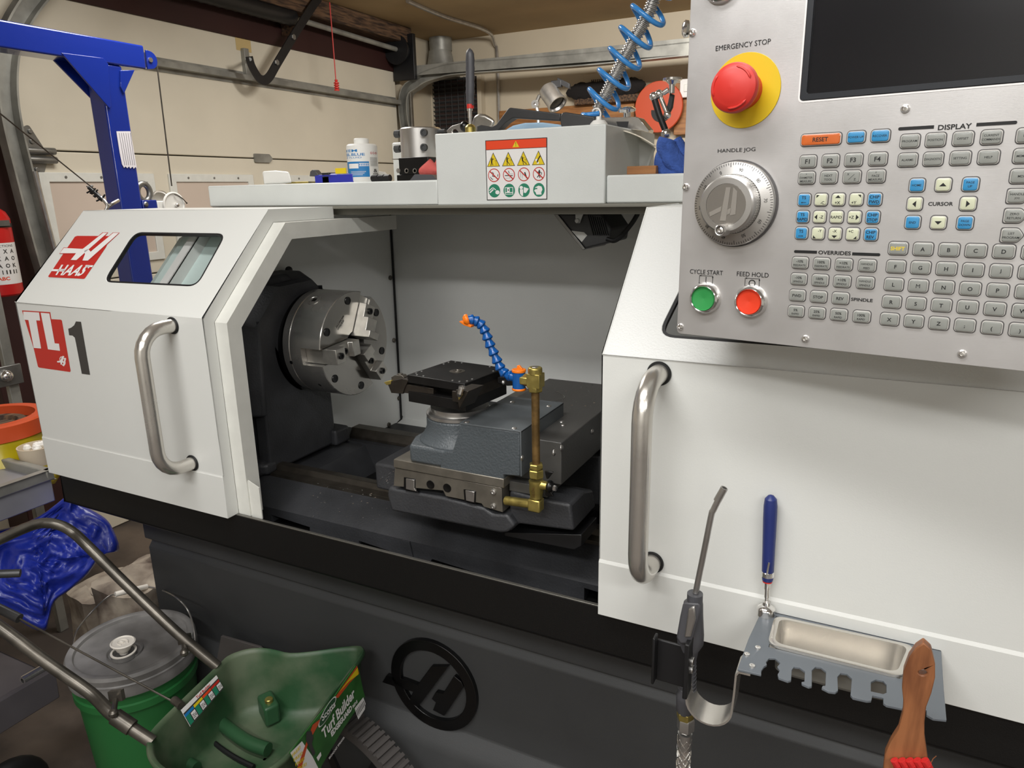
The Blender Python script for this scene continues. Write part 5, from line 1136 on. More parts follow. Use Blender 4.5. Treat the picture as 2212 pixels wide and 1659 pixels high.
# brush with wooden handle
BY = .605
bs = thing('paint_brush', 'flat brush with a curved wooden handle and red bristles hung at the shelf front', 'brush', at(1970, 1500, Y=BY))
P8 = [(1595, 935), (1640, 975), (1662, 1060), (1662, 1140), (1640, 1230), (1610, 1310), (1600, 1400), (1600, 1480), (1612, 1560), (1625, 1660), (1640, 1800), (1350, 1800), (1362, 1660), (1372, 1580), (1405, 1510), (1450, 1440), (1475, 1340), (1478, 1280), (1470, 1200), (1480, 1100), (1510, 1020), (1550, 965)]
B_ = lambda x, y, Y=BY: at(*P9(x, y), Y=Y)
hole = [B_(1590+24*cos(t), 1108+17*sin(t)) for t in [R(a) for a in range(0, 360, 24)]]
ou = [(p.x, p.z) for p in [B_(*q) for q in P8]]; ho = [(p.x, p.z) for p in hole]
MB().plate([ou, ho[::-1]], (0, BY, 0), (1, 0, 0), (0, 0, 1), -.009, 0.0).build('handle', 'wood_handle', bs, bevel=.003, seg=3)
m = MB(); random.seed(9)
for i in range(5):
    for j in range(2):
        x = 1425+i*44; m.tube([B_(x, 1612, BY-.003-.001*j), B_(x+14, 1635, BY-.004), B_(x+42, 1690+20*j, BY+.004)], .0034, 8)
    m.tube([B_(1425+i*44+30, 1680, BY-.003), B_(1425+i*44+38, 1900, BY-.003)], .006, 8)
m.build('bristles', 'bristle', bs)
MB().tube([B_(1625, 1655, BY-.003), B_(1650, 1605, BY-.003), B_(1668, 1590, BY-.003)], .0004, 5).build('loose_bristle', 'wood_handle', bs)
# ================================================================== THINGS ON TOP OF THE LATHE
TZ, BZ = 1.4087, 1.4837
def foot(px, py, Y): p = at(px, py, Y=Y); return p
Z2 = zz(450, 0); Z3 = zz(930, 80); Z9 = zz(940, 220, 9.217)
def U(zf, Y): return lambda x, y, dy=0: at(*zf(x, y), Y=Y+dy)
def onz(pts, z): return [V((p.x, p.y, max(p.z, z))) for p in pts]
# white plastic box
f = U(Z2, 1.13)
o = MB().loft([[V((p.x, p.y, max(p.z, TZ))) for p in [f(460, 1462), f(575, 1455), f(690, 1466), f(718, 1560), f(590, 1572), f(478, 1576)]], [V((p.x, p.y, max(p.z, TZ))) for p in [f(460, 1462, .05), f(575, 1455, .05), f(690, 1466, .05), f(718, 1560, .05), f(590, 1572, .05), f(478, 1576, .05)]]]).build('plastic_box', 'white_plastic', bevel=.004, seg=3)
tag(o, 'small white rounded plastic box near the left end of the lathe top', 'box')
p = f(640, 1552); tag(MB().box((p.x, 1.135, TZ), (f(835, 1550).x, 1.165, TZ+.004)).build('brass_strip', 'brass', bevel=.0006), 'thin brass strip lying behind the white plastic box', 'strip')
# blue insert case
f = U(Z2, 1.14); x0, x1 = f(905, 1500).x, f(1232, 1500).x; zt = f(1000, 1482).z
ic = thing('insert_case', 'blue plastic case with a yellow label left of the layout fluid bottle', 'case', (x0, 1.15, TZ))
MB().box((x0, 1.14, TZ), (x1, 1.18, TZ+.016)).build('case_base', 'org_blue', ic, bevel=.0015)
MB().box((x0+.016, 1.145, TZ+.0162), (x1, 1.178, zt)).build('case_lid', 'org_lilac', ic, bevel=.0015)
MB().box((x0+.008, 1.139, TZ+.012), (f(1100, 1500).x, 1.15, zt-.002)).build('lid_clasp', 'org_blue', ic, bevel=.001)
m = MB().box((f(975, 0).x, 1.1375, f(0, 1520).z), (f(1072, 0).x, 1.1388, f(0, 1478).z)); m.text('MVJNR', f(982, 1500)+V((0, -.0032, 0)), (.020, 0, 0), (0, 0, .0028), 1, bold=.02); m.text('BP14 16', f(985, 1515)+V((0, -.0032, 0)), (.020, 0, 0), (0, 0, .0028), 1)
m.build('case_label', ['yellow_print', 'dark_gray_print'], ic)
dv_ = thing('door_magnet', 'small black block with a gray curved lever at the left end of the blue case', 'block', f(880, 1560))
MB().box((f(842, 0).x, 1.14, TZ), (f(905, 0).x, 1.17, f(0, 1508).z)).build('block_body', 'black_plastic', dv_, bevel=.001)
MB().prism(onz([f(862, 1505), f(868, 1462), (f(885, 1448)), f(905, 1450), f(940, 1490), f(930, 1508)], TZ+.002), (0, .014, 0)).build('lever', 'tool_gray', dv_, bevel=.001)
# bottle of layout fluid
BYc = 1.17; a, b = f(1208, 1400), f(1425, 1400); bc = V(((a.x+b.x)/2*BYc/1.14+.001, BYc, TZ)); br_ = (b.x-a.x)/2*.98
g = lambda y: at(*Z2(1310, y), Y=BYc).z
bo = thing('fluid_bottle', 'white bottle of blue layout fluid with a white screw cap standing on the lathe', 'bottle', bc)
MB().lathe([(0, 0), (br_*.94, 0), (br_, .003), (br_, g(1262)-TZ), (br_*.99, g(1245)-TZ), (br_*.9, g(1232)-TZ), (br_*.5, g(1228)-TZ), (0, g(1228)-TZ)], bc, (0, 0, 1), 48).build('bottle_body', 'white_plastic', bo)
MB().lathe([(br_*.48, g(1232)-TZ), (br_*.49, g(1190)-TZ), (br_*.44, g(1181)-TZ), (0, g(1180)-TZ)], bc, (0, 0, 1), 32).build('screw_cap', 'white_plastic', bo)
zl0 = g(1535)
def wrapb(a_, z_, rr=1.008): t = R(-90)+a_; return V((bc.x+br_*rr*cos(t), bc.y+br_*rr*sin(t), z_))
m = MB()
def bt(s, a0, a1, z0, z1, mi, bold=.02): m.text(s, (0, 0, 0), (1, 0, 0), (0, 0, 1), mi, bold=bold, bend=lambda u_, v_: wrapb(R(a0+(a1-a0)*u_), z0+(z1-z0)*v_))
def bpan(a0, a1, z0, z1, mi, rr=1.004): n = 14; m.add([wrapb(R(a0+(a1-a0)*i/n), z, rr) for z in (z0, z1) for i in range(n+1)], [(i, i+1, n+2+i, n+1+i) for i in range(n)], mi)
view = math.degrees(math.atan2(-bc.x, bc.y)) # direction to the viewer, measured from the bottle's -Y
vv0 = math.degrees(math.atan2(0-bc.x, bc.y-0)); C0 = vv0
W_ = lambda x: C0 + math.degrees(math.asin(max(-1, min(1, (x-1316)/106))))
bt('DYKEM', C0-128, W_(1283), g(1302), g(1280), 0); bt('STEEL', C0-128, W_(1238), g(1335), g(1312), 0); bt('BLUE', W_(1243), W_(1333), g(1335), g(1312), 0); bt('LAYOUT FLUID', C0-140, W_(1310), g(1356), g(1342), 0, 0)
bpan(C0-95, W_(1358), g(1512), g(1383), 1)
for i in range(3): bt('xxxxxxxxxxxx'[:10+i], W_(1232), W_(1335-i*12), g(1472+i*13), g(1464+i*13), 2, 0)
bpan(W_(1290), W_(1356), g(1422), g(1397), 2, 1.007)
for i in range(6): bpan(W_(1292+i*11), W_(1298+i*11), g(1418), g(1401), 1, 1.009)
bpan(W_(1222), W_(1285), g(1440), g(1400), 2, 1.007)
for i in range(3): bt('o', W_(1370+i*16), W_(1382+i*16), g(1322), g(1302), 3, 0)
for i in range(11): bt('xxxxxxxxxxx'[:11], W_(1366), W_(1415), g(1352+i*7), g(1348+i*7), 4, 0)
bt('&', W_(1385), W_(1410), g(1475), g(1445), 4); bt('xxxxxxx', W_(1380), W_(1416), g(1490), g(1480), 4)
m.build('bottle_label', ['blue_print', 'blue_print', 'white_print', 'red_print', 'dark_gray_print'], bo)
# clamps, black block, cylinder etc
f = U(Z2, 1.125)
yc = thing('clamp_tool', 'small black and yellow clamp lying in front of the bottle', 'clamp', f(1450, 1550))
m = MB(); 
for x in (1400, 1450, 1500): m.lathe([(0, 0), (.006, 0), (.007, .004), (.006, .014), (0, .015)], f(x, 1525), (1, 0, .1), 14)
m.build('jaws', 'black_plastic', yc)
MB().prism(onz([f(1402, 1552), f(1470, 1510), (f(1535, 1500)), f(1535, 1552)], TZ), (0, .012, 0)).build('clamp_body', 'yellow', yc, bevel=.001)
tag(MB().lathe([(0, 0), (.012, 0), (.014, .003), (.014, .016), (.010, .020), (0, .021)], V((at(*Z2(1465, 1490), Y=1.22).x, 1.22, TZ)), (0, 0, 1), 24).build('small_cap', 'white_plastic'), 'small white round cap behind the bottle on the lathe top', 'cap')
f = U(Z2, 1.18)
bb = thing('tool_block', 'black square-edged block with three bolt holes in front of the aluminium cylinder', 'block', f(1650, 1550))
MB().box((f(1520, 0).x, 1.18, TZ), (f(1812, 0).x, 1.215, TZ+.012)).box((f(1545, 0).x, 1.18, TZ+.0122), (f(1812, 0).x, 1.215, f(0, 1420).z)).build('block_body', 'black_oxide', bb, bevel=.001)
m = MB()
for x in (1622, 1692, 1762): MB().lathe([(0, 0), (.0045, 0), (.0045, .001), (.0033, .001), (.0028, .0)], f(x, 1457, -.0), (0, -1, 0), 18).build('bolt_hole', 'steel', bb)
MB().box((f(1500, 0).x, 1.175, f(0, 1432).z), (f(1550, 0).x, 1.20, f(0, 1425).z+.0)).build('top_lip', 'steel', bb)
f = U(Z2, 1.14)
tag(MB().prism(onz([f(1715, 1548), f(1760, 1488), f(1905, 1490), f(1958, 1535), f(1958, 1548)], TZ), (0, .03, 0)).build('steel_wedge', 'tool_gray', bevel=.001), 'dark gray wedge plate lying before the black block', 'wedge')
random.seed(2); c = at(*Z2(1915, 1480), Y=1.19); m = MB()
m.grid(lambda a, b: V((c.x+.024*(.35+.75*sin(pi*b))*cos(2*pi*a)*(1+.2*sin(5*pi*2*a)), 1.19+.02*(.35+.75*sin(pi*b))*sin(2*pi*a), TZ+.001+.034*b*(1+.12*sin(6*pi*a)))), 28, 8)
tag(m.build('shop_rag', 'rag_red', solid=.0012), 'crumpled pink-red rag tucked beside the white housing', 'rag')
cyY = 1.25; a, b = at(*Z2(1668, 1200), Y=cyY), at(*Z2(1966, 1200), Y=cyY); rc_ = (b.x-a.x)/2*.985; cc_ = V(((a.x+b.x)/2, cyY, TZ)); zt = at(*Z2(1820, 1075), Y=cyY-rc_).z
ac = thing('aluminium_cylinder', 'thick aluminium cylinder with side bolts standing behind the black block', 'cylinder', cc_)
MB().lathe([(0, 0), (rc_, 0), (rc_, zt-TZ-.002), (rc_-.002, zt-TZ), (0, zt-TZ)], cc_, (0, 0, 1), 48).build('cylinder_body', 'dial_alu', ac)
for y in (1130, 1257):
    p = at(*Z2(1838, y), Y=cyY-rc_); MB().lathe([(.0068, -.004), (.0068, .0025), (.004, .0025), (.0035, .001), (0, .001)], V((p.x, cyY-rc_*.99, p.z)), (.12, -1, 0), 20).build('set_screw', 'base_gray', ac)
    q = at(*Z2(1670, y+10), Y=cyY); m = MB().tube([V((q.x+.006, cyY, q.z)), V((q.x-.010, cyY, q.z))], .0038, 12); m.lathe([(0, 0), (.007, 0), (.0075, .002), (.0075, .012), (0, .012)], V((q.x-.009, cyY, q.z)), (-1, 0, 0), 8); m.build('side_bolt', 'base_gray', ac)
    MB().tube([V((cc_.x+rc_-.002, cyY, q.z)), V((cc_.x+rc_+.016, cyY, q.z))], .004, 12).build('side_bolt', 'base_gray', ac)
f = U(Z2, 1.34); wb = MB().box((f(1492, 0).x, 1.34, TZ), (f(1720, 0).x, 1.37, f(0, 1305).z))
tag(wb.build('machined_block', 'white_paint', bevel=.003), 'whitish flat block standing behind the aluminium cylinder', 'block')
# --- on the housing: gripper tool with gray handle
tY = 1.14; f = U(Z3, tY); hb = f(342, 835)
gt = thing('deburring_tool', 'gray grooved handle tool with a red ring standing upright on the white housing', 'hand tool', V((hb.x, tY, BZ)))
m = MB(); P = [(585, 30, 338), (500, 32, 337), (470, 36, 338), (440, 33, 338), (410, 36, 339), (380, 33, 338), (340, 36, 339), (310, 33, 338), (270, 36, 339), (240, 33, 338), (200, 36, 338), (170, 33, 337), (140, 32, 336), (115, 22, 334), (96, 4, 333)]
rr = []
for y, w_, x in P: c = f(x, y); r = (f(x+w_, y)-c).length; rr.append([c+V((r*cos(2*pi*k/24), r*.8*sin(2*pi*k/24), 0)) for k in range(24)])
m.loft(rr).build('grooved_handle', 'tool_gray', gt)
MB().lathe([(0, 0), (.0062, 0), (.0062, .007), (0, .007)], f(340, 610), (0, 0, 1), 20).build('red_ring', 'red', gt)
MB().lathe([(0, 0), (.0028, 0), (.0028, .012), (.0036, .012), (.0036, .024), (.005, .024), (.005, (f(340, 610).z-BZ)-.014), (0, (f(340, 610).z-BZ)-.014)], V((hb.x, tY, BZ+.014)), (0, 0, 1), 18).build('shaft', 'chrome', gt)
MB().lathe([(0, 0), (.0092, 0), (.0092, .011), (.0065, .0145), (.003, .0165), (0, .0165)], V((hb.x, tY, BZ+.0)), (0, 0, 1), 24).build('brass_base', 'brass', gt)
# hex wrench plate, dome
f = U(Z9, 1.17)
hole = [(330, 590), (345, 545), (395, 535), (430, 560), (460, 600), (440, 655), (385, 680), (345, 650)]
pl_ = [(220, 575), (330, 480), (590, 400), (660, 420), (700, 560), (700, 690), (280, 695)]
m = MB(); q = lambda l: [(f(*p).x, f(*p).z) for p in l]; m.plate([q(pl_), q(hole)[::-1]], (0, 1.17, 0), (1, 0, 0), (0, 0, 1), -.004, 0)
tag(m.build('hex_wrench_plate', 'steel', bevel=.0006), 'flat gray wrench plate with a hexagonal hole left of the gray handled tool', 'wrench')
f = U(Z9, 1.20)
dm = MB().loft([[f(*p) for p in ((745, 690), (740, 400), (770, 280), (880, 228), (1000, 240), (1110, 300), (1215, 370), (1150, 500), (900, 690))], [f(x, y, .05) for x, y in ((745, 690), (742, 420), (790, 310), (890, 260), (1000, 270), (1100, 330), (1190, 395), (1140, 500), (900, 690))]])
tag(dm.build('bell_cover', 'jaw_steel', bevel=.006, seg=4), 'polished domed metal cover lying behind the black spanner', 'cover')
tag(MB().sph(U(Z9, 1.165)(590, 490)+V((0, 0, 0)), .009, 18).build('black_knob', 'black_gloss'), 'small shiny black ball knob beside the hex wrench plate', 'knob')
# black spanner
f = U(Z3, 1.125); s = thing('spanner', 'long dark gray angled spanner lying across the white housing', 'spanner', f(900, 780))
S1 = [(395, 822), (395, 757), (430, 750), (520, 768), (560, 745), (662, 608), (680, 602), (1110, 652), (1105, 715), (700, 690), (640, 730), (565, 822)]
MB().prism(onz([f(*p) for p in S1], BZ), (0, .02, 0)).build('bent_arm', 'wrench_gray', s, bevel=.0015)
MB().prism(onz([f(*p, -.003) for p in [(1100, 690), (1120, 645), (1150, 640), (1400, 678), (1398, 775), (1380, 782), (1115, 778)]], BZ), (0, .026, 0)).build('grip', 'wrench_gray', s, bevel=.002)
# blue folded shop towels
f = U(Z3, 1.20); m = MB(); T = [(625, 830), (640, 790), (700, 755), (800, 732), (950, 728), (1090, 745), (1150, 780), (1150, 830)]
m.prism(onz([f(*p) for p in T], BZ), (0, .07, 0))
tag(m.build('folded_towel', 'towel_blue', bevel=.004, seg=3), 'pale blue folded packet lying under the black spanner', 'towel')
m = MB(); 
# white wire hook puck
f = U(Z3, 1.13); hk = thing('magnet_hook', 'small white magnet with a bent wire hook at the right corner of the housing', 'hook', f(1430, 775))
c = f(1435, 770); MB().lathe([(0, 0), (.014, 0), (.014, .003), (.010, .008), (.0045, .009), (.004, .014), (0, .014)], V((c.x, 1.13, BZ)), (0, 0, 1), 28).build('magnet_base', 'white_plastic', hk)
MB().tube(smooth([V((c.x, 1.13, BZ+.012)), f(1445, 690), f(1452, 650), f(1435, 615), f(1405, 612), f(1382, 632)], 6), .0013, 8).build('wire_hook', 'white_print', hk)
# chrome clamp plate with round knob
f = U(Z3, 1.22); c2 = thing('clamp_plate', 'flat chrome plate clamp with a round knob behind the housing corner', 'clamp', f(1650, 800))
MB().prism([f(*p) for p in [(1445, 688), (1740, 680), (1775, 685), (1862, 790), (1855, 818), (1800, 800), (1480, 768)]], (0, .03, 0)).build('plate', 'chrome', c2, bevel=.001)
MB().prism([f(*p, -.0006) for p in [(1585, 722), (1690, 720), (1680, 772), (1600, 768)]], (0, .001, 0)).build('dark_slot', 'black_plastic', c2)
MB().lathe([(0, 0), (.006, 0), (.006, .006), (.014, .008), (.015, .012), (.010, .0155), (0, .0165)], f(1678, 680), (0, -.15, 1), 28).build('round_knob', 'chrome', c2)
# indicator arm wrapped in a cloth
f = U(Z3, 1.16); ia = thing('indicator_arm', 'jointed black and chrome indicator arm sticking out of the blue cloth', 'indicator arm', f(2020, 830))
MB().tube([f(1905, 510), f(1950, 660), f(2005, 800)], .0050, 14).build('arm_tube', 'black_satin', ia)
MB().tube([f(1952, 490), f(2015, 640)], .0035, 12).tube([f(1985, 480), f(2030, 450)], .004, 12).tube([f(2060, 400), f(2058, 480)], .0045, 12).build('chrome_rods', 'chrome', ia)
MB().lathe([(0, 0), (.005, 0), (.010, .005), (.0145, .006), (.0145, .009), (0, .010)], f(2062, 405), (0, 0, 1), 28).build('round_foot', 'chrome', ia)
for p, r, n_ in (((1905, 508), .007, 'joint'), ((1950, 488), .007, 'joint'), ((2010, 825), .008, 'joint'), ((2020, 665), .006, 'joint')): MB().sph(f(*p), r, 14).build('arm_joint', 'chrome', ia)
MB().prism([f(*p, .004) for p in [(2040, 480), (2075, 490), (2060, 600), (2030, 660), (2012, 600), (2025, 560)]], (0, .008, 0)).build('clamp_block', 'black_plastic', ia, bevel=.001)
# blue cloth: a twisted towel in a lump
random.seed(11)
def clump(name, cen, axes, seed, m_, lab, cat, amp=.18, n=36, sub=0):
    rs = random.Random(seed); ph = [(rs.uniform(1, 4), rs.uniform(1, 4), rs.uniform(0, 6.3), rs.uniform(-1, 1)) for _ in range(9)]
    mb = MB(); ax = [V(a) for a in axes]
    def fn(u_, v_):
        t, p = u_*2*pi, v_*pi; k = 1+amp*sum(c*sin(round(a)*t+round(b)*p*2+d) for a, b, d, c in ph)/3
        return V(cen)+ax[0]*cos(t)*sin(p)*k+ax[1]*sin(t)*sin(p)*k+ax[2]*cos(p)*k
    mb.grid(fn, n, n//2)
    return tag(mb.build(name, m_, angle=180, sub=sub), lab, cat)
f = U(Z3, 1.14)
cl_ = MB(); q = [f(1990, 1130), f(1960, 1060), f(1985, 980), f(2010, 900), f(2040, 860), f(2090, 900), f(2120, 1000), f(2150, 1120)]
cl_.tube(smooth([f(2030, 865), f(2015, 930), f(2050, 1020), f(2110, 1090), f(2190, 1120)], 8), [.005]+[.0165-.00012*(i-15)**2/10 for i in range(31)]+[.006], 18)
cl_.tube(smooth([f(2010, 960), f(1975, 1040), f(1975, 1110), f(2020, 1155), f(2100, 1150), f(2200, 1120)], 8), [.004]+[.0115]*39+[.005], 16)
cl_.tube(smooth([f(2080, 880, .01), f(2130, 960, .01), f(2150, 1040, .01), f(2200, 1090, .01)], 8), [.005]+[.011]*23+[.004], 16)
tag(cl_.build('towel_cloth', 'cloth_blue', angle=180), 'twisted dark blue terry towel at the left edge of the control panel', 'towel')
# curled magazine and wooden strip
f = U(Z3, 1.16)
m = MB()
def mg(a, b):
    t = a; x = 1500+420*t; y = 782+ (150*t*t) ; p = f(x, y, .10*b+.02); 
    return p
m.grid(mg, 16, 4); m2 = m.build('curled_magazine', 'magazine', solid=.002); tag(m2, 'cream curled magazine drooping over the right side of the white housing', 'magazine')
m = MB(); m.grid(lambda a, b: f(1500+420*a-150*b*a*a*1.0, 800+150*a*a+380*b, .012+.10*sin(a*1.8)), 18, 6); tag(m.build('plastic_sheet', 'white_paint', solid=.0015), 'bowed white sheet hanging beside the housing above the wooden strip', 'sheet')
f = U(Z3, 1.118); tag(MB().box((f(1700, 0).x, 1.118, TZ), (f(1960, 0).x, 1.16, f(0, 1158).z+.0)).build('wooden_strip', 'board_wood', bevel=.0008), 'short wooden strip on the lathe top left of the blue towel', 'wood')
# armoured conduit and coiled air hose
hy = 1.24; Hc = [at(1288, 268, Y=hy), at(1293, 235, Y=hy), at(1313, 197, Y=hy), at(1330, 161, Y=hy), at(1353, 118, Y=hy), at(1375, 76, Y=hy), at(1395, 41, Y=hy), at(1410, 5, Y=hy), at(1424, -60, Y=hy), at(1440, -230, Y=hy)]
Hc[0].z = max(Hc[0].z, BZ+.003)
pp = smooth(Hc, 30); L_ = [0]
for a, b in zip(pp, pp[1:]): L_.append(L_[-1]+(b-a).length)
rr = [.0088+.0016*abs(sin(l/.0075*pi)) for l in L_]; 
# resample for the ribs
def resamp(P, L, n):
    out = []; j = 0
    for i in range(n+1):
        s_ = L[-1]*i/n
        while j < len(L)-2 and L[j+1] < s_: j += 1
        t = (s_-L[j])/max(L[j+1]-L[j], 1e-9); out.append(P[j]*(1-t)+P[j+1]*t)
    return out
rp = resamp(pp, L_, 300); m = MB().tube(rp, [.0088+.0024*(1 if (i % 4) in (1, 2) else 0) for i in range(301)], 14)
tag(m.build('armoured_conduit', 'steel', angle=60), 'ribbed flexible metal conduit rising inside the blue coiled hose', 'conduit')
n_ = 500; cp_ = resamp(pp, L_, n_); C_ = []; turns = L_[-1]/.0352
for i, p in enumerate(cp_):
    t = (cp_[min(i+1, n_)]-cp_[max(i-1, 0)]).normalized(); uu = t.cross(V((0, 1, 0))).normalized(); ww = t.cross(uu); a = 2*pi*turns*i/n_+.4; r = .0232
    dq = uu*cos(a)*r+ww*sin(a)*r; C_.append(p+dq+V((0, 0, -.62*dq.x)))
C_ = [c for c in C_ if c.z > BZ+.006]
ah = MB().tube(C_, .0041, 12); e0 = C_[0]
ah.tube(smooth([e0, e0+V((.012, -.01, -.002)), e0+V((.03, -.002, .0))], 4), .0041, 12)
tag(ah.build('coil_hose', 'air_blue'), 'bright blue coiled air hose winding up around the metal conduit', 'air hose')
# ================================================================== LEFT SIDE: HOIST, EXTINGUISHER, BENCH
HXp = -2.05
ho = thing('shop_hoist', 'bright blue steel hoist post with a horizontal boom behind the lathe', 'hoist', (HXp-.04, 1.49, 0))
hy0, hy1 = at(240, 300, X=HXp).y, at(287, 300, X=HXp).y
zbt = at(300, 97, X=HXp).z; zbb = at(300, 148, X=HXp).z
MB().box((HXp-.07, hy0, 0), (HXp, hy1, zbb)).build('post', 'blue_paint', ho, bevel=.006, seg=3)
ye = at(312, 125, X=HXp).y
MB().box((HXp-.075, .3, zbb), (HXp+.004, ye, zbt)).build('boom', 'blue_paint', ho, bevel=.005, seg=3)
K1 = zz(0, 0)
kx = lambda x, y, X=HXp+.006: at(*K1(x, y), X=X)
for X_, nm in ((HXp+.006, 'gusset_plate'), (HXp-.072, 'gusset_plate')):
    MB().prism([kx(*p) for p in ((525, 450), (880, 495), (925, 545), (950, 910), (935, 925))] if X_ > HXp else [kx(*p, HXp-.07) for p in ((455, 510), (520, 500), (870, 520), (845, 905))], (-.006, 0, 0)).build(nm, 'blue_paint', ho, bevel=.001)
MB().prism([kx(*p) for p in ((1030, 600), (1150, 598), (1060, 800), (1030, 740))], (-.05, 0, 0)).build('gusset_plate', 'blue_paint', ho, bevel=.001)
pc = kx(1290, 510, HXp); MB().prism([kx(1245, 425, HXp-.005)]+[V((HXp-.005, pc.y+.026*sin(R(a)), pc.z+.026*cos(R(a)))) for a in range(0, 181, 20)]+[kx(1262, 590, HXp-.005)], (-.006, 0, 0)).build('pulley_cheek', 'blue_paint', ho, bevel=.001)
MB().lathe([(0, 0), (.023, 0), (.018, .008), (.018, .012), (.023, .02), (0, .02)], (HXp-.035, pc.y, pc.z), (1, 0, 0), 28).lathe([(0, 0), (.007, 0), (.007, .004), (0, .004)], (HXp-.005, pc.y, pc.z), (1, 0, 0), 16).build('pulley', 'chrome', ho)
# paper note
MB().prism([kx(*p, HXp+.0015) for p in ((992, 1120), (1112, 1120), (1168, 1440), (1155, 1425), (1140, 1440), (1130, 1422), (1112, 1438), (1100, 1420), (1085, 1435), (1070, 1420), (1058, 1432), (1040, 1400), (1020, 1300))], (.0006, 0, 0)).build('paper_note', 'paper', ho)
m = MB()
for k in range(6): m.prism([kx(*p, HXp+.0022) for p in ((1015+k*19, 1135), (1018+k*19, 1135), (1066+k*17, 1410), (1063+k*17, 1410))], (.0002, 0, 0))
m.build('note_lines', 'mauve_paint', ho)
# winch
W1 = zz(200, 360, 7.9)
wx = lambda x, y, X: at(*W1(x, y), X=X)
MB().box((HXp-.06, hy1, at(300, 450, X=HXp).z-.05), (HXp+.002, wx(1095, 640, HXp).y, wx(950, 572, HXp).z)).build('winch_mount', 'blue_paint', ho, bevel=.002)
MB().lathe([(0, 0), (.006, 0), (.008, .003), (.005, .006), (0, .006)], wx(905, 640, HXp+.002), (1, 0, 0), 16).build('mount_bolt', 'zinc', ho)
wn = MB().box((HXp-.05, wx(1100, 600, HXp).y, wx(1200, 760, HXp).z-.04), (HXp+.001, wx(1500, 640, HXp).y, wx(1200, 588, HXp).z)).build('winch_frame', 'white_plastic', ho, bevel=.002)
for x, y, r, X_ in ((1385, 650, .040, HXp+.004), (1160, 600, .036, HXp-.05)):
    c = wx(x, y, X_); MB().lathe([(0, 0), (r, 0), (r, .004), (r*.9, .005), (r*.82, .002), (0, .002)], c, (1, 0, 0), 40).build('winch_wheel', 'white_plastic' if x > 1300 else 'steel', wn)
c = wx(870, 440, HXp-.02); MB().tube([V((HXp-.02, c.y+.022*sin(R(a)), c.z+.026*cos(R(a)))) for a in range(0, 360, 15)], .0095, 14, closed=True).build('shackle', 'zinc', wn)
MB().sph(wx(1445, 655, HXp+.012), .007, 14).build('ball_knob', 'chrome', wn)
MB().tube(smooth([wx(1395, 470, HXp+.01), wx(1450, 495, HXp+.014), wx(1530, 540, HXp+.014), wx(1610, 625, HXp+.012)], 4), [.0016]*12+[.003], 8).build('ratchet_pawl', 'old_steel', wn)
pe = kx(1340, 560, HXp-.025); MB().tube([V((HXp-.025, pe.y, pe.z+.0)), at(371, 402, X=HXp-.03)], .0022, 8).build('winch_cable', 'old_steel', ho)
# slanting cable with hook
hcx = at(205, 410, d=1.9); far = at(-60, 195, d=1.35)
sc = thing('steel_cable', 'thin steel cable running down to a black knot and hook left of the hoist post', 'cable', hcx)
MB().tube([far, at(0, 245, d=1.42), hcx], .0016, 8).build('cable', 'old_steel', sc)
m = MB(); random.seed(4); a, b = at(193, 405, d=1.9), at(222, 432, d=1.9)
for k in range(30): 
    p = a+(b-a)*random.random(); q = p+V([random.uniform(-.011, .011) for _ in range(3)]); m.tube([p, q], .0022, 5)
m.tube([a, b], .006, 8); m.build('knot', 'black_plastic', sc)
MB().tube(smooth([at(218, 426, d=1.9), at(232, 444, d=1.9), at(226, 462, d=1.9), at(236, 475, d=1.9)], 5), .0045, 10).tube(smooth([at(232, 448, d=1.905), at(243, 440, d=1.91), at(256, 433, d=1.93)], 5), .0045, 10).build('hook', 'steel', sc)
# fire extinguisher
XE = -2.72; ec = at(8, 560, X=XE); ez0, ez1 = at(20, 636, X=XE).z, at(20, 452, X=XE).z
fe = thing('fire_extinguisher', 'red fire extinguisher with a pictogram label beside the garage door', 'fire extinguisher', (XE, ec.y, ez0))
re = .062; ecy = at(45, 620, X=XE).y-re
MB().lathe([(0, 0), (re-.006, 0), (re, .006), (re, ez1-ez0-.03), (re*.85, ez1-ez0-.008), (re*.45, ez1-ez0+.012), (re*.3, ez1-ez0+.03), (0, ez1-ez0+.03)], (XE, ecy, ez0), (0, 0, 1), 40).build('cylinder', 'ext_red', fe)
def we(a, z, r=1.004): t = R(a); return V((XE+re*r*cos(t), ecy+re*r*sin(t), z))
m = MB(); lz0, lz1 = at(20, 610, X=XE).z, at(20, 522, X=XE).z; n = 16
m.add([we(-75+130*i/n, z) for z in (lz0, lz1) for i in range(n+1)], [(i, i+1, n+2+i, n+1+i) for i in range(n)])
m.text('INSTRUCTIONS', (0, 0, 0), (1, 0, 0), (0, 0, 1), 1, bend=lambda u_, v_: we(-60+90*u_, lz1-.014+.008*v_, 1.008))
random.seed(1)
for r_ in range(3):
    for k in range(4): m.text('OKXA'[(k+r_) % 4], (0, 0, 0), (1, 0, 0), (0, 0, 1), 1, bold=.03, bend=lambda u_, v_: we(-50+22*k+13*u_, lz1-.035-.024*r_+.014*v_, 1.008))
for k in range(4): m.add([we(-52+22*k+a_, z, 1.008) for a_, z in ((0, lz0+.034), (14, lz0+.034), (14, lz0+.048), (0, lz0+.048))], [(0, 1, 2, 3)], 1)
m.text('ABC', (0, 0, 0), (1, 0, 0), (0, 0, 1), 2, bold=.03, bend=lambda u_, v_: we(-35+34*u_, lz0+.014+.012*v_, 1.008))
m.build('label', ['white_print', 'dark_gray_print', 'label_red'], fe)
MB().lathe([(re*1.01, 0), (re*1.03, 0), (re*1.03, .012), (re*1.01, .012)], (XE, ecy, at(20, 489, X=XE).z), (0, 0, 1), 40).build('strap', 'black_satin', fe)
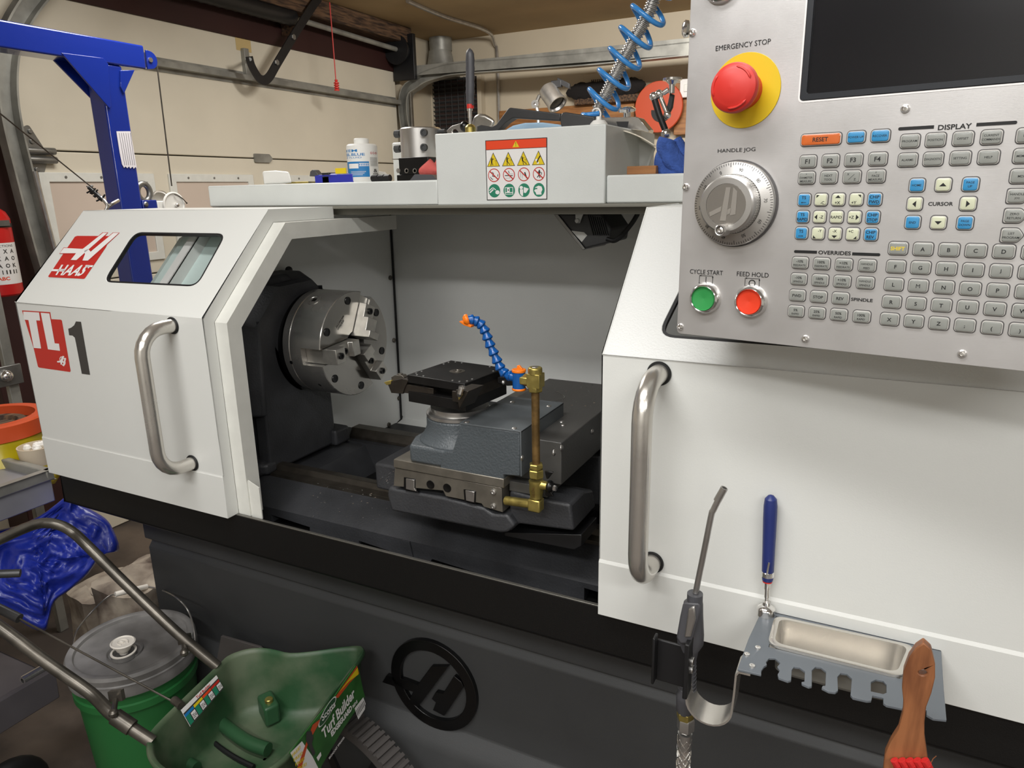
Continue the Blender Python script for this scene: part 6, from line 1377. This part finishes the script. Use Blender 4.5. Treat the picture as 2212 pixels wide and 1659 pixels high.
MB().box((XE+re-.01, ecy-.01, at(20, 486, X=XE).z), (XE+re+.006, ecy+.03, at(20, 478, X=XE).z+.006)).build('strap_buckle', 'zinc', fe)
m = MB(); hz_ = ez1+.02; m.prism([(XE+.01, ecy-.09, hz_), (XE+.01, ecy+.02, hz_-.01), (XE+.01, ecy+.055, hz_-.04), (XE+.01, ecy+.05, hz_-.05), (XE+.01, ecy+.01, hz_-.025), (XE+.01, ecy-.09, hz_-.01)], (-.02, 0, 0))
m.prism([(XE+.01, ecy-.08, hz_+.035), (XE+.01, ecy+.0, hz_+.03), (XE+.01, ecy+.0, hz_+.02), (XE+.01, ecy-.08, hz_+.025)], (-.02, 0, 0)); m.build('lever', 'ext_red', fe, bevel=.002)
# steel uprights and bracket by the door jamb
r1 = thing('steel_upright', 'slim galvanised upright with a flat bracket below the fire extinguisher', 'upright', (-2.3, 1.05, 0))
p = at(16, 720, X=-2.3); q = at(35, 860, X=-2.3)
MB().box((-2.32, p.y-.025, 0), (-2.3, p.y+.004, at(0, 560, X=-2.3).z)).build('upright_post', 'galvanised', r1, bevel=.002)
a, b = at(-20, 797, X=-2.29), at(51, 826, X=-2.29); MB().box((-2.295, a.y, b.z), (-2.285, b.y, a.z)).build('flat_bracket', 'zinc', r1, bevel=.002)
MB().sph(at(14, 812, X=-2.28), .018, 16).build('bracket_bolt', 'chrome', r1)
# steel bench with tray edge
bn = thing('steel_bench', 'gray steel bench with a raised edge at the left of the lathe', 'bench', (-1.9, .45, 0))
BX = -1.6; yE = at(105, 1003, X=BX).y; zR = at(50, 1024, X=BX).z-.008; zB = at(60, 1105, X=BX).z
MB().box((-2.3, -.3, zB), (BX, yE, zR-.02)).build('bench_body', 'bench_gray', bn, bevel=.003)
MB().box((BX-.012, -.3, zR-.025), (BX+.006, yE+.004, zR)).box((-2.3, yE-.012, zR-.025), (BX+.006, yE+.004, zR)).build('bench_rim', 'galvanised', bn, bevel=.003)
for x, y in ((BX-.03, -.2), (-2.27, yE-.03)): MB().box((x-.02, y-.02, 0), (x+.02, y+.02, zB)).build('leg', 'mauve_paint', bn, bevel=.002)
zL = at(60, 1480, X=BX-.02).z
MB().box((-2.3, -.3, zL-.075), (BX-.02, at(118, 1452, X=BX-.02).y, zL-.02)).box((BX-.035, -.3, zL-.02), (BX-.02, at(118, 1452, X=BX-.02).y, zL)).build('lower_shelf', 'mauve_paint', bn, bevel=.002)
c = at(80, 1466, X=-1.66); sk = MB().lathe([(.006, 0), (.011, 0), (.011, .05), (.007, .052), (.007, .046), (0, .046)], (c.x, c.y-.03, zL-.009), (.0, 1, .0), 20)
tag(sk.build('socket_bit', 'chrome'), 'small chrome socket lying on the lower bench shelf', 'socket')
# items on the bench
TB = zR-.0195
bk = at(0, 900, d=1.98); kc = V((-1.88, at(-2, 905, X=-1.88).y, TB)); zr = at(0, 885, X=-1.80).z
ok_ = thing('orange_bucket', 'bucket with an orange rim lid and a yellow bag hanging over its side', 'bucket', kc)
zt0 = at(30, 886, X=-1.80).z-.022; kc.y -= .018
MB().lathe([(0, 0), (.095, 0), (.112, zt0-TB-.03), (0, zt0-TB-.03)], kc, (0, 0, 1), 40).build('bucket_body', 'maroon', ok_)
MB().lathe([(.108, zt0-TB-.04), (.118, zt0-TB-.04), (.118, zt0-TB-.004), (.115, zt0-TB), (.092, zt0-TB), (.094, zt0-TB-.010), (.094, zt0-TB-.03), (.112, zt0-TB-.03)], kc, (0, 0, 1), 48).build('rim_lid', 'orange_lid', ok_)
MB().lathe([(0, zt0-TB-.024), (.05, zt0-TB-.024), (.055, zt0-TB-.014), (.07, zt0-TB-.014), (.075, zt0-TB-.026), (.095, zt0-TB-.026)], kc, (0, 0, 1), 40).build('lid_center', 'old_wood', ok_)
m = MB(); n = 26
def yb(a, b): t = R(-80+150*a); r = .112+.014*b*(1+.5*sin(11*t))+.02*b*b; return V((kc.x+r*cos(t), kc.y+r*sin(t), zt0-.038-(.10+.012*sin(7*t)+.02*sin(3.1*t))*b))
m.grid(yb, 30, 8); m.build('yellow_bag', 'yellow_bag', ok_, solid=.0015, angle=60)
c = at(78, 985, X=-1.72); cz = V((-1.72, c.y+.005, TB)); zt = at(78, 962, X=-1.72).z
cn_ = thing('cream_can', 'open cream-coloured can of small bits on the bench beside the lathe door', 'can', cz)
MB().lathe([(0, 0), (.036, 0), (.040, zt-TB), (.037, zt-TB), (.034, zt-TB-.012), (0, zt-TB-.012)], cz, (0, 0, 1), 32).build('can_body', 'cream_bottle', cn_)
m = MB(); random.seed(8)
for k in range(9): m.sph(cz+V((random.uniform(-.022, .022), random.uniform(-.022, .022), zt-TB-.006)), .009, 8)
m.build('small_bits', 'white_plastic', cn_)
c = at(82, 900, X=-1.83); cb_ = V((-1.83, c.y+.015, TB)); z1, z2, z3 = at(82, 905, X=-1.83).z, at(82, 900, X=-1.83).z, at(78, 884, X=-1.83).z
pb = thing('spray_bottle', 'cream bottle with a black and white label half hidden by the left lathe door', 'bottle', cb_)
MB().lathe([(0, 0), (.034, 0), (.034, z2-TB-.01), (.026, z2-TB+.006), (.012, z2-TB+.012), (.012, z3-TB), (0, z3-TB)], cb_, (0, 0, 1), 32).build('bottle_body', 'cream_bottle', pb)
zq = at(82, 955, X=-1.83).z; MB().lathe([(.0345, zq-TB), (.0345, z1-TB-.055+.02)], cb_, (0, 0, 1), 32).build('bottle_label', 'black_print', pb)
# machine drain panel left of the pan
# ================================================================== FLOOR AREA IN FRONT
# green bucket with gray lid
kz = .49; kc = at(284, 1386, Z=kz); kR = .124
gb_ = thing('green_bucket', 'green plastic bucket with a gray spouted lid standing left of the lathe base', 'bucket', (kc.x, kc.y, 0))
C2 = (kc.x, kc.y, 0)
MB().lathe([(0, 0), (.092, 0), (.113, kz-.085), (.119, kz-.085), (.119, kz-.070), (.115, kz-.068), (.116, kz-.052), (.1205, kz-.050), (.1205, kz-.030), (0, kz-.030)], C2, (0, 0, 1), 64).build('bucket_body', 'bucket_green', gb_)
MB().lathe([(.119, kz-.046), (.1235, kz-.046), (.1250, kz-.030), (.1235, kz-.026), (.1245, kz-.020), (.122, kz-.018), (.1235, kz-.006), (.120, kz), (.113, kz+.001), (.108, kz-.001), (.106, kz-.007), (.0, kz-.007)], C2, (0, 0, 1), 72).build('lid', 'lid_gray', gb_)
d_ = (V((0, 0, 0))-V((kc.x, kc.y, 0))).normalized(); sp_ = at(268, 1412, Z=kz)
MB().lathe([(.024, -.0065), (.031, -.0065), (.034, -.002), (.034, -.0065)], (sp_.x-.012, sp_.y+.01, kz), (0, 0, 1), 40).lathe([(.0235, -.006), (.0235, .004), (.0215, .005), (.020, .002), (.017, -.004), (0, -.005)], (sp_.x, sp_.y, kz), (0, 0, 1), 36).build('spout_ring', 'lid_gray', gb_)
MB().lathe([(.0205, .0045), (.0245, .0045), (.0245, .0065), (.0205, .0065), (.0205, .0045)], (sp_.x, sp_.y, kz), (0, 0, 1), 36).build('spout_rim', 'cap_white', gb_)
cpb = V((sp_.x, sp_.y, kz)); MB().lathe([(0, .0), (.008, .001), (.009, .006), (.013, .010), (.014, .014), (.022, .024), (.0235, .027), (.021, .0285), (.0195, .0265), (0, .0262)], cpb, (.05, .03, 1), 36).build('spout_cap', 'cap_white', gb_)
m = MB(); 
tp = cpb+V((.0012, .0008, .0264)); m.tube([tp+V((.011*cos(R(a)), .009*sin(R(a)), .0006)) for a in range(20, 320, 20)], .0012, 6); m.tube([tp+V((-.006, 0, .001)), tp+V((.004, 0, .001))], .0022, 8); m.build('cap_ridge', 'cap_white', gb_)
wR = math.atan2(at(425, 1380, Z=kz).y-kc.y, at(425, 1380, Z=kz).x-kc.x)
p1 = V((kc.x+.128*cos(wR), kc.y+.128*sin(wR), kz-.028)); p0 = V((kc.x-.128*cos(wR), kc.y-.128*sin(wR), kz-.028))
g1, g0 = at(318, 1267, Y=kc.y+.17), at(249, 1284, Y=kc.y+.10)
hn = [p1, at(420, 1365, Y=p1.y+.01), at(407, 1320, Y=p1.y+.03), at(380, 1290, Y=p1.y+.03), at(345, 1273, Y=kc.y+.17), g1]
hn2 = [g0, at(232, 1290, Y=kc.y+.08), at(195, 1325, Y=kc.y+.03), at(165, 1365, Y=kc.y-.0), p0]
MB().tube(smooth(hn, 6), .0018, 8).tube(smooth(hn2, 6), .0018, 8).tube([g1, g0], .0018, 8).build('bail_handle', 'steel', gb_)
MB().tube([g1, (g1+g0)/2+V((0, 0, .0005)), g0], .0062, 14).build('handle_grip', 'cap_white', gb_)
# paper bags
def bag(cx_, cy_, w_, dp, h, rot, lab, seed):
    rs = random.Random(seed); m = MB(); u_, v_ = V((cos(rot), sin(rot), 0)), V((-sin(rot), cos(rot), 0)); rings = []
    for k in range(9):
        t = k/8; ww = w_*(1+.06*sin(t*5+seed)); rings.append([V((cx_, cy_, .0))+u_*ww/2*max(-1, min(1, 1.35*cos(a)))*(1+.03*sin(3*a+k))+v_*dp/2*max(-1, min(1, 1.35*sin(a)))*(1+.05*sin(2*a+k*1.3))+V((0, 0, h*t+.008*sin(a*3+seed))) for a in [2*pi*i/28 for i in range(28)]])
    top = [V((cx_, cy_, h*1.03))+(p-V((cx_, cy_, p.z)))*.55 for p in rings[-1]]; rings.append([V((p.x, p.y, h*1.02+.01*sin(i))) for i, p in enumerate(top)])
    m.loft(rings); return tag(m.build('paper_bag', 'paper_bag', angle=50), lab, 'paper bag')
b_ = at(285, 1275, Z=.50)
bag(-1.58, 1.02, .16, .18, .47, .2, 'wrinkled dusty paper bag standing behind the green bucket', 3)
bag(-1.74, 1.02, .14, .16, .40, -.2, 'lower dusty paper bag half under the blue tarp', 5)
# blue tarp bundle
TP = [(-60, 1170), (40, 1135), (100, 1105), (160, 1060), (166, 1085), (195, 1100), (228, 1120), (245, 1145), (258, 1186), (235, 1195), (215, 1205), (190, 1240), (150, 1275), (118, 1300), (105, 1345), (98, 1362), (70, 1358), (30, 1335), (-60, 1300)]
ctr = (80, 1215); rs = random.Random(3)
def tps(k, dd, j=0): return [at(ctr[0]+(x-ctr[0])*k, ctr[1]+(y-ctr[1])*k, d=1.60+dd+rs.uniform(-j, j)) for x, y in smooth2]
smooth2 = [(p.x, p.y) for p in smooth([V((a, b, 0)) for a, b in TP], 3, closed=True)]
def tfold(k):
    out = []
    for x, y in smooth2:
        X_, Y_ = ctr[0]+(x-ctr[0])*k, ctr[1]+(y-ctr[1])*k
        q = V((X_*.012+Y_*.006, Y_*.011-X_*.004, 0)); w1 = abs(noise.noise(q*1.3)); w2 = abs(noise.noise(q*3.1+V((5, 2, 0)))); w3 = noise.noise(V((X_*.03, Y_*.09-X_*.05, 2)))
        e = (max(0, 1-k*k))**.5
        out.append(at(X_, Y_, d=1.60-.05*e+(.04*w1+.02*w2+.02*w3)*min(1, (1-k)*6)))
    return out
m = MB().loft([tps(.9, .14), tps(.97, .08), tps(1.0, .02)]+[tfold(1-i/26) for i in range(1, 26)]+[tfold(.004)])
tag(m.build('blue_tarp', 'tarp_blue', angle=180), 'crumpled shiny blue plastic tarp bundle between the bench and the lathe', 'tarp')
# ================================================================== BROADCAST SPREADER
P5 = zz(300, 1239); hz = .555
sp = thing('lawn_spreader', 'green push lawn spreader with a dusty open hopper and tubular handle in the foreground', 'spreader', (-.86, .72, 0))
h5 = lambda x, y, z=hz: at(*P5(x, y), Z=z)
rim = [(95, 1460), (110, 1370), (205, 1255), (450, 1015), (690, 785), (760, 720), (850, 680), (950, 655), (1060, 650), (1160, 665), (1290, 692), (1500, 675), (1700, 645), (1850, 632), (1893, 650), (1885, 710), (1700, 960), (1500, 1225), (1300, 1500), (1220, 1580), (1130, 1645), (1040, 1690), (900, 1730), (600, 1745), (330, 1720), (180, 1640), (110, 1550)]
rp_ = smooth([h5(*p) for p in rim], 3, closed=True)
cen = V((sum(p.x for p in rp_)/len(rp_), sum(p.y for p in rp_)/len(rp_), 0))
def hr(k, z, dx=0, dy=0): return [V((cen.x+(p.x-cen.x)*k+dx, cen.y+(p.y-cen.y)*k+dy, z)) for p in rp_]
m = MB().loft([hr(1.03, hz-.008), hr(1.035, hz-.002), hr(1.02, hz+.002), hr(.99, hz+.001), hr(.97, hz-.006), hr(.93, hz-.06), hr(.885, hz-.106), hr(.84, hz-.117), hr(.6, hz-.121), hr(.02, hz-.122)], caps=False)
m.loft([hr(1.03, hz-.008), hr(.99, hz-.012), hr(.95, hz-.065), hr(.90, hz-.113), hr(.8, hz-.128), hr(.45, hz-.17), hr(.02, hz-.175)], caps=False)
hop = m.build('hopper', 'hopper_green', sp, angle=60)
zf = hz-.118
def ridge(pts, r, nm, mt='green_plastic', zo=0): 
    q = [at(*P5(*p), Z=zf) for p in pts]; q = [V((p.x, p.y, zf+zo)) for p in q]; return MB().tube(smooth(q, 5), r, 14).build(nm, mt, hop)
ridge([(630, 1260), (800, 1400), (950, 1500), (1110, 1560)], .012, 'floor_ridge', zo=.014); ridge([(900, 960), (960, 1030), (1060, 1110)], .010, 'floor_ridge', zo=.024); ridge([(320, 1580), (400, 1640), (500, 1700)], .010, 'floor_ridge', zo=.010)
a = at(*P5(1110, 1150), Z=zf+.02); MB().obox(a, (.022, -.012, 0), (.006, .013, 0), (0, 0, .020)).build('gate_block', 'green_plastic', hop, bevel=.005, seg=3)
MB().disc(at(*P5(1110, 1085), Z=zf+.042)-V((0, 0, .003)), (0, 0, 1), .0075, .008, 16).build('gate_screw', 'brass', hop)
a = at(*P5(560, 1340), Z=zf+.002); MB().tube(smooth([at(*P5(*p), Z=zf+.001) for p in ((545, 1330), (650, 1450), (820, 1570), (980, 1650))], 4), .0045, 8).build('floor_slot', 'rubber', hop)
# small chart sticker on the far inner wall and big label on the near outer wall
def quad3(pts_px, planefn): return [planefn(*p) for p in pts_px]
A0, A1 = h5(360, 1170), h5(665, 870); dn_ = V((0, 0, -1)); inn = (cen-V(((A0.x+A1.x)/2, (A0.y+A1.y)/2, 0))).normalized()
p3 = A0*1; tw = (hr(.97, hz-.006), hr(.88, hz-.06)); 
pl_pt = (A0+A1)/2+inn*.006+V((0, 0, -.008)); ud = (A1-A0).normalized(); dnw = (inn*.42+dn_).normalized(); npl = ud.cross(dnw)
if npl.dot(CAM-pl_pt) < 0: npl = -npl
st = lambda x, y: at(*P5(x, y), pl=(pl_pt+npl*.006, npl))
Sq = [st(*p) for p in ((360, 1165), (662, 868), (724, 975), (440, 1305))]   # TL TR BR BL
def sq(u_, v_): return (Sq[0]*(1-u_)+Sq[1]*u_)*(1-v_)+(Sq[3]*(1-u_)+Sq[2]*u_)*v_
m = MB()
def sp4(u0, v0, u1, v1, mi, o=0): m.add([sq(*q)+npl*(.0002*o) for q in ((u0, v0), (u1, v0), (u1, v1), (u0, v1))], [(0, 1, 2, 3)], mi)
m.prism([sq(0, 0), sq(1, 0), sq(1, 1), sq(0, 1)], npl*-.0008, 0)
sp4(0, .22, 1, 1, 3, 1); cols = [4, 5, 6, 2]
for k in range(4): sp4(k/4, .30, k/4+.24, .45, cols[k], 2); sp4(k/4+.01, .45, k/4+.11, .95, 1, 2); sp4(k/4+.13, .5, k/4+.24, .92, 0, 2); m.text('004', sq(k/4+.14, .88)+npl*.0007, (sq(k/4+.23, .88)-sq(k/4+.14, .88)), (sq(k/4+.14, .6)-sq(k/4+.14, .88)), 3)
m.text('Turf Builder', sq(.38, .2)+npl*.0006, sq(.78, .2)-sq(.38, .2), sq(.38, .04)-sq(.38, .2), 2, bold=.02)
m.build('rate_sticker', ['white_print', 'label_green', 'red_print', 'dark_gray_print', 'blue_print', 'yellow_print', 'label_red'], hop)
B0, B1 = h5(1290, 1530), h5(1850, 785); out = ((B0+B1)/2-cen); out.z = 0; ud = (B1-B0).normalized(); out = (out-ud*out.dot(ud)).normalized()
npl2 = (out+V((0, 0, .10))).normalized(); pl2 = (B0+B1)/2+out*.012+V((0, 0, -.012))
s5 = lambda x, y: at(*P5(x, y), pl=(pl2, npl2))
m = MB(); o2_ = lambda k: npl2*(.0003*k)
m.prism([s5(*p) for p in ((1290, 1530), (1480, 1280), (1670, 1050), (1850, 785), (1880, 830), (1915, 1000), (1930, 1050), (1740, 1330), (1560, 1640), (1530, 1760), (1400, 1720))], npl2*-.002, 0)
pg = lambda pts, mi, k: m.add([s5(*p)+o2_(k) for p in pts], [tuple(range(len(pts)))], mi)
pg([(1290, 1530), (1390, 1430), (1480, 1560), (1560, 1720), (1400, 1720)], 1, 1)
pg([(1480, 1290), (1560, 1230), (1440, 1450), (1390, 1640), (1370, 1700), (1350, 1650)], 2, 2)
pg([(1670, 1060), (1860, 785), (1878, 850), (1800, 930), (1700, 1060)], 2, 1); pg([(1700, 1020), (1865, 800), (1872, 860), (1790, 920)], 3, 2)
el = circ(1605, 1180, 1, 28); pg([(1605+(x-1605)*62+(y-1180)*45, 1180+(y-1180)*-118+(x-1605)*-62) for x, y in el], 1, 2); pg([(1605+(x-1605)*55+(y-1180)*42, 1180+(y-1180)*-108+(x-1605)*-56) for x, y in el], 4, 3)
def st5(t, a, b, c, mi, k, bold=.02): A_, B__, C__ = s5(*a)+o2_(k), s5(*b)+o2_(k), s5(*c)+o2_(k); m.text(t, A_, B__-A_, C__-A_, mi, bold=bold)
st5('Scotts', (1560, 1262), (1672, 1130), (1548, 1210), 1, 5); st5('Turf Builder', (1570, 1420), (1840, 1045), (1550, 1335), 1, 5, .03); st5('EDGEGUARD', (1640, 1395), (1815, 1160), (1628, 1350), 1, 5, .05); st5('MINI', (1822, 1150), (1860, 1100), (1815, 1125), 1, 5)
st5('BROADCAST SPREADER', (1620, 1585), (1750, 1400), (1612, 1572), 1, 5)
pg([(1838, 1150), (1912, 1055), (1932, 1110), (1925, 1160), (1870, 1245)], 1, 2)
for k in range(7): x = 1850+k*10; y = 1165-k*13; pg([(x, y), (x+4, y-5), (x+18, y+42), (x+14, y+48)], 5, 3)
pg([(1425, 1350), (1465, 1340), (1485, 1400), (1470, 1450), (1500, 1530), (1480, 1560), (1440, 1470), (1420, 1420)], 5, 4); pg([(1510, 1570), (1545, 1520), (1552, 1550), (1525, 1600)], 1, 4)
for k in range(4): st5('FREE!', (1305+k*14, 1570+k*38), (1375+k*18, 1490+k*48), (1300+k*14, 1545+k*38), 3, 4)
m.build('front_label', ['hopper_label', 'white_print', 'orange_lid', 'yellow_print', 'green_plastic', 'dark_gray_print'], hop)
# handle tubes
hA0 = h5(690, 800, hz-.02)
bend = [at(470, 1440, Z=hz-.0), at(380, 1365, Z=.62), at(270, 1260, Z=.70), at(190, 1180, Z=.765), at(160, 1152, Z=.785), at(135, 1137, Z=.80), at(105, 1130, Z=.81), at(70, 1135, Z=.815), at(0, 1165, Z=.82), at(-200, 1260, Z=.83)]
tA = MB().tube(smooth(bend, 6), .0095, 18).build('handle_tube', 'old_steel', sp)
bB = [at(330, 1603, Z=hz-.005), at(245, 1545, Z=.59), at(195, 1497, Z=.61), at(100, 1430, Z=.66), at(0, 1355, Z=.72), at(-200, 1215, Z=.81)]
MB().tube(smooth(bB, 6), .0098, 18).build('handle_tube', 'old_steel', sp)
MB().tube([at(248, 1547, Z=.592), at(285, 1572, Z=.575)], .0125, 18).build('tube_sleeve', 'old_steel', sp)
def wing(px, py, z, s=1):
    c = at(px, py, Z=z); m = MB().tube([c+V((-.016, .012, -.004))*s, c+V((.02, -.014, .006))*s], .0045*s, 10); m.sph(c+V((.022, -.016, .006))*s, .0075*s, 10); m.obox(c+V((-.02, .018, 0))*s, (.008*s, .006*s, 0), (0, .003*s, 0), (0, 0, .010*s)); return m.build('wing_nut', 'old_steel', sp)
wing(247, 1525, .60); wing(397, 1398, .60)
MB().tube([at(382, 1520, Z=hz), at(45, 1338, Z=.66), at(-60, 1280, Z=.70)], .0018, 8).build('control_rod', 'old_steel', sp)
MB().tube([at(42, 1336, Z=.662), at(-40, 1295, Z=.69)], [.0085, .0075], 14).build('rod_grip', 'wrench_gray', sp)
MB().tube([at(376, 1512, Z=hz+.004), at(392, 1525, Z=hz+.004)], .007, 12).build('rod_end', 'old_steel', sp)
MB().tube([at(44, 1238, Z=.76), at(-60, 1242, Z=.77)], [.007, .0075], 14).build('lever_grip', 'wrench_gray', sp)
# wheel
wc = at(*P5(1800, 1760), Z=.26); wn_ = V((.12, 1, 0)).normalized(); wc = V((-.83, .885, .213))
pxw = lambda c: c
m = MB(); Rw = .205
m.lathe([(Rw-.018, -.022), (Rw, -.022), (Rw, .022), (Rw-.018, .022), (Rw-.018, -.022)], wc, wn_, 64)
uu = wn_.cross(V((0, 0, 1))).normalized(); vv_ = wn_.cross(uu)
for k in range(96): a = 2*pi*k/96; n = uu*cos(a)+vv_*sin(a); m.obox(wc+n*(Rw+.002), n*.004, (uu*-sin(a)+vv_*cos(a))*.0035, wn_*.023)
wo = m.build('tire', 'mat_gray', sp)
m = MB().lathe([(0, -.012), (.02, -.012), (.02, .012), (0, .012)], wc, wn_, 20)
for k in range(6): a = 2*pi*k/6; n = uu*cos(a)+vv_*sin(a); m.bar(wc, wc+n*(Rw-.015), .02, .006, wn_)
m.build('wheel_spokes', 'black_satin', wo)
MB().tube([wc, wc-wn_*.30], .008, 12).build('axle', 'old_steel', sp)
m = MB(); 
for s_ in (-.28, -.06): p = wc+wn_*s_; m.bar(V((cen.x+(p.x-cen.x)*.6, cen.y+(p.y-cen.y)*.6, hz-.16)), p, .03, .012, (1, 0, 0))
m.build('axle_frame', 'black_satin', sp)
# flat dark dustpan flap leaning behind the spreader
fl = [at(437, 1500, Z=.28), at(470, 1425, Z=.36), at(478, 1375, Z=.43), at(560, 1400, Z=.43), at(560, 1470, Z=.30)]
tag(MB().prism([at(*p, Y=.915) for p in ((430, 1520), (468, 1425), (477, 1374), (560, 1398), (600, 1440), (600, 1560))], (0, .006, 0)).build('rubber_mat', 'mat_gray', bevel=.001), 'dark gray flap of rubber mat leaning on the lathe base behind the spreader', 'mat')

c = at(6, 1668, Z=.16); tt_ = MB().tube([V((c.x, c.y+.07*cos(R(a)), .09+.07*sin(R(a)))) for a in range(0, 360, 15)], .02, 14, closed=True)
tag(tt_.build('caster_tire', 'rubber'), 'black rubber tire of a small wheel at the bottom left corner on the floor', 'tire')
import numpy as np
F=1553.;CX,CY=1106,829.5
x=np.array([3139,360,-1553.]);x/=np.linalg.norm(x)
dn=np.array([111,5738,1553.]);dn-=dn.dot(x)*x;dn/=np.linalg.norm(dn)
z=-dn;y=np.cross(z,x)
M=np.array([x,y,z]) # world = M@cam
H=1.39
def at(px,py,X=None,Y=None,Z=None,d=None,pl=None):
    r=M@np.array([(px-CX)/F,(py-CY)/F,1.])
    if X is not None:d=X/r[0]
    if Y is not None:d=Y/r[1]
    if Z is not None:d=(Z-H)/r[2]
    if pl is not None:
        p0,n=map(np.array,pl);d=((p0-[0,0,H])@n)/(r@n)
    return tuple(np.round(r*d+[0,0,H],4))
def pr(X,Y,Z):
    c=M.T@(np.array([X,Y,Z-H]));return (round(CX+F*c[0]/c[2],1),round(CY+F*c[1]/c[2],1),round(c[2],3))
